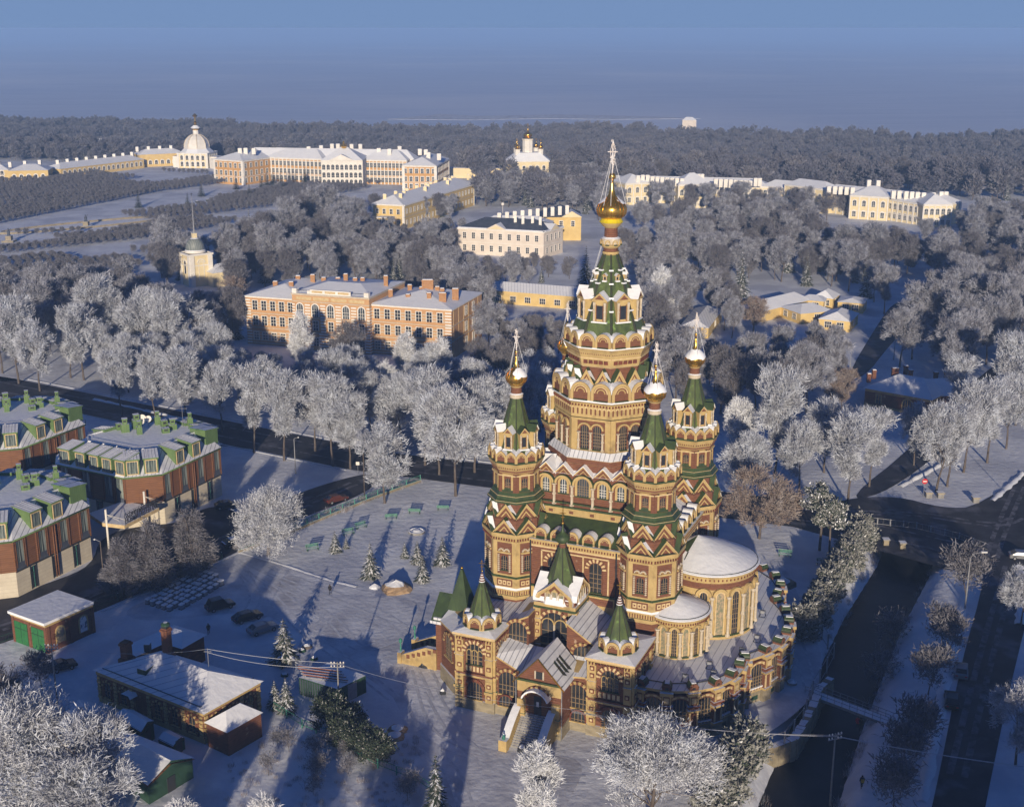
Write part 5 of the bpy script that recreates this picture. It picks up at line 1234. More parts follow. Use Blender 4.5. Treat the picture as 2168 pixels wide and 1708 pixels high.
m = MB(); q = quad_from((-196, 848), (-176, 826), 5); m.prism(q, -1, 6, 'white', 'snow'); o = m.build('link_gallery'); tag(o, 'low white link gallery with snowy terrace between domed pavilion and grand palace', 'gallery')
m = MB(); q = quad_from((-40, 792), (-6, 788), 5); m.prism(q, -1, 6, 'paleyellow', 'snow'); o = m.build('link_gallery'); tag(o, 'low pale link gallery with snowy terrace between grand palace and its gilded church', 'gallery')

# ---- long yellow building right of the garden
a, b, c = gp(1232, 510, 11), gp(1460, 520, 11), gp(1958, 370, 11)
YB = empty('yellow_block', (b[0], b[1], 0), 0, 'long golden yellow building with white cornice and many roof chimneys, end bay facing the trees', 'building')
q = [(a[0] - b[0], a[1] - b[1]), (0, 0), (c[0] - b[0], c[1] - b[1]), (c[0] + a[0] - 2 * b[0], c[1] + a[1] - 2 * b[1])]
m = MB(); m.prism(q, -.5, 11, 'yolk'); fr = poly_frames(q)
for j in (0, 1):
    m.T = fr[j][0]; l_ = fr[j][1]; m.box(-l_ / 2, -.5, 10.4, l_ / 2, 0, 11, 'white', 'snow'); m.box(-l_ / 2, -.2, 5.2, l_ / 2, 0, 5.45, 'whitetrim')
    for s in (-1, 1): aa, bb = sorted((s * l_ / 2, s * (l_ / 2 - .8))); m.box(aa, -.2, 0, bb, 0, 10.4, 'white')
m.T = I4; m.build('wall', YB)
yw = W(win_simple(1.3, 2.2, gl='glass', fr='white', t=.22), 'window')
rows(YB, *fr[0], (1.5, 6.6), 4, yw); rows(YB, *fr[1], (1.5, 6.6), 20, yw)
m = MB(); hip(m, q, 11, 3.5, .9, 'snow', .6); m.build('roof', YB)
d = Vector(q[2]); dn = d.normalized(); nn = Vector(q[0]).normalized(); 
chimneys(YB, [tuple(dn * (8 + i * 9.4) + nn * (5.0 + 2.5 * (i % 3))) for i in range(10)] + [tuple(dn * (4 + i * 12) + nn * 11) for i in range(7)], 12.2, 1.5, 2.8, 'paleyellow')
m = MB(); m.T = fr[0][0]; m.box(-3, -5, -.5, 3, 0, 5.6, 'yolk', 'snow'); m.box(-3.3, -5.3, 5.4, 3.3, 0, 5.8, 'white', 'snow'); 
for k in range(4): m.tube((-2.7 + 1.8 * k, -5.2, 0), (-2.7 + 1.8 * k, -5.2, 5.4), .25, .22, 'white', 6)
m.build('porch', YB); rows(YB, fr[0][0] @ Matrix.Translation((0, -5.0, 0)), 6, (2.2,), 3, yw, margin=.4)

# ---- pale mansion behind the cathedral
def mz(x, y, z): return P((1000 + x / 5.0225) * .92767, (400 + y / 5.0225) * .92767, z)
a, b, c = mz(225, 600, 10.5), mz(1210, 650, 10.5), mz(1430, 590, 10.5)
MN = empty('pale_mansion', (b[0], b[1], 0), 0, 'pale pink mansion with dark slate roof, pediments and a row of white chimneys', 'mansion')
q = [(a[0] - b[0], a[1] - b[1]), (0, 0), (c[0] - b[0], c[1] - b[1]), (c[0] + a[0] - 2 * b[0], c[1] + a[1] - 2 * b[1])]
m = MB(); m.prism(q, -.5, 10.5, 'palepink'); fr = poly_frames(q)
for j in (0, 1): m.T = fr[j][0]; l_ = fr[j][1]; m.box(-l_ / 2 - .2, -.5, 10, l_ / 2 + .2, 0, 10.5, 'white'); m.box(-l_ / 2, -.15, 5, l_ / 2, 0, 5.2, 'white')
m.T = I4; m.build('wall', MN); mw_ = W(win_simple(1.3, 2.3, gl='glass', fr='white', t=.25, nx=2, nz=3), 'window')
rows(MN, *fr[0], (1.6, 6.5), 9, mw_); rows(MN, *fr[1], (1.6, 6.5), 4, mw_)
m = MB(); hip(m, q, 10.5, 3.6, .95, 'slate', .6)
for j in (0, 1): m.T = fr[j][0]; l_ = fr[j][1]; m.extr([(-l_ / 2 + .2, 10.55), (l_ / 2 - .2, 10.55), (l_ / 2 - .4, 10.9), (-l_ / 2 + .4, 10.9)], -.7, .7, 'snow', 'snow')
m.T = I4; m.build('roof', MN)
for T_, w in ((fr[0][0] @ Matrix.Translation((-1.5, 0, 0)), 9), (fr[1][0], 8)):
    g = MB(); g.T = T_; g.extr([(-w / 2, 10.5), (w / 2, 10.5), (0, 12.8)], -.9, 5, 'palepink', 'snow'); g.poly([(-w / 2 + 1.2, -.95, 10.75), (w / 2 - 1.2, -.95, 10.75), (0, -.95, 12.2)], 'paleyellow'); g.build('pediment', MN)
dv = Vector(q[0]); dn = dv.normalized(); nn = Vector(q[2]).normalized()
chimneys(MN, [tuple(dn * (4 + 3.6 * i) + nn * (5 + .8 * (i % 2))) for i in range(4)], 12.3, 1.1, 3.2, 'white')
chimneys(MN, [tuple(dn * (26 - 1.5 * i) + nn * (14 + 3.5 * i)) for i in range(10)], 11.5, 1.5, 3.6, 'white')
a2 = mz(1180, 480, 10); b2 = mz(1640, 480, 10); RX = [(a2[0] - b[0], a2[1] - b[1]), (b2[0] - b[0], b2[1] - b[1])]
q2 = quad_from(RX[0], RX[1], 18); m = MB(); m.prism(q2, -.5, 10, 'yolk'); wg = m.build('rear_wing', MN); m = MB(); hip(m, q2, 10, 4, .9, 'slate', .6); m.T = poly_frames(q2)[0][0]; m.build('roof', wg)
T_, l_ = poly_frames(q2)[0]; rows(wg, T_, l_, (6,), 3, mw_)
g = MB(); g.T = T_ @ Matrix.Translation((4.5, 0, 0)); g.extr([(-4.5, 10), (4.5, 10), (0, 12.6)], -1.0, 8, 'paleyellow', 'snow'); g.build('pediment', wg)
q3 = quad_from((dv.x * .95 + nn.x * 12, dv.y * .95 + nn.y * 12), (nn.x * 14 - 4, nn.y * 14 + 6), 14); m = MB(); m.prism(q3, -.5, 10.2, 'palepink'); wg = m.build('rear_wing', MN); m = MB(); hip(m, q3, 10.2, 3, .9, 'snow', .6); m.build('roof', wg)
m = MB(); m.tube((0, 0, 0), (0, 0, 3.4), .12, .1, 'white', 6); m.ball((0, 0, 4.0), .75, 'white', 12, 8)
p = mz(740, 350, 13.5); o = m.build('white_ball_aerial', None, Matrix.Translation((p[0], p[1], 10.2))); tag(o, 'white ball on a thin mast over the pale mansion roof', 'aerial')

# ---- low yellow garages
def longlow(name, lab, A_, B_, depth, h, rise, wm_, nw, roofm='snowroof', cat='building', wins=True, group=None):
    root = empty(name, (A_[0], A_[1], 0), 0, lab, cat, group); q = quad_from((0, 0), (B_[0] - A_[0], B_[1] - A_[1]), depth)
    m = MB(); m.prism(q, -.4, h, wm_); m.build('wall', root); m = MB(); hip(m, q, h, rise, .75, roofm, .5); m.build('roof', root)
    if wins:
        T_, l_ = poly_frames(q)[0]; rows(root, T_, l_, (.9,), nw, lowin); 
        T_, l_ = poly_frames(q)[3]; rows(root, T_, l_, (.9,), 1, lowin)
        T_, l_ = poly_frames(q)[1]; rows(root, T_, l_, (.9,), 1, lowin)
    return root, q
lowin = W(win_simple(1.9, 1.8, gl='glass', fr='white', t=.12, nx=3, nz=2), 'window')
A_ = mz(250, 1290, 4.2); B_ = mz(1660, 1400, 4.2)
longlow('yellow_garage', 'long low yellow outbuilding with plain snow roof, left of the green tent tower', A_, B_, 10, 4.2, 2.2, 'yolk', 8)
A_ = P(1436, 679, 3.6); B_ = P(1540, 690, 3.6)
longlow('yellow_shed', 'low yellow shed under a broad snow roof, right behind the rightmost cathedral dome', P(1440, 690, 3.2), P(1500, 694, 3.2), 26, 3.2, 1.8, 'yolk', 1)
def fq(x, y, z): return P((1400 + x / 2.3138) * .92767, (260 + y / 2.3138) * .92767, z)
farm = [('yellow cottage with a long ridge roof, longest of the huddled yellow sheds', fq(665, 1022, 3.2), fq(790, 1045, 3.2), 26, 2.4),
        ('small yellow shed with hipped snow roof, at the top of the huddled yellow sheds', fq(1055, 955, 4), fq(1160, 965, 4), 8, 2.2),
        ('yellow shed with flat snowy roof in the middle of the huddled yellow sheds', fq(975, 985, 3), fq(1110, 995, 3), 8, 1.2),
        ('yellow shed facing a small yard, below the flat roofed one', fq(880, 1012, 3.6), fq(990, 1050, 3.6), 12, 1.8),
        ('lowest and rightmost of the huddled yellow sheds, blue-white hipped roof', fq(1085, 1080, 3.4), fq(1250, 1095, 3.4), 13, 2.0),
        ('half hidden yellow shed at the right end of the huddle', fq(1185, 1000, 2.8), fq(1320, 1010, 2.8), 9, 1.0)]
for lab, a, b, dp_, rs in farm: longlow('farm_shed', lab, a, b, dp_, 3.3, rs, 'yolk', 2, 'snow', 'shed', True, 'yellow sheds in the trees')

# ---- red brick house on the right
def rq(x, y, z): return P((1500 + x / 2.5902) * .92767, (640 + y / 2.5902) * .92767, z)
a, b = rq(1230, 635, 4.3), rq(1620, 705, 4.3)
RH = empty('red_brick_house', (a[0], a[1], 0), 0, 'single-storey red brick house with yellow trim, snow roof and brick chimneys, among trees at right', 'house')
q = quad_from((0, 0), (b[0] - a[0], b[1] - a[1]), 15); m = MB(); m.prism(q, -.4, 3.6, 'brick'); m.prism([(x * 1.01, y * 1.01) for x, y in q], 3.6, 4.3, 'cream'); m.prism([(x * 1.01 - .05, y * 1.01 - .05) for x, y in q], -.4, .6, 'cream')
m.build('wall', RH); fr = poly_frames(q); m = MB(); hip(m, q, 4.3, 2.8, .7, 'snow', .6)
q2 = quad_from((q[1][0] - 3, q[1][1] + 3), (q[1][0] + 14, q[1][1] + 6.5), 12); m.prism(q2, -.4, 4.0, 'brick'); hip(m, q2, 4.0, 2.6, .9, 'snow', .6); m.build('roof', RH)
rwn = W(win_simple(1.2, 2.2, gl='glass', fr='cream', t=.2), 'window'); bgw = W(win_simple(2.4, 2.5, True, gl='glass', fr='cream', t=.25, nx=4, nz=2), 'arched_window')
put(rwn, 'window', RH, fr[0][0] @ Matrix.Translation((-4.6, 0, 1))); put(bgw, 'arched_window', RH, fr[0][0] @ Matrix.Translation((2.6, 0, .8))); put(rwn, 'window', RH, fr[0][0] @ Matrix.Translation((5.6, 0, 1)))
rows(RH, fr[3][0], fr[3][1], (1,), 3, rwn)
chimneys(RH, [(1.8, 4.0, 2.2), (4, 7.5, 2.2), (8.5, 5.5, 3.2, 1.6), (12, 8.5, 3.0), (12, 4.5, 3.0)], 4.6, .9, 3, 'brick'); chimneys(RH, [(18, 4, 2.8), (20.5, 4, 2.8), (21, 1.5, 2.6)], 4.4, .9, 3, 'brick')

# ---- pale long palaces at right
ww = W(win_simple(1.6, 2.8, True, gl='glassbright', fr='white', t=.4, nx=2, nz=3), 'window')
def fq0(x, y, z): return fq(x, y, z)
O = fq(65, 368, 11)
GW1 = empty('corps_building', (O[0], O[1], 0), 0, 'long pale yellow palace with a comb of white chimneys, screened by bare trees', 'palace', 'pale palace blocks with chimney combs')
segs = [((65, 368), (190, 362), 15, 11, 3, 4), ((190, 366), (350, 372), 13, 10, 5, 3), ((345, 374), (520, 372), 16, 12, 5, 5), ((520, 376), (820, 384), 13, 10, 9, 3)]
def r2(p, z): v = fq(p[0], p[1], z); return (v[0] - O[0], v[1] - O[1])
def front_line(pts, root, segs, org, far):
    for (p0, p1, dpth, h, nw, rs) in segs:
        a = fq(p0[0], p0[1], h); b = fq(p1[0], p1[1], h); a = (a[0] - org[0], a[1] - org[1]); b = (b[0] - org[0], b[1] - org[1])
        wing(root, a, b, dpth, h, 'paleyellow', 'snow', rs, nw, 2, ww, wz=[1.2, h * .55], pil=True)
front_line(None, GW1, segs, O, 0)
a, b = r2((80, 366), 10), r2((815, 384), 10); wing(GW1, (a[0], a[1] + 4), (b[0], b[1] + 4), 11, 10, 'paleyellow', 'snow', 3, 0, 2, ww, pil=False)
for x, y in [(130, 338), (155, 335), (180, 335)] + [(205 + 26 * i, 342 + 2 * i) for i in range(7)] + [(412, 330), (430, 330), (449, 330), (468, 330)] + [(540 + 26 * i, 355 + 1.5 * i) for i in range(8)] + [(750, 352), (772, 352)]:
    p = r2((x, y), 13.5); chimneys(GW1, [p], 10.6, 1.9, 4.0, 'white')
O = fq(1250, 430, 11)
GW2 = empty('corps_building', (O[0], O[1], 0), 0, 'pale yellow palace block with arched windows and domed middle roof, clear of trees', 'palace', 'pale palace blocks with chimney combs')
segs = [((1110, 408), (1255, 430), 13, 10, 4, 3), ((1252, 428), (1452, 440), 16, 11.2, 4, 4), ((1450, 448), (1645, 476), 13, 10, 7, 3), ((1640, 478), (1790, 478), 17, 10.5, 5, 4), ((780, 380), (920, 392), 12, 9, 3, 3), ((905, 372), (1120, 398), 11, 12, 4, 3)]
front_line(None, GW2, segs, O, 0)
a, b = r2((790, 384), 10), r2((1130, 410), 10); wing(GW2, (a[0], a[1] + 3), (b[0], b[1] + 3), 11, 10, 'paleyellow', 'snow', 3, 0, 2, ww, pil=False)
a, b = r2((1110, 408), 10), r2((1785, 478), 10); wing(GW2, (a[0], a[1] + 3), (b[0], b[1] + 3), 11, 10, 'paleyellow', 'snow', 3, 0, 2, ww, pil=False)
for x, y in [(1137, 392), (1168, 392), (1198, 393), (1230, 395), (1262, 398)] + [(1347, 380), (1396, 382)] + [(1478, 415), (1508, 415), (1545, 418), (1575, 420), (1605, 422), (1637, 425), (1688, 425), (1730, 420), (1755, 420)]:
    p = r2((x, y), 13.5); chimneys(GW2, [p], 10.6 if x not in (1347, 1396) else 12.6, 1.9, 3.6, 'white')
m = MB(); p = fq(1350, 470, 7); m.T = Matrix.Translation((p[0] - O[0], p[1] - O[1] - .5, 0)) @ Matrix.Rotation(rad(-12), 4, 'Z'); m.extr([(-6, 11.0), (6, 11.0), (4, 12.6), (0, 13.7), (-4, 12.6)], -1.5, 3, 'yolk', 'snow'); m.arch(0, 12.1, .4, .7, -1.7, -1.4, 'white', 8); m.build('pediment', GW2)
p = P(1310, 385, 6); m = MB(); q = quad_from((0, 0), (22, -3), 12); m.prism(q, -.5, 6, 'palepink'); hip(m, q, 6, 3, .9, 'snow', .5); rt = empty('pink_cottage', (p[0] - 12, p[1], 0), 0, 'small pinkish house with snow roof, directly left of the top golden dome', 'house'); m.build('wall', rt); rows(rt, *poly_frames(q)[0], (2,), 5, yw)
m = MB(); q = quad_from((0, 0), (14, -1.2), 9); m.prism(q, -17, -2, 'palepink', 'snow'); hip(m, q, -2, 3, .9, 'snow', .5); p = P(1465, 272, -10); o = m.build('seaside_house', None, Matrix.Translation((p[0] - 10, p[1], 0))); tag(o, 'far snowy-roofed house by the shore above the right-hand woods', 'house')
for i, (x, y) in enumerate(((20, 355), (190, 305))):
    p = P(x, y - 10, -4); m = MB(); q = quad_from((0, 0), (24, -2), 12); m.prism(q, -17, -7, 'palepink'); hip(m, q, -7, 3, .9, 'snow', .5); o = m.build('park_house', None, Matrix.Translation((p[0], p[1], 0))); tag(o, ('pale house among the far trees at the left edge', 'pale house glimpsed in the far trees left of the domed pavilion')[i], 'house')
# ================================================================= FOREGROUND YARD
def fg(x, y, z=0): return P(x / 2.2583 * .92767, (1300 + y / 2.2583) * .92767, z)
# brick garage
a, b, c = fg(58, 222, 4.5), fg(235, 285, 4.5), fg(478, 178, 4.5)
GA = empty('brick_garage', (b[0], b[1], 0), 0, 'square brick garage with green doors, arched picture panels and thick snow roof', 'garage')
q = [(a[0] - b[0], a[1] - b[1]), (0, 0), (c[0] - b[0], c[1] - b[1]), (a[0] + c[0] - 2 * b[0], a[1] + c[1] - 2 * b[1])]
m = MB(); m.prism(q, -.4, 4.1, 'brick'); m.prism([(x * 1.02 - .08, y * 1.02 - .08) for x, y in q], 4.1, 4.4, 'cream'); fr = poly_frames(q)
for j in (0, 1):
    m.T = fr[j][0]; l_ = fr[j][1]
    for s in (-1, 0, 1): m.box(s * (l_ / 2 - .25) - .25, -.12, 0, s * (l_ / 2 - .25) + .25, 0, 4.1, 'brick')
m.T = I4; m.build('wall', GA)
m = MB(); k = [(x * 1.06 - .2 + .0, y * 1.06 - .15) for x, y in q]; m.prism(k, 4.4, 4.8, 'snow'); m.build('roof', GA)
g = MB(); l_ = fr[0][1]
for nm, x in (('l', -l_ / 4), ('r', l_ / 4)):
    g = MB(); g.box(-l_ * .19, -.08, 0, l_ * .19, 0, 3.5, 'garagegreen'); g.box(-.03, -.1, 0, .03, -.08, 3.5, 'shedgreen'); g.box(-l_ * .19, -.1, 2.4, l_ * .19, -.08, 2.5, 'shedgreen'); g.build('garage_door', GA, fr[0][0] @ Matrix.Translation((x, 0, 0)))
for x, gl in ((-1.9, 'icon'), (2.2, 'posterwhite')):
    p_ = win_mb(1.3, 2.5, True, 1, 1, gl, 'mullion', 'cream', .2, None, .1); p_.build('picture_panel', GA, fr[1][0] @ Matrix.Translation((x, 0, .9)))
# long brick house
z = 4.6
a, b, c, d_ = fg(475, 515, z), fg(1050, 745, z), fg(1360, 572, z), fg(830, 416, z)
LH = empty('long_brick_house', (b[0], b[1], 0), 0, 'long low brick and yellow house with snow roof and tall red chimney', 'house')
q = rel([a, b, c, d_], b); cxx = sum(p[0] for p in q) / 4; cyy = sum(p[1] for p in q) / 4
wq = [(cxx + (x - cxx) * .95, cyy + (y - cyy) * .93) for x, y in q]
m = MB(); m.prism(wq, -.5, .7, 'cream'); m.prism(wq, .7, 4.0, 'brick'); m.prism([(cxx + (x - cxx) * 1.01, cyy + (y - cyy) * 1.015) for x, y in wq], 4.0, 4.5, 'cream')
fr = poly_frames(wq)
for j, n in ((0, 6), (1, 3)):
    m.T = fr[j][0]; l_ = fr[j][1]
    for k in range(n + 1):
        x = -l_ / 2 + .4 + k * (l_ - .8) / n
        for i in range(6): m.box(x - .35 + .08 * (i % 2), -.15, .7 + i * .55, x + .35 - .08 * (i % 2), 0, 1.1 + i * .55, 'cream')
m.T = I4; m.build('wall', LH)
aw_ = win_mb(1.1, 2.2, True, 2, 3, 'glass', 'mullion', 'brick', .2, 'cream', .1); aw_.arch(0, 1.65, .75, 1.0, -.2, 0, 'cream', 9, m2='brick'); aw_ = W(aw_, 'arched_window')
for j, n in ((0, 6), (1, 3)):
    l_ = fr[j][1]
    for k in range(n): 
        if (j, k) != (0, 2): put(aw_, 'arched_window', LH, fr[j][0] @ Matrix.Translation((-l_ / 2 + .4 + (k + .5) * (l_ - .8) / n, 0, 1.1)))
dd = MB(); dd.box(-.7, -.1, 0, .7, 0, 2.9, 'wood'); dd.build('door', LH, fr[0][0] @ Matrix.Translation((-3.1, 0, .2)))
dd = MB(); dd.extr([(-1.0, 3.2), (1.0, 3.2), (.7, 3.6), (-.7, 3.6)], -1.3, 0, 'darkmetal', 'snow'); dd.build('door_hood', LH, fr[0][0] @ Matrix.Translation((-3.1, 0, 0)))
m = MB(); e = [Vector(p) for p in q]
rA = (e[0] * .62 + e[3] * .38) ; R1 = Vector(rel([fg(835, 420, 7.4)], b)[0]); R2 = Vector(rel([fg(1068, 508, 7.6)], b)[0]); R0 = R1 + (e[0] - e[3]) * 0 + Vector((-2.5, 1.4))
n = m.add([(p.x, p.y, z) for p in e] + [(R1.x, R1.y, 7.3), (R2.x, R2.y, 7.3)])
for f in ((0, 1, 5, 4), (1, 2, 5), (2, 3, 4, 5), (3, 0, 4), (3, 2, 1, 0)): m.face([n + i for i in f], 'snowroofy' if len(f) > 3 and f[0] == 0 else 'snow')
for i in (0, 1):
    s_ = e[i].lerp(Vector((cxx, cyy)), .12); t_ = e[i + 1].lerp(Vector((cxx, cyy)), .12); m.tube((s_.x, s_.y, z + .42), (t_.x, t_.y, z + .42), .06, .06, 'darkmetal', 4)
m.build('roof', LH)
def chim(root, p, h, w, cap=True, nm='chimney'):
    m = MB(); m.box(-w * .75, -w * .75, -.8, w * .75, w * .75, .5, 'brick'); m.box(-w / 2, -w / 2, .5, w / 2, w / 2, h, 'brick'); m.box(-w * .62, -w * .62, h - .5, w * .62, w * .62, h - .2, 'brick')
    if cap: m.box(-w * .4, -w * .4, h, w * .4, w * .4, h + .35, 'darkmetal'); m.stack(10, [(w * .62, h + .35, 'shedgreen'), (w * .62, h + .55, 'shedgreen'), (w * .3, h + .75, 'snow')])
    m.build(nm, root, Matrix.Translation((p[0] - b[0], p[1] - b[1], p[2])) @ Matrix.Rotation(rad(-25), 4, 'Z'))
p = fg(865, 438, 6.8); chim(LH, (p[0], p[1], 6.6), 4.2, .95)
p = fg(655, 470, 5.2); chim(LH, (p[0], p[1], 5.2), 2.9, 1.1, False)
p = fg(762, 410, 6); m = MB(); m.box(-.4, -.4, 0, .4, .4, 1.1, 'darkmetal', 'snow'); m.build('roof_vent', LH, Matrix.Translation((p[0] - b[0], p[1] - b[1], 5.8)))
p = fg(730, 540, 5.5); m = MB(); n = m.add([(-.75, 0, 0), (.75, 0, 0), (.75, 0, .95), (-.75, 0, .95), (-.75, 2.8, .9), (.75, 2.8, .9), (.75, 2.8, 1.2), (-.75, 2.8, 1.2)])
for f, mm in (((0, 1, 2, 3), 'shedgreen'), ((1, 5, 6, 2), 'shedgreen'), ((4, 0, 3, 7), 'shedgreen'), ((3, 2, 6, 7), 'snow')): m.face([n + i for i in f], mm)
m.build('roof_dormer', LH, Matrix.Translation((p[0] - b[0], p[1] - b[1], 5.3)) @ Matrix.Rotation(rad(-28), 4, 'Z'))
# left lean part and rear wing
a3 = [fg(475, 515, 4.3), fg(640, 590, 4.3), fg(700, 540, 4.3)]
q5 = rel([fg(880, 300, 4.2), fg(1045, 335, 4.2), fg(1000, 285, 4.2), fg(900, 262, 4.2)], b)
RW = quad_from(tuple(Vector(rel([fg(935, 400, 4)], b)[0])), tuple(Vector(rel([fg(1050, 335, 4)], b)[0])), 5.5)
m = MB(); m.prism(RW, -.4, 4.0, 'brickdark'); hip(m, RW, 4.0, 1.2, .9, 'snow', .5); m.build('rear_wing', LH)
RW = [Vector(rel([fg(x, y, 4.5)], b)[0]) for x, y in ((620, 395), (900, 275), (940, 330), (700, 440))]
m = MB(); m.prism([(p.x, p.y) for p in (RW[0], RW[3], RW[2], RW[1])], -.4, 4.3, 'brickdark', 'snow'); m.build('rear_wing', LH)
# annex
a, b2, c = fg(1055, 785, 3.4), fg(1170, 838, 3.4), fg(1352, 735, 3.4)
q = rel([a, b2, c, (a[0] + c[0] - b2[0], a[1] + c[1] - b2[1])], b); cx2 = sum(p[0] for p in q) / 4; cy2 = sum(p[1] for p in q) / 4
m = MB(); m.prism([(cx2 + (x - cx2) * .95, cy2 + (y - cy2) * .95) for x, y in q], -.5, 3.35, 'brick'); m.build('annex', LH)
m = MB(); hip(m, q, 3.4, 1.5, .9, 'snow', .1); m.build('annex_roof', LH)
# sheds in the corner
def shed(name, lab, px, z, rise, wallm, roofm='snow', ridge=None):
    """px: corners front-left, front-right, back-right, back-left of the eave (picture), gable roof along the first edge"""
    w = [fg(x, y, z) for x, y in px]; o_ = w[1]; q = rel(w, o_); root = empty(name, (o_[0], o_[1], 0), 0, lab, 'shed')
    m = MB(); m.prism(q, -.4, z, wallm)
    v = [Vector(p) for p in q]; r0 = (v[0] + v[3]) / 2; r1 = (v[1] + v[2]) / 2
    n = m.add([(*v[1], z), (*v[2], z), (*r1, z + rise), (*v[3], z), (*v[0], z), (*r0, z + rise)]); m.face((n, n + 1, n + 2), wallm); m.face((n + 3, n + 4, n + 5), wallm); m.build('wall', root)
    m = MB(); c_ = (r0 + r1) / 2
    def ex(p, k=1.06): d = p - c_; return c_ + d * k
    V = [ex(p) for p in v]; A_, B_ = ex(r0), ex(r1)
    n = m.add([(*V[0], z - .05), (*V[1], z - .05), (*B_, z + rise + .1), (*A_, z + rise + .1), (*V[2], z - .05), (*V[3], z - .05)])
    m.face((n, n + 1, n + 2, n + 3), roofm); m.face((n + 3, n + 2, n + 4, n + 5), roofm)
    n = m.add([(*V[0], z - .3), (*V[1], z - .3), (*B_, z + rise - .4), (*A_, z + rise - .4), (*V[2], z - .3), (*V[3], z - .3)])
    m.face((n + 3, n + 2, n + 1, n), 'wood'); m.face((n + 5, n + 4, n + 2, n + 3), 'wood'); m.build('roof', root)
    dd = MB(); dd.box(-.6, -.06, 0, .6, 0, 2.0, 'darkmetal'); T_, l_ = poly_frames(q)[1]; dd.build('door', root, T_)
    return root
shed('timber_shed', 'dark green timber shed with wide snow roof at the bottom, overhung by frosted branches', [(520, 925), (760, 1100), (990, 965), (700, 850)], 2.8, 1.3, 'shedgreen')
shed('timber_shed', 'low shed with a blue-white snow roof, touching the front of the long brick house', [(345, 742), (480, 900), (640, 835), (480, 680)], 2.4, 1.0, 'brickdark')
shed('timber_shed', 'small square shed with snow roof between two larger ones in the bottom left', [(590, 750), (725, 830), (790, 775), (690, 722)], 2.6, .5, 'shedgreen')
shed('timber_shed', 'smallest shed with snow roof, beside the long brick house and a wood pile', [(815, 868), (890, 905), (950, 860), (880, 825)], 1.7, .3, 'shedgreen')
# container store
w = [fg(1540, 552, 2.6), fg(1740, 612, 2.6), fg(1885, 542, 2.6), fg(1690, 475, 2.6)]; q = rel(w, w[1]); CN = empty('storage_container', (w[1][0], w[1][1], 0), 0, 'dark green storage container with long snowy boards laid on its roof', 'container')
m = MB(); m.prism(q, 0, 2.55, 'shedgreen', 'snow'); T_, l_ = poly_frames(q)[0]; m.T = T_
for k in range(16): m.box(-l_ / 2 + .2 + k * l_ / 16, -.06, .1, -l_ / 2 + .35 + k * l_ / 16, 0, 2.4, 'slate')
m.T = I4; m.build('box_body', CN); dd = MB(); dd.box(-.8, -.07, .1, .8, 0, 2.4, 'greymetal'); dd.build('door', CN, poly_frames(q)[1][0])
for k in range(9):
    m = MB(); m.box(-3.4 + .2 * (k % 3), -.09, 0, 3.0 + .3 * (k % 2), .09, .14, 'rust' if k % 2 else 'greymetal', 'snow')
    a = fg(1640 + 5 * k, 545 + 7.5 * k - 40, 2.7); o = m.build('long_board', None, Matrix.Translation((a[0], a[1], 2.62 + .16 * (k % 2))) @ Matrix.Rotation(rad(-16 + (k % 3) * 1.5), 4, 'Z'))
    tag(o, 'long snow-dusted board lying among others on the roof of the dark green container', 'board', 'boards stacked on the container')

# ================================================================= POLES, LAMPS, WIRES
def pole(name, lab, px, h, cat, r=.12, kind='wood', rz=0, group=None, lean=0):
    p = P(*px); root = empty(name, (p[0], p[1], 0), rz, lab, cat, group); m = MB()
    if kind == 'lamp':
        m.tube((0, 0, 0), (0, 0, h), r, r * .6, 'greymetal', 7); m.build('post', root)
        m = MB(); m.path([(0, 0, h), (.5, 0, h + .7), (1.8, 0, h + 1.0)], .06, 'greymetal', 5); m.build('arm', root)
        m = MB(); m.box(1.6, -.14, h + .88, 2.5, .14, h + 1.06, 'lampwhite', 'snow'); m.build('lamp_head', root)
    elif kind == 'power':
        m.tube((0, 0, 0), (0, 0, h), r, r * .75, 'concrete', 7); m.build('post', root)
        for z in (h - .3, h - .8):
            m = MB(); m.box(-.9, -.05, z, .9, .05, z + .1, 'greymetal'); m.build('crossarm', root)
            for x in (-.8, -.4, .4, .8): m = MB(); m.stack(7, [(.04, z + .1, 'white'), (.09, z + .15, 'white'), (.09, z + .3, 'white'), (.03, z + .34, 'white')], (x, 0)); m.build('insulator', root)
    else:
        m.tube((0, 0, 0), (0, 0, h), r, r * .7, 'bark' if kind == 'wood' else 'greymetal', 7); m.build('post', root)
        m = MB(); m.tube((0, 0, h), (.8, -.1, h + .35), .05, .05, 'greymetal', 4); m.build('arm', root)
        m = MB(); m.stack(8, [(.1, h + .2, 'lampwhite'), (.22, h + .32, 'lampwhite'), (.06, h + .46, 'snow')], (.9, -.1)); m.build('lamp_head', root)
    return (p[0], p[1], h)
p1 = pole('utility_pole', 'tall concrete pole with wires, standing in front of the dark green container', (719, 1520), 8.2, 'pole', kind='power')
p2 = pole('utility_pole', 'leaning pole beside the brick garage with green doors', (123, 1500), 9.5, 'pole', kind='power')
pole('lamp_post', 'lamp post on the lane under the nearest hotel block', (222, 1250), 8.5, 'street lamp', kind='wood', rz=PI)
pole('lamp_post', 'tall lamp post on the lane side of the churchyard fence, left of the cathedral', (772, 1055), 11.5, 'street lamp', kind='wood', rz=PI)
pole('lamp_post', 'lamp post by the far street behind the single frosted tree', (626, 1003), 7.5, 'street lamp', kind='steel')
pole('lamp_post', 'lamp post standing by the big intersection at the right edge of the garden', (2210, 1130), 9, 'street lamp', kind='lamp')
pole('lamp_post', 'curved street lamp standing beside the right-hand road, above the parked cars', (2043, 1289), 8.6, 'street lamp', kind='lamp', r=.15)
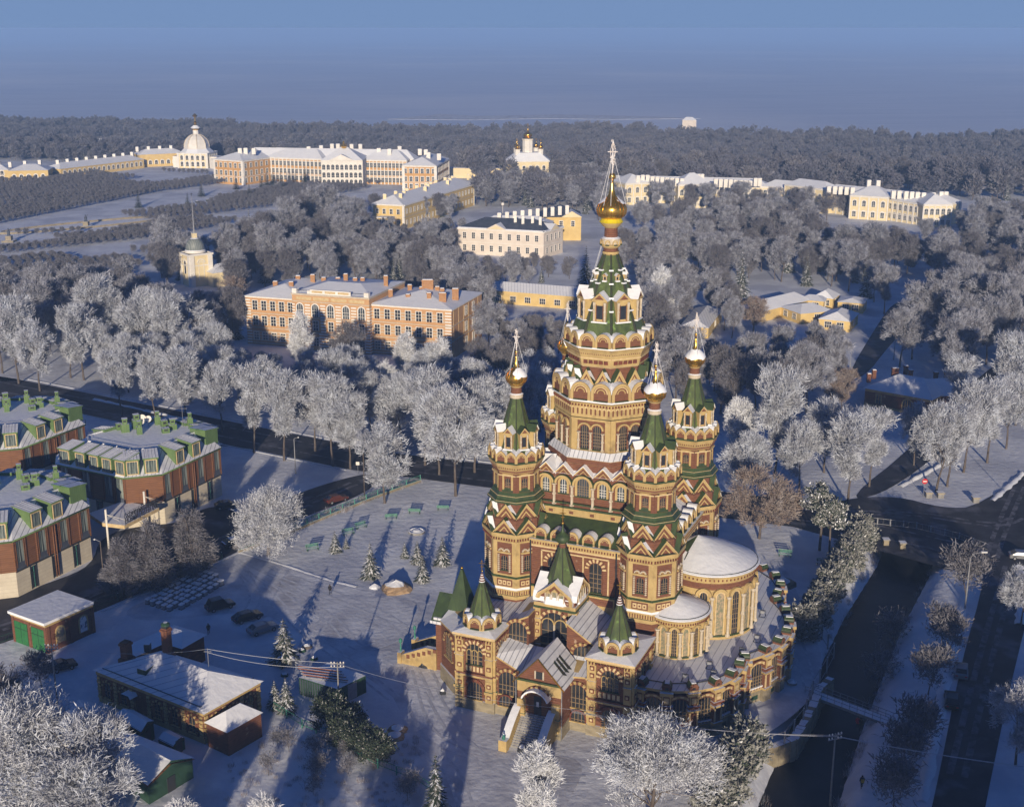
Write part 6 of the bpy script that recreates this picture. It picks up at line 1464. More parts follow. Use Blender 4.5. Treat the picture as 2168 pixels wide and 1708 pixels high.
pole('lamp_post', 'curved street lamp above the red brick house, near the yellow sheds', (1892, 762), 11, 'street lamp', kind='lamp', rz=PI)
pole('lamp_post', 'slender lamp post beside the snowy bend in the road beyond the brick house', (1797, 815), 9, 'street lamp', kind='lamp', rz=PI / 2)
p3 = pole('utility_pole', 'concrete power pole carrying many wires at the bottom right, beside the canal', (1757, 1705), 9.5, 'pole', kind='power', rz=rad(20))
def wire(a, b, sag, lab, r=.02):
    m = MB(); n = 12; pts = [tuple(a[k] + (b[k] - a[k]) * i / n - (sag * 4 * (i / n) * (1 - i / n) if k == 2 else 0) for k in range(3)) for i in range(n + 1)]
    m.path(pts, r, 'wire', 3); o = m.build('overhead_wire'); tag(o, lab, 'wire', 'overhead wires')
rp = fg(1075, 490, 7.3); rp = (rp[0], rp[1], 9.6)
m = MB(); m.tube((0, 0, 0), (0, 0, 2.7), .05, .04, 'greymetal', 5); m.box(-.5, -.03, 2.2, .5, .03, 2.27, 'greymetal'); o = m.build('roof_mast', None, Matrix.Translation((rp[0], rp[1], 7.0))); tag(o, 'thin roof mast holding wires on the ridge of the long brick house', 'mast')
wire((p1[0], p1[1], 8.0), rp, .3, 'upper wire from the concrete pole to the roof mast of the long brick house'); wire((p1[0], p1[1], 7.5), (rp[0], rp[1], 9.1), .8, 'lower sagging wire from the concrete pole to the roof mast')
wire((p2[0], p2[1], 9.2), rp, .9, 'wire from the garage pole to the roof mast of the long brick house')
wire((p1[0], p1[1], 7.9), (11.0, 142, 6.5), 1.2, 'wire from the concrete pole towards the cathedral forecourt')
for k in range(6):
    dz = .16 * k; s_ = -1 + .4 * k
    wire((p3[0] - 30, p3[1] + 6 + s_, 9.3 - dz), (p3[0] + s_, p3[1], 9.3 - dz * .4), .7, 'one of the parallel wires running left from the power pole beside the canal', .010)
    wire((p3[0] + s_, p3[1], 9.3 - dz * .4), (p3[0] + 40, p3[1] - 9 + s_, 9.0 - dz), .9, 'one of the parallel wires running right from the power pole beside the canal', .010)

# ================================================================= FENCES, WALLS, BRIDGE
def fence(name, lab, pts, h, step, m_, cat='fence', rails=(.25, .9), bars=False, solid=None, post='post'):
    o_ = pts[0]; root = empty(name, (o_[0], o_[1], 0), 0, lab, cat); cnt = 0; r_ = MB()
    for a, b in zip(pts, pts[1:]):
        L_ = math.dist(a, b); n = max(1, int(L_ / step))
        for k in rails: r_.tube((a[0] - o_[0], a[1] - o_[1], h * k), (b[0] - o_[0], b[1] - o_[1], h * k), .05, .05, m_, 4)
        if solid:
            ang = math.atan2(b[1] - a[1], b[0] - a[0]); r_.T = Matrix.Translation((a[0] - o_[0], a[1] - o_[1], 0)) @ Matrix.Rotation(ang, 4, 'Z'); r_.box(0, -.16, -.3, L_, .16, solid[0], solid[1], 'snow'); r_.T = I4
        if bars:
            for i in range(int(L_ / bars)):
                t = i * bars / L_; r_.tube((a[0] + (b[0] - a[0]) * t - o_[0], a[1] + (b[1] - a[1]) * t - o_[1], h * rails[0]), (a[0] + (b[0] - a[0]) * t - o_[0], a[1] + (b[1] - a[1]) * t - o_[1], h * rails[1]), .022, .022, m_, 3)
        for i in range(n):
            t = i / n; x = a[0] + (b[0] - a[0]) * t - o_[0]; y = a[1] + (b[1] - a[1]) * t - o_[1]
            if cnt < 98:
                pm_ = MB(); pm_.box(-.09, -.09, -.3, .09, .09, h, m_, 'snow'); pm_.build(post, root, Matrix.Translation((x, y, 0))); cnt += 1
    r_.build('rail', root)
    return root
fence('churchyard_fence', 'low green fence on a stone base between the lane and the snowy churchyard', [P(890, 1020), P(800, 1052), P(700, 1092), P(600, 1135), P(505, 1170)], 1.5, 3.0, 'teal', rails=(.35, .95), bars=.5, solid=(.45, 'stone'))
fence('yard_fence', 'green fence along the lane below the hotel and the larch trees', [P(470, 1185), P(400, 1215), P(300, 1255), P(200, 1290), P(100, 1330), P(0, 1365)], 1.4, 3.0, 'shedgreen', rails=(.3, .95), bars=.5)
fence('yard_fence', 'green-painted fence crossing the bottom left snow from the sheds to the hedge', [P(575, 1500), P(640, 1540), P(700, 1565), P(800, 1625), P(880, 1655), P(930, 1690)], 1.3, 2.4, 'teal', rails=(.35, .95), bars=.35)
fence('pipe_railing', 'light steel railing above the canal, curving along the edge of the crossroads', [P(1790, 1102), P(1830, 1107), P(1940, 1120), P(2030, 1142), P(2090, 1165)], 1.3, 2.2, 'greymetal', rails=(.15, .95), bars=1.1)
fence('canal_fence', 'thin wire fence casting lace shadows by the round east side of the cathedral', [P(1525, 1625), P(1600, 1600), P(1660, 1580), P(1700, 1530), P(1720, 1470), P(1750, 1420), P(1765, 1390), P(1740, 1350), P(1700, 1330)], 2.2, 2.6, 'greymetal', rails=(.05, .98), bars=0)
def wallrun(name, lab, pts, w, h, z0, m_, seed=1):
    m = MB(); q = random.Random(seed)
    for a, b in zip(pts, pts[1:]):
        L_ = math.dist(a, b); n = max(1, int(L_ / .8)); ang = math.atan2(b[1] - a[1], b[0] - a[0])
        m.T = Matrix.Translation((a[0], a[1], 0)) @ Matrix.Rotation(ang, 4, 'Z')
        for i in range(n): m.box(i * L_ / n, -w / 2 * q.uniform(.8, 1.2), z0, (i + .96) * L_ / n, w / 2 * q.uniform(.8, 1.2), h * q.uniform(.75, 1.1), m_, 'snow' if q.random() < .75 else m_)
    m.T = I4; o = m.build(name); tag(o, lab, 'wall')
wallrun('retaining_wall', 'rough stone retaining wall curving between the churchyard and the canal', [P(1560, 1605), P(1620, 1590), P(1680, 1568), P(1705, 1530), P(1725, 1490), P(1735, 1460), P(1760, 1440)], 1.0, .5, -2.6, 'stone')
pb = P(1745, 1475), P(1812, 1500)
BR = empty('footbridge', (pb[0][0], pb[0][1], 0), math.atan2(pb[1][1] - pb[0][1], pb[1][0] - pb[0][0]), 'narrow snow-covered footbridge with thin railings crossing the dark canal', 'bridge'); Lb = math.dist(*pb) + 7
m = MB(); m.box(-2.5, -.8, -.4, Lb - 2, .8, 0, 'concrete', 'snow'); m.build('deck', BR)
for y in (-.75, .75):
    m = MB()
    for z in (.5, 1.0): m.tube((-2.5, y, z), (Lb - 2, y, z), .035, .035, 'greymetal', 4)
    for k in range(12): m.tube((-2.5 + k * (Lb + .5) / 11, y, 0), (-2.5 + k * (Lb + .5) / 11, y, 1.0), .035, .035, 'greymetal', 4)
    m.build('railing', BR)
for k, px in enumerate(((1787, 1165 - 22), (1821, 1170 - 22), (1875, 1155), (1908, 1160))):
    px = ((1787, 1143), (1822, 1147), (1875, 1153), (1910, 1160))[k]
    p = P(*px); m = MB(); m.box(-.45, -.45, 0, .45, .45, 1.0, 'stone'); m.box(-.6, -.6, 1.0, .6, .6, 1.2, 'concrete', 'snow')
    o = m.build('stone_bollard', None, Matrix.Translation((p[0], p[1], 0))); tag(o, f'snow-capped stone bollard over the canal mouth, {("leftmost", "second from left", "third from left", "rightmost")[k]} of four', 'bollard', 'bollards at the canal mouth')
for k, px in enumerate(((2117, 1128), (1618 + 500, 1135))[:0]): pass
for k, (zx, zy) in enumerate(((1602, 1280), (1672, 1282), (1880, 1310))):
    p = P((1500 + zx / 2.5902) * .92767, (640 + zy / 2.5902) * .92767); m = MB(); m.box(-.55, -.55, 0, .55, .55, 1.1, 'concrete', 'snow'); m.box(-.7, -.7, .9, .7, .7, 1.15, 'stone', 'snow')
    o = m.build('stone_bollard', None, Matrix.Translation((p[0], p[1], 0))); tag(o, f'squat stone block beside the crossroads near the no-entry sign, {("left", "middle", "right")[k]} one of three', 'bollard', 'stone blocks by the crossroads')
# no entry sign
p = P((1500 + 1573 / 2.5902) * .92767, (640 + 1275 / 2.5902) * .92767); SG = empty('road_sign', (p[0], p[1], 0), 0, 'round red no-entry sign with a white bar, beside the crossroads', 'road sign')
m = MB(); m.tube((0, 0, 0), (0, 0, 2.9), .05, .05, 'greymetal', 5); m.build('post', SG)
m = MB(); m.T = Matrix.Translation((0, -.08, 3.1)) @ Matrix.Rotation(PI / 2, 4, 'X'); m.stack(20, [(.55, 0, 'signred'), (.55, .04, 'signred')]); m.T = I4; m.box(-.38, -.16, 3.0, .38, -.125, 3.2, 'white'); m.build('sign_plate', SG)
def zsign(px, lab, w=.35, h=.7):
    p = P(*px); r_ = empty('road_sign', (p[0], p[1], 0), 0, lab, 'road sign'); m = MB(); m.tube((0, 0, 0), (0, 0, 2.6), .04, .04, 'greymetal', 5); m.build('post', r_); m = MB(); m.box(-w, -.06, 1.9, w, -.03, 1.9 + h, 'white'); m.build('sign_plate', r_)
zsign((758, 1003), 'pale rectangular sign on a post in the snow left of the tall lamp post'); 
# benches
def bench():
    r_ = empty('park_bench', (0, 0, 0), 0, 'x', 'bench', 'green park benches')
    m = MB()
    for y in (-.25, -.08, .09): m.box(-1.1, y, .44, 1.1, y + .13, .5, 'benchgreen', 'snow')
    m.build('seat', r_); m = MB()
    for z in (.62, .8, .98): m.box(-1.1, .26 + (z - .6) * .25, z, 1.1, .31 + (z - .6) * .25, z + .12, 'benchgreen', 'snow')
    m.build('backrest', r_)
    for x in (-.9, .9):
        m = MB(); m.box(x - .05, -.25, 0, x + .05, -.17, .44, 'shedgreen'); m.box(x - .05, .2, 0, x + .05, .28, .95, 'shedgreen'); m.box(x - .05, -.25, .38, x + .05, .25, .44, 'shedgreen'); m.build('leg', r_)
    return r_
B0 = bench(); bt = grab(B0)
blist = [((878, 1087), 175, 'green park bench with snow on it, near the fence at the top of the churchyard'), ((938, 1080), 178, 'green park bench beside the one near the fence, closest to the cathedral'),
         ((828, 1098), 190, 'green park bench left of the two close to the cathedral corner'), ((765, 1118), 40, 'pale green bench at the left group, facing the round flower bed'), ((738, 1132), 30, 'pale green bench touching the shadow beside a tiny spruce'),
         ((662, 1165), 25, 'pale green bench alone at the left of the churchyard lawn'), ((1662, 1178), -15, 'green bench behind the domed apse roof on the right'), ((1742, 1197), -20, 'dark green bench in shade near the snowy pine hedge'),
         ]
for i, (px, a, lab) in enumerate(blist):
    p = P(*px); o = B0 if i == 0 else copy_tree(B0, tree=bt); o.location = (p[0], p[1], 0); o.rotation_euler = (0, 0, rad(a)); o['label'] = lab; o.scale = (1.05,) * 3
# round flower beds
def ringbed(px, lab, r=1.6):
    p = P(*px); m = MB(); m.stack(16, [(r, 0, 'concrete'), (r, .35, 'snow'), (r * .85, .4, 'snow'), (r * .8, .2, 'snow'), (r * .3, .55, 'snow')]); o = m.build('flower_bed', None, Matrix.Translation((p[0], p[1], 0))); tag(o, lab, 'flower bed')
ringbed((882, 1127), 'round snow-covered flower bed on the churchyard lawn', 1.5); ringbed((1677, 1447), 'small round snow-topped well ring east of the cathedral', .7)
# snow covered stacks of blocks
BLK = MB(); BLK.box(-.42, -.3, .12, .42, .3, .72, 'greymetal'); BLK.box(-.46, -.33, 0, .46, .33, .12, 'bark'); BLK.box(-.44, -.32, .72, .44, .32, .88, 'snow'); BLK = W(BLK, 'paving_stack')
c0 = fg(765, 175); cu = fg(920, 225); cv = fg(1045, 15); q = random.Random(5)
U = Vector((cu[0] - c0[0], cu[1] - c0[1])); V = Vector((cv[0] - c0[0], cv[1] - c0[1])); an = math.atan2(V.y, V.x); cnt = 0
for i in range(6):
    for j in range(10):
        if (i >= 4 and j > 8) or (i < 1 and j > 8) or (i == 5 and j < 1): continue
        x = c0[0] + U.x * i / 5.5 + V.x * j / 9.5; y = c0[1] + U.y * i / 5.5 + V.y * j / 9.5
        o = put(BLK, 'paving_stack', None, Matrix.Translation((x + q.uniform(-.1, .1), y + q.uniform(-.1, .1), 0)) @ Matrix.Rotation(an + q.uniform(-.05, .05), 4, 'Z') @ Matrix.Scale(q.uniform(.85, 1.15), 4, (0, 0, 1)))
        tag(o, f'snow-capped block stack, {ORD[i]} row from the hotel side, {ORD[j]} from its left end', 'block stack', 'snow-capped stacks in rows in the yard')
# ================================================================= CARS
def car(lab, px, rz, paint, L_=4.4, h=1.45, snow=False, suv=False, group='parked cars'):
    p = P(*px) if len(px) == 2 else (px[0], px[1]); root = empty('parked_car', (p[0], p[1], 0.03), rz, lab, 'car', group); w = .9; hl = L_ / 2
    prof = [(-hl, .35), (hl, .35), (hl + .04, .65), (hl - .15, .85), (hl - 1.15, .95), (hl - 1.9, h), (-hl + (.7 if suv else 1.1), h), (-hl + .25, .98), (-hl, .9)]
    m = MB(); secs = [(-w, .93), (-w * .93, 1.0), (w * .93, 1.0), (w, .93)]; rings = []
    for y, s in secs: rings.append(m.add([(x * s, y if z < 1 else y * .84, .35 + (z - .35) * (s if z > 1 else 1)) for x, z in prof]))
    k = len(prof)
    for a, b in zip(rings, rings[1:]):
        for i in range(k): j = (i + 1) % k; top = i in (5,) ; m.face((a + i, a + j, b + j, b + i)[::-1], 'snow' if (snow and i in (3, 5, 7)) else paint, False)
    m.face([rings[0] + i for i in range(k)], paint); m.face([rings[-1] + i for i in reversed(range(k))], paint); m.build('body', root)
    g = MB()
    def lerp(a, b, t): return (a[0] + (b[0] - a[0]) * t, a[1] + (b[1] - a[1]) * t)
    f0, f1 = prof[4], prof[5]; r0, r1 = prof[6], prof[7]
    for (a, b), nm in (((f0, f1), 'windscreen'), ((r1, r0), 'rear_window')):
        a_, b_ = lerp(a, b, .12), lerp(a, b, .88); s = 1 if nm == 'windscreen' else -1
        g = MB(); g.poly([(a_[0] + .03 * s, -w * .8, a_[1] + .03), (a_[0] + .03 * s, w * .8, a_[1] + .03), (b_[0] + .03 * s, w * .74, b_[1] + .03), (b_[0] + .03 * s, -w * .74, b_[1] + .03)][::s], 'glass'); g.build(nm, root)
    for s in (-1, 1):
        g = MB(); g.poly([(f0[0] - .25, s * (w * .9 + .03), 1.0), (r1[0] + .4, s * (w * .9 + .03), 1.0), (r0[0] + .05, s * (w * .81 + .03), h - .1), (f1[0] - .05, s * (w * .81 + .03), h - .1)][::s], 'glass'); g.build('side_window', root)
        for x in (-hl + .85, hl - .85):
            g = MB(); g.T = Matrix.Translation((x, s * (w - .08), .33)) @ Matrix.Rotation(PI / 2, 4, 'X'); g.stack(14, [(.33, -.12, 'tyre'), (.33, .12, 'tyre')], botcap=True); wh = g.build('wheel', root)
            g = MB(); g.T = Matrix.Translation((x, s * (w + .045), .33)) @ Matrix.Rotation(PI / 2, 4, 'X'); g.stack(8, [(.19, -.01, 'greymetal'), (.19, .01, 'greymetal')], botcap=True); g.build('rim', wh)
        g = MB(); y = s * .62; g.box(hl - .06, y - .18, .62, hl + .02, y + .18, .76, 'lampwhite'); g.build('headlight', root); g = MB(); g.box(-hl - .02, y - .15, .7, -hl + .05, y + .15, .85, 'signred'); g.build('tail_light', root)
    return root
car('dark off-road car parked beside the rows of snow-capped stacks', (466, 1288), rad(35), 'carblack', 4.5, 1.85, suv=True)
car('black car parked in the yard between the off-road car and the paler saloon', (524, 1312), rad(38), 'carblack', 4.6)
car('grey-blue saloon parked nearest the tall spruce in the yard', (556, 1337), rad(38), 'carsilver', 4.6)
car('small dark car in shade beside the brick garage', (133, 1416), rad(35), 'carblack', 3.8)
car('dark car parked beside the middle hotel block', (480, 1075), rad(20), 'carblack', 4.5)
car('dark red car on the lane next to the churchyard fence', (712, 1062), rad(38), 'carred', 4.6)
car('dark car with a snowy roof under the single frosted tree, on the lane', (497, 1154), rad(35), 'carblack', 4.3, snow=True)
car('silver car parked at the edge of the right-hand road', (2034, 1427), rad(72), 'carsilver', 4.4)
car('black car parked behind the silver one at the right-hand road', (2014, 1490), rad(74), 'carblack', 4.6)
car('pale car cut by the right edge at the crossroads', (2163, 1183), rad(-10), 'carsilver', 4.3, group=None)
# ================================================================= PEOPLE
def person(lab, px, rz, h=1.75, coat='cloth', legs='cloth', bag=None, hood=False, stride=.22):
    p = P(*px) if len(px) == 2 else px; z0 = p[2] if len(p) > 2 else 0
    root = empty('person', (p[0], p[1], z0), rz, lab, 'person'); s = h / 1.75
    V_ = {'pelvis': (0, 0, .95), 'waist': (0, .01, 1.12), 'chest': (0, 0, 1.32), 'neck': (0, .01, 1.5), 'head': (0, -.01, 1.62), 'crown': (0, 0, 1.71),
          'hl': (-.1, 0, .9), 'kl': (-.12, -stride, .5), 'al': (-.12, -stride * .9, .09), 'tl': (-.12, -stride - .16, .04), 'hr': (.1, 0, .9), 'kr': (.11, stride * .4, .5), 'ar': (.12, stride * 1.1, .12), 'tr': (.12, stride * .8, .03),
          'sl': (-.2, 0, 1.43), 'el': (-.27, .06, 1.15), 'wl': (-.25, -.08, .93), 'sr': (.2, 0, 1.43), 'er': (.27, .02, 1.15), 'wr': (.25, -.12, .95)}
    rr = dict(pelvis=.17, waist=.16, chest=.18, neck=.07, head=.105, crown=.07, hl=.11, kl=.075, al=.055, tl=.045, hr=.11, kr=.075, ar=.055, tr=.045, sl=.09, el=.065, wl=.045, sr=.09, er=.065, wr=.045)
    E_ = [('pelvis', 'waist'), ('waist', 'chest'), ('chest', 'neck'), ('neck', 'head'), ('head', 'crown'), ('pelvis', 'hl'), ('hl', 'kl'), ('kl', 'al'), ('al', 'tl'), ('pelvis', 'hr'), ('hr', 'kr'), ('kr', 'ar'), ('ar', 'tr'), ('chest', 'sl'), ('sl', 'el'), ('el', 'wl'), ('chest', 'sr'), ('sr', 'er'), ('er', 'wr')]
    for sd, wv in (('l', 'wl'), ('r', 'wr')):
        w0 = V_[wv]; pm = 'p' + sd; V_[pm] = (w0[0], w0[1] - .02, w0[2] - .07); rr[pm] = .035; E_.append((wv, pm)); sg = 1 if sd == 'l' else -1
        for k in range(4):
            f1, f2 = f'{sd}f{k}', f'{sd}g{k}'; V_[f1] = (w0[0] + (k - 1.5) * .004, w0[1] - .05 + (k - 1.5) * .022, w0[2] - .12 - .004 * (k % 2)); V_[f2] = (w0[0] + sg * .015, w0[1] - .06 + (k - 1.5) * .02, w0[2] - .155 - .006 * (k % 3)); rr[f1] = .010; rr[f2] = .009; E_ += [(pm, f1), (f1, f2)]
        V_[sd + 't'] = (w0[0] + sg * .03, w0[1] - .06, w0[2] - .09); rr[sd + 't'] = .011; E_.append((pm, sd + 't'))
    names = list(V_); me = bpy.data.meshes.new('body'); me.from_pydata([tuple(c * s for c in V_[n]) for n in names], [(names.index(a), names.index(b)) for a, b in E_], [])
    o = bpy.data.objects.new('body', me); COL.objects.link(o); sk = o.modifiers.new('skin', 'SKIN'); o.modifiers.new('sub', 'SUBSURF').levels = 1
    for i, n in enumerate(names): me.skin_vertices[0].data[i].radius = (rr[n] * s, rr[n] * s * .85); me.skin_vertices[0].data[i].use_root = n == 'pelvis'
    bpy.context.view_layer.update(); dg = bpy.context.evaluated_depsgraph_get(); nm = bpy.data.meshes.new_from_object(o.evaluated_get(dg)); COL.objects.unlink(o); bpy.data.objects.remove(o)
    nm.materials.clear()
    for k in ('skin', legs, coat): nm.materials.append(MATS[k])
    for f in nm.polygons: z = f.center.z / s; x = abs(f.center.x) / s; f.material_index = 0 if z > 1.53 or (x > .2 and z < .9 and z > .7) else 1 if z < .9 else 2; f.use_smooth = True
    b_ = put(nm, 'body', root)
    m = MB(); m.stack(12, [(.2 * s, .72 * s, coat), (.21 * s, .95 * s, coat), (.19 * s, 1.15 * s, coat), (.22 * s, 1.35 * s, coat), (.19 * s, 1.45 * s, coat), (.09 * s, 1.52 * s, coat)], sm=True); m.build('coat', root)
    m = MB(); m.ball((0, .02 * s, 1.67 * s), .118 * s, 'cloth' if hood else 'hair', 10, 6, .95); m.build('hat' if hood else 'hair', root)
    if bag: m = MB(); m.box(-.16, .16, .95, .16, .34, 1.35, bag); m.build('rucksack', root)
    return root
person('person in dark clothes walking across the open snow left of the cathedral', (699, 1258), rad(180), hood=True)
person('person in dark coat standing by the long brick house, near the parked cars', (442, 1342), rad(200))
person('person in dark clothes standing near a snow-capped object at the cathedral east path', (1822, 1545), rad(160), coat='cloth', hood=True)
person('person in dark jacket with red sleeves walking beside the person by the footbridge', (1815, 1541), rad(170), coat='clothred')
person('person in dark coat with yellow bag, walking at the bottom right', (1824, 1668), rad(180), bag='clothyellow', hood=True)
# small yard objects
def lump(px, lab, r, name, mat_='tarp', cat='tarp', seed=0, sz=.7):
    p = P(*px); m = MB(); q = random.Random(seed); k = 5; n = 12; rr = []
    for j in range(k + 1):
        t = j / k; rr.append(m.add([(r * (1 - t ** 2.2) * q.uniform(.85, 1.15) * math.cos(2 * PI * i / n), r * (1 - t ** 2.2) * q.uniform(.85, 1.15) * math.sin(2 * PI * i / n), r * sz * t * q.uniform(.9, 1.1)) for i in range(n)]))
    for j in range(k):
        for i in range(n): i2 = (i + 1) % n; m.face((rr[j] + i, rr[j] + i2, rr[j + 1] + i2, rr[j + 1] + i), mat_ if j < 3 or mat_ == 'tarp' and q.random() < .6 else 'snow')
    o = m.build(name, None, Matrix.Translation((p[0], p[1], 0))); tag(o, lab, cat)
lump((905, 1405), 'dark tarpaulin heap beneath the curved side stair of the cathedral', 1.5, 'tarpaulin_heap', seed=1, sz=1.1)
lump((838, 1248), 'heap of boards and snow beside the path left of the cathedral', 2.4, 'snowy_heap', 'woodlight', 'heap', 2, .7); lump((793, 1243), 'small white snow mound beside the board heap', .9, 'snow_mound', 'snow', 'snow mound', 3)
lump((1105, 1590), 'dark waste bin at the foot of the cathedral steps', .55, 'waste_bin', 'darkmetal', 'bin', 4, 1.8); lump((937, 1468), 'dark waste bin by the left corner turret', .45, 'waste_bin', 'darkmetal', 'bin', 5, 1.8)
lump((650, 1370), 'small snow-topped mound nearest the tall spruce', .8, 'snow_mound', 'bark', 'snow mound', 6)
for k, px in enumerate(((608, 1398), (603, 1430), (640, 1378), (665, 1395), (655, 1428), (590, 1372))): lump(px, f'round snow-capped planter among the garden mounds, {ORD[k]} one counted from the container side', .55, 'planter', 'shedgreen', 'planter', 20 + k, 1.0)
for k, px in enumerate(((835, 1560), (815, 1590), (842, 1545))): lump(px, ('stack of snowy boards beside the dark bushes, middle one', 'stack of snowy boards beside the dark bushes, lowest one', 'stack of snowy boards beside the dark bushes, top one')[k], 1.3, 'board_stack', 'woodlight', 'board stack', 30 + k, .5)
lump((1530 + 70, 1265), 'snow-covered rubble of stones behind the apse', 2.2, 'rubble_heap', 'stone', 'rubble', 41, .4); lump((1650, 1235), 'second snow-covered rubble heap, right of the domed apse roof', 2.6, 'rubble_heap', 'stone', 'rubble', 42, .35); lump((1672, 1293), 'low stone heap at the near end of the snowy pine hedge', 1.3, 'rubble_heap', 'stone', 'rubble', 43, .7)
# garden ponds, fountains and statues
def pond(name, lab, px, rx, ry, rz):
    p = P(*px); m = MB(); m.T = Matrix.Rotation(rad(rz), 4, 'Z') @ Matrix.Scale(rx, 4, (1, 0, 0)) @ Matrix.Scale(ry, 4, (0, 1, 0)); m.stack(32, [(1, 0, 'stone'), (1, .9, 'snow'), (.97, .95, 'stone'), (.96, .1, 'snow'), (.02, .12, 'snow')]); o = m.build(name, None, Matrix.Translation((p[0], p[1], 0))); tag(o, lab, 'pond')
pond('fountain_pond', 'long empty fountain pond with stone rim and statue in the upper garden', (190, 477), 42, 9, 40)
pond('fountain_pond', 'round fountain pond with a stone rim in front of the grand palace', (570, 413), 14, 10, 0)
def statue(lab, px, h=3):
    p = P(*px); r_ = empty('garden_statue', (p[0], p[1], 0), 0, lab, 'statue'); m = MB(); m.box(-2.5, -2.5, 0, 2.5, 2.5, .8, 'stone', 'snow'); m.box(-1.2, -1.2, .8, 1.2, 1.2, 2.6, 'stone', 'snow'); m.build('plinth', r_); m = MB(); m.stack(8, [(.9, 2.6, 'slate'), (.6, 3.4, 'slate'), (.75, 4.4, 'slate'), (.25, 5.0, 'slate'), (.3, 5.4, 'slate'), (.1, 5.8, 'slate')]); m.tube((0, 0, 4.3), (1.0, 0, 5.6), .2, .12, 'slate', 5); m.build('figure', r_)
statue('dark statue on a snowy plinth in the long upper garden pond', (183, 481)); statue('dark statue on a plinth at the far left end of the upper garden', (20, 512))
# ================================================================= TREES
def grow(seed, H_=16.0, cr=5.5, trunk_r=.28, clear=.28, n_main=9, twigs=7000, tw=(.7, 1.5), tr=.055, shape='round', mats=('bark', 'barkfrost', 'frost'), up=.5, twmats=None, density=1.0):
    """returns (trunk mesh, crown mesh): tapered trunk and limbs; crown of thousands of thin rime-covered twigs"""
    q = random.Random(seed); T = MB(); tips = []; cr0 = cr; ph1 = q.uniform(0, 6); ph2 = q.uniform(0, 6)
    def env(z, a_=0.0):   # crown radius at relative height
        t = max(0.0, min(1.0, (z / H_ - clear) / (1 - clear))); cr = cr0 * (1 + .22 * math.sin(a_ * 2 + ph1 + z * .25) + .13 * math.sin(a_ * 5 + ph2 - z * .5))
        if shape == 'round': return cr * math.sqrt(max(0, 1 - (2 * (t ** .85) - 1) ** 2)) * .92 + .3
        if shape == 'vase': return cr * (.25 + .85 * math.sin(min(1, t * 1.15) * PI * .62)) * (1 if t < .85 else 1 - (t - .85) * 3.2)
        if shape == 'cone': return cr * (1 - t) ** .8 * (1 if t > .12 else .55 + t * 3.7)
        if shape == 'birch': return cr * math.sin(PI * min(1, t * .9 + .1)) ** .7
        return cr
    def limb(p, d, L_, r, lev):
        n = 4 if lev == 0 else 3; pts = [p]
        for i in range(n):
            d = (d + Vector((q.gauss(0, .13), q.gauss(0, .13), q.gauss(.05, .08) if shape != 'cone' else -.02))).normalized(); p = p + d * (L_ / n)
            if math.hypot(p.x, p.y) > env(p.z, math.atan2(p.y, p.x)) or p.z > H_: 
                if i > 0: break
            r1 = r * (1 - (i + 1) / n * .55); T.tube(pts[-1], p, r * (1 - i / n * .55), r1, mats[0] if lev == 0 else mats[1], 5 if lev == 0 else 3, False); pts.append(p)
            tips.append((Vector(p), Vector(d), lev))
            if lev < 3 and i > 0 or (lev == 0):
                for _ in range(2 if lev < 2 else 1):
                    a = q.uniform(0, 2 * PI); o = d.orthogonal(); o.rotate(Matrix.Rotation(a, 3, d)); nd = (d * q.uniform(.5, .9) + o * q.uniform(.5, .9) + Vector((0, 0, .15))).normalized()
                    if lev < 2 + (density > .9): limb(p, nd, L_ * q.uniform(.45, .65), r1 * .62, lev + 1)
    # trunk
    p = Vector((0, 0, -.3)); d = Vector((q.gauss(0, .04), q.gauss(0, .04), 1)).normalized(); n = 7; r = trunk_r; top = H_ * (.93 if shape in ('cone', 'birch') else .72)
    for i in range(n):
        p2 = p + d * (top / n); T.tube(p, p2, r, r * .84, mats[0], 7, False); r *= .84; d = (d + Vector((q.gauss(0, .07), q.gauss(0, .07), 0))).normalized(); p = p2
        z = p.z / H_
        if z > clear * .8:
            for _ in range(max(2, int(n_main / n * (1.6 if shape != 'cone' else 2.2)))):
                a = q.uniform(0, 2 * PI); el = q.uniform(.2, 1.0) if shape == 'round' else q.uniform(.7, 1.3) if shape == 'vase' else q.uniform(.1, .5)
                dd = Vector((math.cos(a), math.sin(a), el * up * 2)).normalized(); limb(Vector(p), dd, max(1.5, env(p.z) * q.uniform(.8, 1.15)), r * .5, 0)
    C_ = MB(); outer = tips
    fm = mats[2]; m2 = twmats or [fm]
    for k in range(twigs):
        b, d, lev = outer[q.randrange(len(outer))]
        if lev == 0 and q.random() < .5: continue
        sp = .30 if tw[1] > .95 else .38; off = Vector((q.gauss(0, sp), q.gauss(0, sp), q.gauss(0, sp))); s = b + off
        dv = (d * .65 + Vector((s.x, s.y, 0)) * (.09 if shape != 'cone' else .2) + Vector((q.gauss(0, .5), q.gauss(0, .5), q.gauss(.32 if shape != 'cone' else .1, .42)))).normalized()
        L_ = q.uniform(*tw); w = tr * q.uniform(.7, 1.5); o = dv.orthogonal(); o.rotate(Matrix.Rotation(q.uniform(0, 2 * PI), 3, dv)); o *= w
        mm = m2[0] if len(m2) == 1 or q.random() < .6 else m2[1]
        mid = s + dv * L_ * .5 + Vector((q.gauss(0, .1), q.gauss(0, .1), q.gauss(0, .1)))
        e = s + dv * L_
        n_ = C_.add([s - o * .7, s + o * .7, mid + o, mid - o, e]); C_.face((n_, n_ + 1, n_ + 2, n_ + 3), mm); C_.face((n_ + 3, n_ + 2, n_ + 4), mm)
    return T, C_
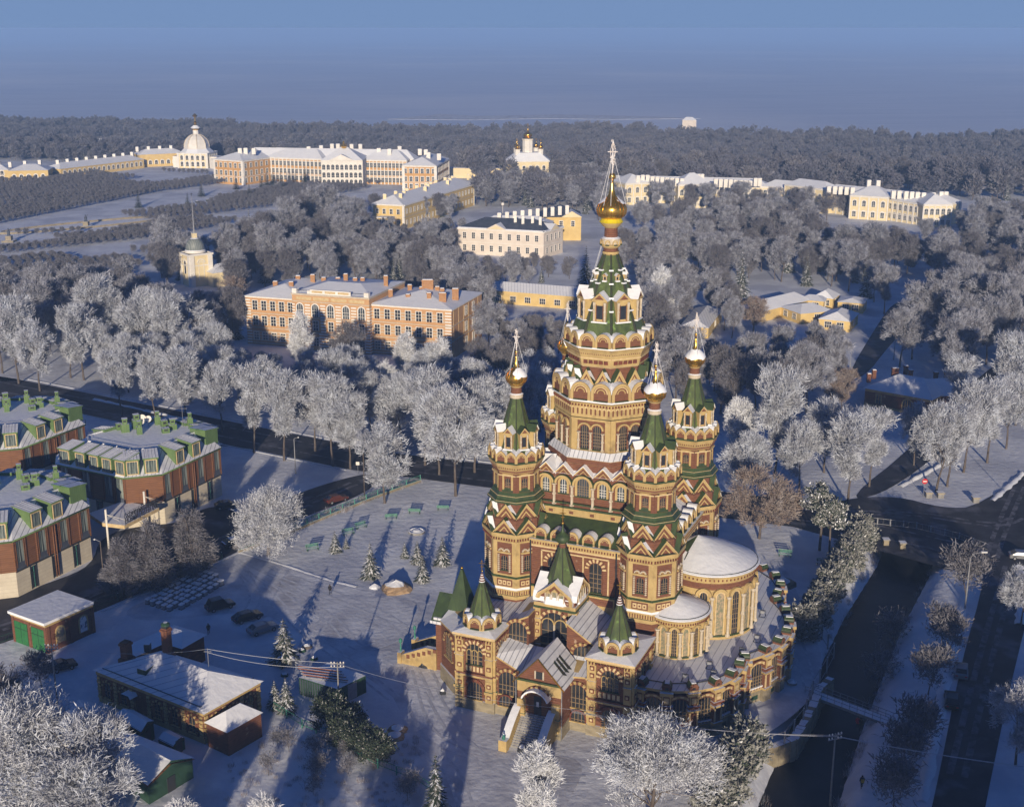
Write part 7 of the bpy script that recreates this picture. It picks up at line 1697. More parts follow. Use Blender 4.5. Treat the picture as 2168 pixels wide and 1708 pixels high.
def conifer(seed, H_=14, r0=3.2, tiers=16, mats_=('needle', 'needlefrost', 'snow'), frost=.35, per=26, droop=.35):
    q = random.Random(seed); T = MB(); T.tube((0, 0, -.3), (0, 0, H_ * .97), .02 * H_, .02, 'bark', 6); C_ = MB()
    for k in range(tiers):
        t = k / tiers; z = H_ * (.06 + .92 * t); R_ = r0 * (1 - t) ** .9 + .12
        n = max(6, int(per * (1 - t * .65)))
        for i in range(n):
            a = 2 * PI * (i + q.random() * .8) / n; L_ = R_ * q.uniform(.72, 1.12); c_, s_ = math.cos(a), math.sin(a); dz = -droop * L_ * q.uniform(.6, 1.2)
            base = Vector((0, 0, z + q.uniform(-.1, .2))); e = Vector((c_ * L_, s_ * L_, z + dz)); sd = Vector((-s_, c_, 0)); w = max(.14, L_ * .2)
            mid = base.lerp(e, .6) + Vector((0, 0, .05 * L_))
            for j, (u0, u1) in enumerate(((.15, .65), (.45, 1.0))):
                A = base.lerp(e, u0); B = base.lerp(e, u1); ww = w * (1 if j == 0 else .75)
                for sg in (-1, 1):
                    n_ = C_.add([A, B, A.lerp(B, .45) + sd * sg * ww + Vector((0, 0, -.25 * ww))]); mm = mats_[2] if q.random() < frost * .5 else mats_[1] if q.random() < frost else mats_[0]; C_.face((n_, n_ + 1, n_ + 2), mm)
            for _ in range(2):
                u = q.uniform(.3, .95); A = base.lerp(e, u); n_ = C_.add([A, A + sd * q.uniform(-.3, .3) * w * 2 + Vector((c_ * .2, s_ * .2, -.35 * w * 2)), A + Vector((c_, s_, 0)) * .3 * w]); C_.face((n_, n_ + 1, n_ + 2), mats_[0])
    return T, C_
def bushy(seed, H_=4, r=2.2, n=2600, mats_=('needle', 'needlefrost'), leaf=.32, frost=.4, stems=5, sn=.06):
    q = random.Random(seed); T = MB(); C_ = MB(); cl = []
    for k in range(stems):
        a = q.uniform(0, 2 * PI); e = Vector((math.cos(a) * r * .5, math.sin(a) * r * .5, H_ * q.uniform(.5, .85))); T.tube((0, 0, -.2), e, .12, .04, 'bark', 4, False)
    for k in range(34):
        a = q.uniform(0, 2 * PI); z = q.uniform(.12, .95) * H_; rr = r * math.sqrt(max(.05, 1 - (z / H_ - .35) ** 2 / .5)) * q.uniform(.3, 1); cl.append(Vector((math.cos(a) * rr, math.sin(a) * rr, z)))
    for k in range(n):
        c = cl[q.randrange(len(cl))]; p = c + Vector((q.gauss(0, .4), q.gauss(0, .4), q.gauss(0, .35)));
        if p.z < 0: continue
        d = (Vector((p.x, p.y, 0)).normalized() * .6 + Vector((q.gauss(0, .6), q.gauss(0, .6), q.gauss(.6, .5)))).normalized(); o = d.orthogonal() * leaf * .32; o.rotate(Matrix.Rotation(q.uniform(0, 6), 3, d)); L_ = leaf * q.uniform(.7, 1.6)
        n_ = C_.add([p - o, p + o, p + d * L_]); C_.face((n_, n_ + 1, n_ + 2), 'snow' if q.random() < sn else mats_[1] if q.random() < frost else mats_[0])
    return T, C_
SHAPES = {}
def reg(key, T, C_): SHAPES[key] = (T.mesh('trunk'), C_.mesh('crown'))
for i in range(4): reg(f'A{i}', *grow(100 + i, 16, 5.6, .30, .24, 12, 15000, (.5, 1.15), .034, 'round', ('bark', 'bark', 'frost')))
for i in range(3): reg(f'V{i}', *grow(200 + i, 17, 5.0, .30, .28, 12, 15000, (.6, 1.3), .034, 'vase', ('bark', 'bark', 'frost'), up=.9))
for i in range(2): reg(f'B{i}', *grow(300 + i, 15, 3.4, .22, .18, 14, 13000, (.6, 1.3), .034, 'birch', ('bark', 'barkfrost', 'frostbright'), up=.6))
for i in range(2): reg(f'N{i}', *grow(400 + i, 11, 6.4, .32, .10, 16, 38000, (.25, .7), .021, 'round', ('bark', 'barkfrost', 'frostbright'), up=.5, twmats=['frost', 'frostbright'], density=1))
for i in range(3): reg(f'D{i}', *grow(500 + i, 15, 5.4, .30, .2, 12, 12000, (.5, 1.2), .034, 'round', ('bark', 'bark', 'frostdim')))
for i in range(1): reg(f'K{i}', *grow(600 + i, 13, 6.0, .30, .22, 13, 14000, (.4, 1.0), .034, 'round', ('bark', 'bark', 'brownmix')))
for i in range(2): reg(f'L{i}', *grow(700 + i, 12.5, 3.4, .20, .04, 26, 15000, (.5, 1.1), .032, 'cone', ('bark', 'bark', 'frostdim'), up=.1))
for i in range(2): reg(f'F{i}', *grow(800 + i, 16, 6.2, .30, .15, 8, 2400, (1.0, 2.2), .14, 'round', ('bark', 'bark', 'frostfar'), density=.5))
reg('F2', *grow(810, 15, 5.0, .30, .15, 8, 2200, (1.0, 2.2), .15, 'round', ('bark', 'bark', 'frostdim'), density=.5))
for i in range(2): reg(f'S{i}', *conifer(900 + i, 14, 3.0, 20)); 
reg('s0', *conifer(910, 6, 2.0, 13, frost=.5, per=22)); reg('Y0', *conifer(920, 6, 1.7, 14, ('yew', 'yew', 'needlefrost'), .1, 24, .1))
reg('P0', *bushy(930)); reg('P1', *bushy(931, 5, 2.3, 7500, leaf=.25, frost=.10, sn=.006)); reg('P2', *bushy(932, 4.6, 2.6, 6200, ('needle', 'needlefrost'), .40, .82, sn=.02))
reg('Q0', *grow(950, 3.5, 1.4, .05, .1, 6, 700, (.3, .7), .022, 'vase', ('bark', 'bark', 'frostdim'), up=.8)); reg('H0', *grow(960, 6.5, 2.0, .1, .25, 8, 1500, (.4, .9), .04, 'round', ('bark', 'bark', 'frostdim')))
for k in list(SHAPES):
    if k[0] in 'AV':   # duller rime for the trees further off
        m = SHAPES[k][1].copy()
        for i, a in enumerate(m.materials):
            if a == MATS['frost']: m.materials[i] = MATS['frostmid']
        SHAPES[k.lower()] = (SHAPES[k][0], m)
# pine with bare trunk
def pine(seed):
    q = random.Random(seed); T = MB(); C_ = MB(); T.tube((0, 0, -.3), (.3, 0, 11), .25, .15, 'bark', 7)
    for k in range(16):
        a = q.uniform(0, 6.28); z = q.uniform(7, 11.2); L_ = q.uniform(1.2, 3.2); e = Vector((.3 + math.cos(a) * L_, math.sin(a) * L_, z + .6)); T.tube((.25, 0, z - .4), e, .08, .03, 'bark', 4, False)
        for _ in range(330):
            t = q.uniform(.35, 1.05); c = Vector((.25, 0, z)).lerp(e, t); p = c + Vector((q.gauss(0, .45), q.gauss(0, .45), q.gauss(.1, .3))); d = Vector((q.gauss(0, 1), q.gauss(0, 1), q.gauss(.5, .7))).normalized(); o = d.orthogonal() * .11
            n_ = C_.add([p - o, p + o, p + d * .5]); r_ = q.random(); C_.face((n_, n_ + 1, n_ + 2), 'snow' if r_ < .12 else 'needlefrost' if r_ < .6 else 'needle')
    return T, C_
reg('W0', *pine(5)); reg('W1', *pine(8))
ALLT = []   # (shape, x, y, scale, rot, zone)
def plant(shape, x, y, s=1.0, zone='', name='tree', cat='tree', label=None, sz=None, z=None):
    ALLT.append(dict(k=shape, x=x, y=y, s=s, zone=zone, name=name, cat=cat, label=label, sz=sz, z=z))
def pp(px, py): return P(px, py)
KEEP = []   # polygons (world) to keep trees off
def inside(p, poly):
    r = False; j = len(poly) - 1
    for i in range(len(poly)):
        if (poly[i][1] > p[1]) != (poly[j][1] > p[1]) and p[0] < (poly[j][0] - poly[i][0]) * (p[1] - poly[i][1]) / (poly[j][1] - poly[i][1]) + poly[i][0]: r = not r
        j = i
    return r
def keepq(a, b, depth, pad=3):
    q = quad_from(a, b, depth); cx_ = sum(p[0] for p in q) / 4; cy_ = sum(p[1] for p in q) / 4
    KEEP.append([(x + (pad if x > cx_ else -pad), y + (pad if y > cy_ else -pad)) for x, y in q])
keepq(P(519, 625.7, 14), P(955.6, 655.5, 14), 25, 4); keepq(mz(250, 1290, 4.2), mz(1660, 1400, 4.2), 10, 2)
keepq(mz(225, 600, 10.5), mz(1210, 650, 10.5), 24, 2); keepq(gp(1460, 520, 11), gp(1958, 370, 11), 16, 2); keepq((-118, 446), (-100, 446), 14, 1)
keepq(rq(1230, 635, 4.3), rq(1620, 705, 4.3), 20, 2); keepq((68, 378), (104, 378), 40, 0); keepq(P(1440, 690, 3), P(1500, 694, 3), 26, 1)
ROADL = [(mainst, 10), ([P(1910, 640), P(1900, 700), P(1820, 800)], 6), ([P(1800, 1080), P(1960, 960), P(2240, 720)], 8)]
def ok(x, y):
    if any(inside((x, y), k) for k in KEEP): return False
    return not any(min(seg_dist((x, y), a, b) for a, b in zip(l, l[1:])) < w for l, w in ROADL)
PROT = [(505, 555, 1040, 715, 352), (345, 470, 465, 620, 448), (1083, 588, 1235, 652, 415), (968, 420, 1262, 520, 500), (782, 380, 1008, 455, 600), (1750, 385, 2020, 478, 595), (1322, 355, 1645, 398, 660), (330, 250, 990, 395, 800),
        (1085, 270, 1175, 350, 770), (1575, 612, 1800, 692, 372), (1832, 752, 2010, 848, 290), (0, 400, 330, 500, 600), (330, 385, 700, 440, 620), (1440, 668, 1545, 700, 365), (1225, 300, 1370, 560, 330), (1560, 915, 1790, 1040, 240), (1880, 560, 1990, 610, 480), (1300, 455, 1400, 480, 560), (880, 1010, 900, 1030, 240)]
def hides(x, y, s=1.0, H_=16, cr=5.2, allow=.0):
    x0, y1 = pixof(x, y, H_ * .38 * s); xt, y0 = pixof(x, y, H_ * s); w = cr * s * 2736 / (y * .96 + 20); ar = 2 * w * (y1 - y0)
    for a, b, c, d, D in PROT:
        if y > D: continue
        ov = max(0, min(c, x0 + w) - max(a, x0 - w)) * max(0, min(d, y1) - max(b, y0))
        if ov > ar * (.10 + allow): return True
    return False
def zone(name, poly_px, spacing, shapes, s=(.85, 1.15), n=999, seed=1, conif=0.0, frac=1.0):
    q = random.Random(seed); w = [P(*p) for p in poly_px]; x0, x1 = min(p[0] for p in w), max(p[0] for p in w); y0, y1 = min(p[1] for p in w), max(p[1] for p in w); pts = []; tries = 0
    while len(pts) < n and tries < 4000:
        tries += 1; p = (q.uniform(x0, x1), q.uniform(y0, y1))
        if not inside(p, w) or not ok(*p): continue
        sp_ = spacing * .8
        if any((p[0] - a[0]) ** 2 + (p[1] - a[1]) ** 2 < (sp_ * q.uniform(.8, 1.1)) ** 2 for a in pts): continue
        pts.append(p)
        if q.random() > frac: continue
        sc_ = .86
        if hides(*p):
            if hides(*p, .6): continue
            sc_ = .58
        if q.random() < conif: plant('S%d' % q.randrange(2), p[0], p[1], q.uniform(.8, 1.25) * sc_, name, 'spruce_tree')
        else: plant(q.choice(shapes), p[0], p[1], q.uniform(*s) * sc_, name, 'frosted_tree')
AA = ['A0', 'A1', 'A2', 'A3', 'V0', 'V1', 'V2']; AD = AA + ['D0', 'D1', 'D2', 'D0', 'D1', 'K0']; DD = ['D0', 'D1', 'D2', 'A1', 'V2']
# hand placed, picture coordinates of the trunk foot
for i, (x, y, k, s) in enumerate([(258, 880, 'V1', .85), (330, 890, 'A0', .85), (395, 905, 'V0', .9), (470, 915, 'A2', .85), (538, 958, 'V2', 1.0), (602, 975, 'V0', .95), (668, 955, 'A1', .95), (705, 988, 'V1', 1.0), (742, 992, 'V2', .9), (815, 1065, 'A3', .95), (850, 955, 'A0', 1.0), (900, 985, 'V0', 1.05), (965, 1050, 'A2', 1.15), (930, 1005, 'V1', .95), (1005, 1000, 'V2', 1.0), (1045, 960, 'A1', 1.0), (1125, 950, 'V0', .9), (1150, 905, 'D0', .9)]):
    plant(k, *P(x, y), s, 'row', 'frosted_tree')
plant('N1', *P(1375, 1745), 1.08, '', 'frosted_tree', label='huge round frosted tree in front of the round gallery, bottom centre'); plant('B1', *P(1135, 1760), .72, '', 'frosted_tree', label='frosted tree just below the cathedral steps')
plant('N0', *P(568, 1175), 1.02, '', 'frosted_tree', label='single white frosted tree at the bend of the lane, opposite the hotel canopy')
for x, y, s, l in ((262, 1257, .92, 'left'), (329, 1244, 1.02, 'middle'), (412, 1216, 1.05, 'right')): plant('L%d' % (x % 2), *P(x, y), s, '', 'larch_tree', label=f'bare grey conical larch, {l} one of three in front of the letter sign canopy')
for x, y, k, s, l in ((40, 1760, 'N0', 1.35, 'large frosted tree overhanging the bottom left corner'), (190, 1790, 'A3', 1.0, 'frosted tree between the bottom left corner and the dark green shed'), (15, 1600, 'D1', .85, 'grey bare tree at the left edge below the brick garage'), (215, 1825, 'A1', .8, 'frosted tree in front of the dark green timber shed'), (390, 1840, 'B0', .6, 'small frosted tree at the bottom edge, left of the bottom snowfield'), (560, 1850, 'B1', .62, 'small bright frosted tree at the bottom edge below the snowfield'), (90, 1460, 'H0', .9, 'small bare tree beside the brick garage')):
    plant(k, *P(x, y), s, '', 'frosted_tree', label=l)
for x, y, s, l in ((603, 1400, 1.25, 'tall dark spruce with snowy tiers in the yard near the parked cars'), (607, 1505, .8, 'small spruce by the green fence, right one of two'), (583, 1498, .7, 'small spruce by the green fence, left one of two'), (710, 1168, .7, 'short spruce beside the pale green benches'), (785, 1222, 1.0, 'spruce with trunk showing, beside the board heap'), (884, 1192, .75, 'back spruce of the three near the cathedral corner'), (895, 1230, .8, 'front spruce of the three near the cathedral corner'), (937, 1195, .9, 'right spruce of the three near the cathedral corner'), (857, 1180, .5, 'tiny spruce left of the three near the cathedral corner'), (733, 1160, .35, 'tiny dark fir beside the two pale benches')):
    plant('s0', *P(x, y), s, '', 'spruce_tree', cat='spruce', label=l)
for i, (x, y, s) in enumerate(((703, 1545, .98), (733, 1575, .92), (765, 1600, .88), (795, 1618, .85), (742, 1545, .75))): plant('P1', *P(x, y), s, '', 'evergreen_bush', cat='bush', label=f'dark snow-speckled evergreen bush by the green fence, {ORD[i]} from the container' if i < 4 else 'dark evergreen bush tucked behind the row, closest to the pole')
plant('S1', *P(925, 1785), .85, '', 'spruce_tree', cat='spruce', label='dark pointed evergreen at the bottom, left of the frosted tree below the steps')
for i in range(11): plant('P2', *P(1700 + 12.5 * i + (i % 2) * 6, 1350 - 20.5 * i), .95, '', 'pine_shrub', cat='pine', label=f'frosted dwarf pine of the hedge beside the canal, {ORD[i]} from the cathedral end')
for i in range(6): plant('P2', *P(1575 - 11 * i, 1610 + 22 * i), 1.0, '', 'pine_shrub', cat='pine', label=f'dwarf pine of the hedge at the bottom beside the round gallery, {ORD[i]} from the top', sz=1.15)
for x, y, k, s, l in ((1607, 1140, 'K0', .95, 'brown bare bushy tree directly right of the rearmost dome tower'), (1735, 1165, 'W0', 1.0, 'pine with snowy crown by the railing, left of two'), (1755, 1185, 'W1', .85, 'pine with snowy crown by the railing, right of two'), (2045, 1275, 'H0', 1.5, 'bare tree beside the curved street lamp on the right'), (1992, 1370, 'H0', 1.1, 'young bare tree in the right-hand strip, top of its row'), (2010, 1390, 'H0', 1.0, 'young bare tree in the right-hand strip, second of its row'), (1965, 1470, 'H0', 1.1, 'young bare tree in the right-hand strip, level with the footbridge'), (1940, 1600, 'H0', 1.3, 'young bare tree in the right-hand strip, third from the bottom'), (1912, 1640, 'H0', 1.2, 'young bare tree in the right-hand strip, second from the bottom'), (1890, 1720, 'H0', 1.2, 'young bare tree at the bottom of the right-hand strip'), (1862, 1415, 'Q0', 1.5, 'frosted bush on the canal bank, middle of the water edge'), (1895, 1330, 'Q0', 1.6, 'frosted bush on the canal bank near its upper end'), (2150, 1620, 'A3', .65, 'frosted tree at the bottom right edge beyond the road'), (2160, 1330, 'A1', .6, 'frosted tree cut by the right edge across the road')):
    plant(k, *P(x, y), s, '', 'bare_tree' if k[0] in 'HK' else 'pine_tree' if k[0] == 'W' else 'frosted_bush' if k == 'Q0' else 'frosted_tree', label=l)
for x, y, k, s in ((1578, 1075, 'A0', .8), (1640, 1010, 'V1', 1.05), (1690, 1050, 'A2', .8), (1795, 1070, 'V0', 1.0), (1840, 1030, 'V2', .82), (1745, 1000, 'A1', .9), (1560, 990, 'B0', .85), (1935, 985, 'A3', .7)): plant(k, *P(x, y), s, 'snowbank', 'frosted_tree')
for x, y, k, s in ((1982, 1042, 'A0', .95), (2005, 1030, 'V1', .9), (2040, 1000, 'A3', .95), (2090, 980, 'V0', .95), (2130, 950, 'A2', .9), (2020, 900, 'V2', .9), (2150, 900, 'A1', 1.0)): plant(k, *P(x, y), s, 'island', 'frosted_tree')
for x, y, k, s in ((40, 812, 'V0', 1.05), (85, 828, 'A1', .95), (150, 800, 'V2', .9), (178, 805, 'A3', 1.0), (222, 768, 'V1', 1.15), (245, 765, 'A0', 1.0), (5, 790, 'A2', 1.05), (310, 780, 'A2', 1.15), (360, 790, 'V1', 1.05), (400, 775, 'A3', 1.1)): plant(k, *P(x, y), s, 'park', 'frosted_tree')
# zones
zone('school', [(430, 790), (520, 775), (720, 820), (960, 850), (1090, 880), (1160, 800), (1160, 930), (1000, 965), (780, 925), (430, 860)], 8.5, AA + ['B0', 'B1'], (.62, .95), seed=3)
zone('hotelback', [(200, 800), (460, 800), (460, 850), (250, 830)], 8, AA, (.7, .9), seed=4)
for x, y, k, s in ((640, 790, 'B0', .9), (935, 850, 'B1', .95), (860, 820, 'B0', .9), (740, 790, 'D0', .8)): plant(k, *P(x, y), s, 'school', 'frosted_tree')
zone('leftpark', [(-60, 655), (150, 650), (370, 650), (500, 660), (510, 740), (300, 740), (120, 750), (-60, 790)], 10, AD, (.8, 1.15), seed=5, conif=.1)
zone('garden edge', [(330, 575), (450, 560), (560, 520), (690, 480), (790, 480), (800, 560), (980, 600), (960, 620), (520, 610), (500, 645), (360, 620)], 10, AD, (.85, 1.15), seed=6, conif=.17)
zone('mansion', [(780, 470), (960, 450), (985, 560), (1200, 570), (1215, 590), (1000, 640), (1010, 700), (1180, 690), (1210, 780), (1060, 850), (990, 790), (1010, 700), (780, 580)], 9.5, DD, (.75, 1.0), seed=7)
zone('behind', [(1360, 640), (1460, 640), (1600, 650), (1760, 760), (1790, 880), (1560, 905), (1400, 880)], 9.5, AD, (.75, 1.1), seed=8)
zone('rightpark', [(1300, 500), (1560, 480), (1760, 500), (2240, 480), (2240, 660), (1990, 670), (1800, 625), (1700, 612), (1560, 600), (1440, 620), (1310, 600)], 11.5, AD, (.9, 1.2), seed=9, conif=.05, frac=.95)
zone('rightmid', [(1930, 690), (2240, 690), (2240, 880), (2010, 930), (1990, 760), (1900, 790)], 11, AA, (.95, 1.25), seed=10)
plant('B1', *P(1400, 700), 1.35, '', 'frosted_tree', label='bright frosted birch directly right of the big green tent roof'); plant('S0', *P(1568, 640), 1.35, '', 'spruce_tree', cat='spruce', label='dark pointed spruce between the bright birch and the yellow sheds'); plant('S1', *P(1240, 610), 1.2, '', 'spruce_tree', cat='spruce', label='tall dark spruce left of the top golden dome, near the pale mansion'); 
plant('S0', *P(1835, 540), 1.1, '', 'spruce_tree', cat='spruce', label='pointed spruce in front of the right palace, left of a close pair'); plant('S1', *P(1850, 545), 1.15, '', 'spruce_tree', cat='spruce', label='pointed spruce in front of the right palace, right of a close pair')
for i in range(14):
    x = (1460, 1495, 1530, 1570, 1600, 1640, 1680, 1715, 1750, 1420, 1385, 1690, 1790, 1560)[i]; y = 440 + (x - 1330) * .035 + (i % 3) * 6; plant(random.Random(i).choice(['D0', 'D1', 'V2', 'D2']), *P(x, y), .85, 'palacefront', 'bare_tree')
zone('church wood', [(1010, 410), (1260, 400), (1310, 445), (1310, 480), (1180, 440), (1000, 440)], 11, DD, (.8, 1.0), seed=12)
for i, (x, y) in enumerate([(1585, 590), (1612, 575), (1640, 592), (1668, 572), (1700, 590), (1728, 575), (1752, 595), (1780, 580), (1812, 598), (1838, 585), (1600, 555), (1655, 550), (1710, 555), (1765, 558), (1825, 560), (1850, 640), (1872, 665), (1960, 650), (1975, 690), (1985, 720), (2040, 720)]):
    plant(('D1', 'v0', 'a1', 'v2', 'D0')[i % 5] if y < 800 else 'V1', *P(x, y), .72 if y < 620 else .8, 'rightpark' if y < 620 else 'rightmid', 'frosted_tree')
# yews of the upper garden
for i, (x, y) in enumerate([(315 + 0, 472)] + [((200 + a / 3.097 * 1) * 0, 0) for a in ()] + [tuple(v) for v in ((333, 468),)][:0]): pass
yl = [(980, 850), (1425, 770), (1330, 860), (1670, 720), (1765, 785), (1850, 720), (1925, 725), (1888, 690), (1932, 678), (1987, 690), (2003, 735), (2050, 680), (2092, 695), (2157, 685)]
for i, (x, y) in enumerate(yl): plant('Y0', *P(x / 3.097 * .92767, (200 + y / 3.097) * .92767), 1.3, 'yew', 'clipped_yew', cat='yew')
for x, y in ((765, 372), (822, 345), (890, 345), (862, 358), (730, 330)): plant('Y0', *P((450 + x / 3.097) * .92767, (300 + y / 3.097) * .92767), 1.45, 'yew', 'clipped_yew', cat='yew')
for i in range(12):   # dark spruces along the garden edge
    x = (655, 668, 640, 548, 556, 612, 572, 690, 355, 300, 530, 630)[i]; y = (482, 490, 498, 560, 540, 520, 590, 486, 560, 700, 520, 560)[i]; plant('S%d' % (i % 2), *P(x, y), 1.15, 'garden edge', 'spruce_tree')
# little shrubs in the bottom left snowfield
q = random.Random(11)
for i in range(14): 
    x, y = q.uniform(500, 870), q.uniform(1580, 1700)
    if y > 1500 + (x - 560) * .42 + 25: plant('Q0', *P(x, y), q.uniform(.5, .8), 'snowfield', 'bare_sapling', cat='sapling')
ZN = {'row': 'frosted street tree between hotel and striped building', 'school': 'frosted tree at the foot of the striped building', 'hotelback': 'frosted tree between street and left park path', 'leftpark': 'park tree left of the striped building',
      'park': 'frosted tree by the park paths above the hotel', 'garden edge': 'tree between the bell tower and yellow block', 'mansion': 'bare tree around the pale mansion', 'behind': 'tree between yellow sheds and cathedral back', 'rightpark': 'tree on the slope below the right palaces', 'rightmid': 'tall frosted tree around the red brick house',
      'snowbank': 'frosted tree on the snow right of the cathedral', 'island': 'frosted tree by the crossroads corner', 'palacefront': 'bare tree screening the left comb-chimney palace', 'church wood': 'bare tree below the gilded palace church', 'yew': 'clipped dark conical yew in the upper garden', 'snowfield': 'thin sapling in the bottom left snowfield'}
def word(n):
    T_ = ['', '', 'twenty', 'thirty', 'forty', 'fifty', 'sixty', 'seventy', 'eighty', 'ninety']
    if n < 20: return ORD[n]
    n += 1; t, u = divmod(n, 10)
    return (T_[t][:-1] + 'ieth') if u == 0 else T_[t] + '-' + ORD[u - 1]
protos = {}
def realise(t):
    tm, cm = SHAPES[t['k']]; z = t['z'] if t['z'] is not None else ground_z(t['x'], t['y']); q = random.Random(int(t['x'] * 37 + t['y'] * 91))
    r_ = empty(t['name'], (t['x'], t['y'], z), q.uniform(0, 6.28), t['label'], t['cat'], t.get('group')); r_.scale = (t['s'], t['s'], t['s'] * (t['sz'] or (q.uniform(1.0, 1.25) if t['zone'] else q.uniform(.92, 1.08))))
    put(tm, 'trunk', r_); put(cm, 'crown', r_); return r_

groups = {}
for t in ALLT:
    if t['zone']: groups.setdefault(t['zone'], []).append(t)
TOTAL = {k: len(v) for k, v in groups.items()}
# nearest 290 of the free-standing zone trees are things of their own; the rest join the far wood
ZT = sorted([t for t in ALLT if t['zone'] not in ('', 'yew', 'snowfield')], key=lambda t: t['y']); LATE = ZT[285:]; late = set(id(t) for t in LATE)
ALLT = [t for t in ALLT if id(t) not in late]
for zn, L_ in groups.items():
    L_ = sorted([t for t in L_ if id(t) not in late], key=lambda t: t['y']); nb = 1 if len(L_) < 16 else 2 if len(L_) < 30 else 3; per = -(-len(L_) // nb)
    for b_ in range(nb):
        S_ = sorted(L_[b_ * per:(b_ + 1) * per], key=lambda t: pixof(t['x'], t['y'])[0]); bn = [''], ['front line, ', 'back line, '], ['front line, ', 'middle line, ', 'back line, ']
        for i, t in enumerate(S_):
            t['label'] = f'{ZN[zn]}, {bn[nb - 1][b_]}{word(i)} from left'; t['group'] = ZN[zn] + 's'
            if t['name'] == 'spruce_tree': t['cat'] = 'spruce'
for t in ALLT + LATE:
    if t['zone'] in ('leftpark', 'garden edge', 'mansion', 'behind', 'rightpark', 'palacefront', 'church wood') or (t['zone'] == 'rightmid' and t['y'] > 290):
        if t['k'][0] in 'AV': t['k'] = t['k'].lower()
for t in ALLT: realise(t)
print('TREES individual', len(ALLT), len(LATE), TOTAL)

# trees beyond the frame whose shade falls into the picture
q = random.Random(31)
OFF = [(-8.2, 96, .95), (-62, 84, 1.0), (-50, 88, .8), (-38, 80, .85), (-26, 88, .8), (-16, 78, .85), (-72, 90, 1.0)] + [(38 + 6.5 * (i % 11), 92 - 9 * (i // 11) - (i % 2) * 3, 1.12 + .1 * (i // 11)) for i in range(33)]
for i, (x, y, s) in enumerate(OFF):
    t = dict(k=q.choice(['V0', 'A1', 'A2', 'V1', 'A0']), x=x, y=y, s=s, zone='', name='frosted_tree', cat='tree', label='frosted tree standing in front of the picture edge, out of sight', sz=(1.35 if i == 0 else None), z=0, group='trees before the picture edge');
    if i == 0: t['k'] = 'B0'
    o_ = realise(t)
    if i == 0: o_.scale = (.22, .22, 1.25)  # unseen tree squeezed thin, added only to cast a pole-like shadow stripe

# ---- stuff: far woods and clipped garden rows, instanced on points
def scatter(name, pts, meshes):
    """pts: (x, y, z, scale, rot)"""
    g = bpy.data.node_groups.new(name, 'GeometryNodeTree'); g.interface.new_socket('Geometry', in_out='INPUT', socket_type='NodeSocketGeometry'); g.interface.new_socket('Geometry', in_out='OUTPUT', socket_type='NodeSocketGeometry')
    N = g.nodes; L = g.links; gi = N.new('NodeGroupInput'); go = N.new('NodeGroupOutput')
    cl = bpy.data.collections.new(name + '_kinds')
    for i, me in enumerate(meshes): o = bpy.data.objects.new('%02d' % i, me); cl.objects.link(o)
    ci = N.new('GeometryNodeCollectionInfo'); ci.inputs['Collection'].default_value = cl; ci.inputs['Separate Children'].default_value = True
    ip = N.new('GeometryNodeInstanceOnPoints'); ip.inputs['Pick Instance'].default_value = True
    def attr(nm, tp): a = N.new('GeometryNodeInputNamedAttribute'); a.data_type = tp; a.inputs['Name'].default_value = nm; return a.outputs[0]
    L.new(gi.outputs[0], ip.inputs['Points']); L.new(ci.outputs[0], ip.inputs['Instance']); L.new(attr('pick', 'INT'), ip.inputs['Instance Index'])
    e = N.new('ShaderNodeCombineXYZ'); L.new(attr('rot', 'FLOAT'), e.inputs[2]); er = N.new('FunctionNodeEulerToRotation'); L.new(e.outputs[0], er.inputs[0]); L.new(er.outputs[0], ip.inputs['Rotation'])
    L.new(attr('sc', 'FLOAT'), ip.inputs['Scale']); L.new(ip.outputs[0], go.inputs[0])
    me = bpy.data.meshes.new(name); me.from_pydata([p[:3] for p in pts], [], []); q = random.Random(2)
    for nm, tp, vals in (('pick', 'INT', [q.randrange(len(meshes)) for _ in pts]), ('rot', 'FLOAT', [p[4] for p in pts]), ('sc', 'FLOAT', [p[3] for p in pts])):
        a = me.attributes.new(nm, tp, 'POINT'); a.data.foreach_set('value', vals)
    o = put(me, name, kind='stuff'); md = o.modifiers.new('scatter', 'NODES'); md.node_group = g; return o
def joined(keys):
    r = []
    for k in keys:
        tm, cm = SHAPES[k]; m = bpy.data.meshes.new('tree_' + k); n = len(tm.vertices)
        v = [tuple(a.co) for a in tm.vertices] + [tuple(a.co) for a in cm.vertices]; f = [tuple(p.vertices) for p in tm.polygons] + [tuple(i + n for i in p.vertices) for p in cm.polygons]
        m.from_pydata(v, [], f); k0 = len(tm.materials)
        for a in tm.materials: m.materials.append(a)
        for a in cm.materials: m.materials.append(a)
        m.polygons.foreach_set('material_index', [p.material_index for p in tm.polygons] + [p.material_index + k0 for p in cm.polygons]); m.update(); r.append(m)
    return r
FAR = joined(['F0', 'F1', 'F2', 'F0', 'F1', 'F0', 'D1', 'F2', 'F1', 'S0'])
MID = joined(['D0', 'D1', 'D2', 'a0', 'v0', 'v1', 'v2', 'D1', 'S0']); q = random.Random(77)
pts = []
y = 845.0
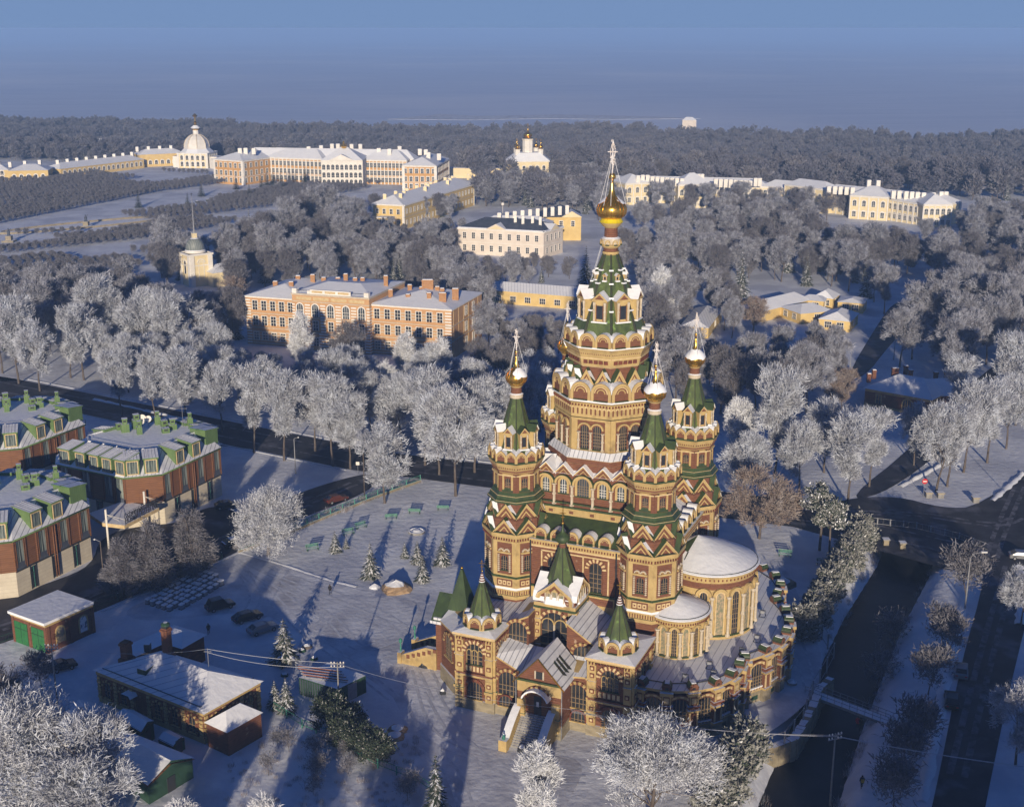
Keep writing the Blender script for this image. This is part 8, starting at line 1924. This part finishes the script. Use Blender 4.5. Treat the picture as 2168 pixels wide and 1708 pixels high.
while y < 1420:
    x = -.48 * y
    while x < .48 * y:
        xx, yy = x + q.uniform(-6, 6), y + q.uniform(-6, 6); edge = 905 - (xx + 200) * .35 if xx < 100 else 770 - (xx - 100) * .2
        clear = -330 < xx < 70 and yy < 880
        if yy < 1322 - .22 * xx + 45 * math.sin(xx * .021) * math.sin(xx * .0073 + 1) and yy > edge - 55 and not clear and ok(xx, yy) and not (-240 < xx < -170 and yy < 890) and not (-12 < xx < 34 and yy < 815): pts.append((xx, yy, ground_z(xx, yy) - .3, q.uniform(.52, .86) * (1 + .22 * math.sin(xx * .03 + yy * .011) * math.sin(yy * .043 - xx * .013)), q.uniform(0, 6.28)))
        x += 7.8
    y += 7.6
for x, y in [(q.uniform(-60, 330), q.uniform(640, 845)) for _ in range(520)]:
    px_, py_ = pixof(x, y)
    if x > 55 and y < 690 - .1 * (x - 55) + 12 or (x < 55 and y > 760 and x > -15 and y < 815) or x < -30: continue
    if x < .45 * y and not hides(x, y): pts.append((x, y, ground_z(x, y) - .3, q.uniform(.8, 1.15), q.uniform(0, 6.28)))
scatter('far_wood', pts, FAR)
scatter('middle_wood', [(t['x'], t['y'], -.1, t['s'], (t['x'] * 7) % 6.28) for t in LATE], MID)
print('far', len(pts))
# clipped lime rows of the upper garden
HD = joined(['H0']); pts = []
def row(a, b, step, s=.95, w=1, gap=4.5):
    a, b = P(*a), P(*b); L_ = math.dist(a, b); n = int(L_ / step); d = ((b[0] - a[0]) / L_, (b[1] - a[1]) / L_)
    for j in range(w):
        for i in range(n): t = i * step; pts.append((a[0] + d[0] * t - d[1] * j * gap + q.uniform(-.5, .5), a[1] + d[1] * t + d[0] * j * gap + q.uniform(-.5, .5), 0, s * q.uniform(.85, 1.1), q.uniform(0, 6.28)))
for a_, b_, w_, g_ in (((-20, 478), (330, 408), 8, 5), ((-20, 440), (330, 392), 14, 5), ((-20, 412), (300, 378), 10, 6), ((300, 412), (640, 368), 5, 5), ((640, 372), (760, 362), 5, 5), ((330, 470), (560, 440), 6, 5), ((560, 440), (790, 398), 8, 5), ((0, 540), (320, 505), 3, 4), ((160, 520), (340, 500), 5, 4.5), ((0, 570), (170, 555), 4, 4), ((350, 366), (455, 372), 1, 4), ((800, 392), (850, 380), 3, 5), ((40, 500), (200, 492), 1, 4), ((480, 425), (640, 395), 2, 4), ((330, 505), (520, 470), 6, 5), ((340, 545), (480, 520), 4, 5), ((-20, 600), (330, 565), 5, 5)): row(a_, b_, 3.6, .56, w_, g_)
scatter('clipped_garden_rows', pts, HD)
# small round parterre shrubs and grass tufts are one mass each
SB = MB(); SB.stack(8, [(.9, 0, 'yew'), (1.1, .5, 'yew'), (.9, 1.0, 'snow'), (.3, 1.25, 'snow')]); pts = []
for i in range(9):
    for j in range(5): p = P(330 + 22 * i + 8 * j, 444 - 3.5 * i + 4.5 * j - .2 * j * j); pts.append((p[0], p[1], 0, 1, 0))
scatter('parterre_shrubs', pts, [SB.mesh('parterre_shrub')])
pts = []; TU = MB(); q = random.Random(3)
for i in range(60): a = q.uniform(0, 6.28); r = q.uniform(0, .8); x, y = r * math.cos(a), r * math.sin(a); n = TU.add([(x - .02, y, 0), (x + .02, y, 0), (x + q.gauss(0, .2), y + q.gauss(0, .2), q.uniform(.3, 1.1))]); TU.face((n, n + 1, n + 2), 'brownmix' if i % 2 else 'frost')
for (a, b), n, w in (((RIV[0], RIV[2]), 90, 4.5), ((RIV[2], RIV[4]), 120, 4.5), ((P(505, 1162), P(890, 1015)), 90, 1.0)):
    for i in range(n): t = q.random(); s = q.choice((-1, 1)); x = a[0] + (b[0] - a[0]) * t + s * w * q.uniform(.8, 1.3); y = a[1] + (b[1] - a[1]) * t; pts.append((x, y, ground_z(x, y), q.uniform(.5, 1.3), q.uniform(0, 6)))
for i in range(160): x, y = P(q.uniform(480, 900), q.uniform(1560, 1720)); pts.append((x, y, 0, q.uniform(.3, .8), q.uniform(0, 6)))
scatter('dry_grass', pts, [TU.mesh('tuft')])
def frange(a, b, s):
    r = []; 
    while a < b: r.append(a); a += s
    return r
xs = [-4000, -2000, -1200] + frange(-800, 0, 50) + frange(0, 110, 1.6) + frange(112, 800, 50) + [1200, 2000, 4000]
ys = [-300, -100, 0] + frange(40, 84, 11) + frange(84, 236, 1.6) + frange(240, 1600, 40) + [1620]
g = MB(); W_ = len(xs)
for y in ys:
    for x in xs: g.v.append((x, y, ground_z(x, y)))
for j in range(len(ys) - 1):
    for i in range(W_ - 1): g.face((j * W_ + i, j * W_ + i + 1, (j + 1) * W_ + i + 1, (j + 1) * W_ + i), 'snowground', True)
g.build('ground', kind='structure')
# canal
def ribbon(name, pts, hw, z, m_, zs=None):
    g = MB(); L_ = []
    for i, p in enumerate(pts):
        a = pts[max(0, i - 1)]; b = pts[min(len(pts) - 1, i + 1)]; d = Vector((b[0] - a[0], b[1] - a[1])).normalized()
        w = hw[i] if hasattr(hw, '__len__') else hw
        L_.append(g.add([(p[0] - d.y * w, p[1] + d.x * w, z), (p[0] + d.y * w, p[1] - d.x * w, z)]))
    for a, b in zip(L_, L_[1:]): g.face((a, a + 1, b + 1, b), m_)
    return g.build(name, kind='structure')
ribbon('canal_water', RIV, 5.2, -2.5, 'water')
def sheet(name, pix, z, m_):
    w = [P(*p) for p in pix]
    for _ in range(2): w = [((a[0] * u + b[0] * (1 - u)), (a[1] * u + b[1] * (1 - u))) for a, b in zip(w, w[1:] + w[:1]) for u in (.75, .25)]
    g = MB(); g.poly([(*p, z) for p in w], m_)
    return g.build(name, kind='structure')
ribbon('street', mainst, [7, 7, 6.5, 7, 10, 8, 8], .030, 'asphalt')
sheet('lane', [(812, 998), (785, 1040), (650, 1092), (560, 1140), (420, 1208), (330, 1238), (215, 1292), (100, 1330), (0, 1362), (-60, 1390), (-60, 1290), (0, 1268), (110, 1232), (195, 1198), (212, 1135), (300, 1112), (380, 1108), (430, 1075), (470, 1072), (520, 1092), (640, 1040), (745, 1008)], .038, 'asphalt')
sheet('road', [(2075, 1160), (2215, 1160), (2150, 1400), (2085, 1708), (2060, 1850), (1935, 1850), (1975, 1708), (2035, 1400), (2085, 1230)], .045, 'asphalt')
sheet('side_street', [(1790, 1058), (1860, 1050), (1960, 985), (2240, 760), (2240, 690), (2060, 800), (1930, 950)], .041, 'asphalt')
sheet('crossroads', [(1700, 1085), (1790, 1055), (1900, 1050), (1990, 1075), (2075, 1075), (2240, 940), (2240, 1080), (2168, 1160), (2080, 1180), (2030, 1142), (1900, 1118), (1760, 1104)], .052, 'asphalt')
sheet('north_street', [(1880, 735), (1915, 700), (1925, 640), (1890, 640), (1850, 700), (1790, 800), (1830, 800)], .035, 'asphalt')
sheet('churchyard_path', [(395, 1245), (470, 1175), (505, 1172), (560, 1185), (700, 1235), (830, 1262), (905, 1280), (860, 1400), (865, 1520), (940, 1560), (1090, 1600), (1250, 1600), (1200, 1708), (1090, 1850), (880, 1850), (860, 1500), (790, 1440), (690, 1380), (620, 1330), (540, 1290), (300, 1320), (250, 1290)], .020, 'snowpath')
sheet('east_path', [(1600, 1200), (1650, 1180), (1690, 1250), (1700, 1320), (1740, 1370), (1740, 1440), (1700, 1500), (1600, 1570), (1500, 1600), (1500, 1560), (1640, 1470), (1660, 1380), (1620, 1250)], .018, 'snowpath')
sheet('garden_path', [(0, 487), (340, 447), (640, 382), (660, 388), (540, 420), (330, 470), (0, 520)], .03, 'snow')
sheet('park_path', [(0, 795), (120, 770), (230, 760), (330, 740), (330, 752), (240, 775), (130, 790), (0, 812)], .03, 'snowpath')
ribbon('footpath', [P(470, 940), P(600, 955), P(770, 985)], 1.1, .04, 'asphalt')
def track(pts, w, m_, z=.062, name='tyre_track', n=8):
    P_ = [P(*p) for p in pts]; c = []
    for i in range(len(P_) - 1):
        p0, p1, p2, p3 = P_[max(0, i - 1)], P_[i], P_[i + 1], P_[min(len(P_) - 1, i + 2)]
        for k in range(n):
            t = k / n; c.append(tuple(.5 * (2 * p1[j] + (p2[j] - p0[j]) * t + (2 * p0[j] - 5 * p1[j] + 4 * p2[j] - p3[j]) * t * t + (3 * p1[j] - p0[j] - 3 * p2[j] + p3[j]) * t ** 3) for j in (0, 1)))
    for o_ in (-.85, .85): ribbon(name, [(c[i][0] - (c[i + 1][1] - c[i][1]) / math.dist(c[i], c[i + 1]) * o_, c[i][1] + (c[i + 1][0] - c[i][0]) / math.dist(c[i], c[i + 1]) * o_) for i in range(len(c) - 1)], w, z, m_)
for k, t_ in enumerate([[(480, 1180), (560, 1250), (640, 1330), (760, 1420), (850, 1490)], [(490, 1185), (600, 1240), (760, 1300), (860, 1330)], [(500, 1190), (540, 1260), (520, 1300)], [(880, 1560), (960, 1640), (1000, 1760)], [(620, 1290), (560, 1310), (480, 1300)], [(860, 1420), (900, 1540), (1000, 1600), (1180, 1640)], [(700, 1300), (640, 1380), (660, 1460)], [(840, 1350), (760, 1370), (700, 1310), (560, 1220)], [(930, 1480), (890, 1400), (840, 1320), (700, 1255), (520, 1190)], [(1240, 1650), (1100, 1640), (980, 1570), (900, 1440)], [(1720, 1470), (1700, 1400), (1650, 1250), (1640, 1190)]]): track(t_, .2, 'rut', .024 + .001 * k)
for k, t_ in enumerate([[(0, 1330), (200, 1265), (420, 1165), (640, 1070), (770, 1015)], [(2140, 1200), (2085, 1400), (2010, 1708)], [(1800, 1085), (1950, 1090), (2100, 1110), (2168, 1090)], [(2100, 1180), (2120, 1120), (2168, 1010)]]): track(t_, .42, 'slush', .066 + .001 * k)
for o_ in (-3.3, 3.3): ribbon('tyre_track', [(x, y + o_) for x, y in mainst[:5]], .35, .06, 'slush')
# kerbs along the streets
def kerb(pts, h=.14, w=.3):
    g = MB()
    for a, b in zip(pts, pts[1:]):
        d = Vector((b[0] - a[0], b[1] - a[1])); L_ = d.length; ang = math.atan2(d.y, d.x)
        g.T = Matrix.Translation((a[0], a[1], 0)) @ Matrix.Rotation(ang, 4, 'Z'); g.box(0, -w / 2, 0, L_, w / 2, h, 'kerb', 'snow')
    return g.build('kerb', kind='structure')
kerb([(-128, 307), (-60, 266), (-34, 251)]); kerb([(-125, 322.5), (-30, 265.5), (50, 235)])
kerb([P(785, 1042), P(650, 1095), P(560, 1143), P(420, 1211), P(215, 1295)])
# snow banks ploughed beside the roads
def bank(pts, w, h, seed):
    g = MB(); q = random.Random(seed); rows = []
    for a, b in zip(pts, pts[1:]):
        n = max(2, int(math.dist(a, b) / 1.2))
        for i in range(n):
            t = i / n; x = a[0] + (b[0] - a[0]) * t; y = a[1] + (b[1] - a[1]) * t
            d = Vector((b[0] - a[0], b[1] - a[1])).normalized(); hh = h * q.uniform(.4, 1.2); ww = w * q.uniform(.7, 1.2)
            rows.append(g.add([(x - d.y * ww * k, y + d.x * ww * k, -.05 + hh * z) for k, z in ((-1, 0), (-.5, .7), (0, 1), (.5, .6), (1, 0))]))
    for a, b in zip(rows, rows[1:]):
        for k in range(4): g.face((a + k, b + k, b + k + 1, a + k + 1), 'snow', True)
    return g.build('snow_bank', kind='structure')
bank([P(2060, 1180), P(2010, 1400), P(1950, 1708)], .9, .4, 1); bank([P(2160, 1200), P(2160, 1330)], .9, .4, 2)
bank([P(1905, 1030), P(1990, 985), P(2168, 850)], .8, .5, 3); bank([P(2100, 1060), P(2168, 1000)], .9, .5, 4)
bank([P(200, 845), P(470, 905)], .8, .4, 5)
bank([P(505, 1168), P(600, 1195), P(700, 1228), P(770, 1245)], .5, .18, 6)

# sea: frozen gulf reaching to the horizon
ms = mat('sea', (.50, .58, .74), (.60, .66, .80), .004, .75, stretch=(1, 5, 1), spots=((.74, .77, .86), .0009, .48, .66), bump=.5, bscale=.02)
g = MB(); g.poly([(-60000, 1150, -18.5), (60000, 1150, -18.5), (60000, 80000, -18.5), (-60000, 80000, -18.5)], 'sea'); g.build('sea', kind='structure')
g = MB(); g.prism([(-150, 1600), (-60, 1585), (40, 1612), (120, 1596), (230, 1610), (180, 1650), (60, 1690), (-40, 1660), (-90, 1700)], -18.6, -18.3, 'snowpath'); g.build('shore_ice', kind='structure')

# haze
HZ = bpy.data.materials.new('haze'); HZ.use_nodes = True; nt = HZ.node_tree; nt.nodes.clear()
o = nt.nodes.new('ShaderNodeOutputMaterial'); v = nt.nodes.new('ShaderNodeVolumePrincipled')
v.inputs['Color'].default_value = (.38, .60, .98, 1); v.inputs['Density'].default_value = HAZE; v.inputs['Anisotropy'].default_value = .0
nt.links.new(v.outputs[0], o.inputs['Volume']); MATS['haze'] = HZ
g = MB(); g.box(-65000, -400, -20.5, 65000, 85000, 89.5, 'haze'); g.build('haze', kind='stuff')

# sky and sun
w = bpy.data.worlds.new('World'); SC.world = w; w.use_nodes = True
nt = w.node_tree; bg = nt.nodes['Background']; sky = nt.nodes.new('ShaderNodeTexSky'); sky.sky_type = 'NISHITA'; sky.sun_disc = False
SUN_EL = rad(11.0); AZ = rad(2.5)      # shadows fall away from the camera, 2.5 degrees to the right
sky.sun_elevation = SUN_EL; sky.sun_rotation = rad(180) + AZ; sky.altitude = 50; sky.air_density = 1.0; sky.dust_density = .1; sky.ozone_density = 3.0
tn = nt.nodes.new('ShaderNodeMix'); tn.data_type = 'RGBA'; tn.blend_type = 'MULTIPLY'; tn.inputs[0].default_value = 1; tn.inputs[7].default_value = (.47, .80, 1.55, 1)
nt.links.new(sky.outputs[0], tn.inputs[6]); tc = nt.nodes.new('ShaderNodeTexCoord'); sx = nt.nodes.new('ShaderNodeSeparateXYZ'); nt.links.new(tc.outputs['Generated'], sx.inputs[0])
mr = nt.nodes.new('ShaderNodeMapRange'); mr.inputs[1].default_value = .02; mr.inputs[2].default_value = .16; mr.interpolation_type = 'SMOOTHSTEP'; nt.links.new(sx.outputs[2], mr.inputs[0])
hz = nt.nodes.new('ShaderNodeMix'); hz.data_type = 'RGBA'; hz.inputs[6].default_value = (HORIZ[0] / SKY, HORIZ[1] / SKY, HORIZ[2] / SKY, 1)   # blue winter haze low on the horizon
nt.links.new(mr.outputs[0], hz.inputs[0]); nt.links.new(tn.outputs[2], hz.inputs[7]); nt.links.new(hz.outputs[2], bg.inputs[0]); bg.inputs[1].default_value = SKY
sd = bpy.data.lights.new('sun', 'SUN'); sd.energy = SUN; sd.angle = rad(.5); sd.color = (1.0, .85, .64)
so = bpy.data.objects.new('sun', sd); COL.objects.link(so)
d = Vector((math.sin(AZ) * math.cos(SUN_EL), math.cos(AZ) * math.cos(SUN_EL), -math.sin(SUN_EL)))
so.rotation_euler = d.to_track_quat('-Z', 'Y').to_euler()
cam = bpy.data.cameras.new('camera'); co = bpy.data.objects.new('camera', cam); COL.objects.link(co)
cam.sensor_width = 36; cam.lens = 36 * FPX / 2168; cam.clip_start = 1; cam.clip_end = 200000
co.location = (0, 0, HC); co.rotation_euler = (PI / 2 - PITCH, 0, 0)
SC.camera = co
SC.view_settings.view_transform = 'Standard'; SC.view_settings.look = 'None'; SC.view_settings.gamma = 1; SC.view_settings.exposure = EXPO
SC.cycles.max_bounces = 5; SC.cycles.diffuse_bounces = 2; SC.cycles.glossy_bounces = 2; SC.cycles.transmission_bounces = 2; SC.cycles.volume_bounces = 1
SC.cycles.use_adaptive_sampling = True; SC.cycles.adaptive_threshold = .02
SC.cycles.use_denoising = True
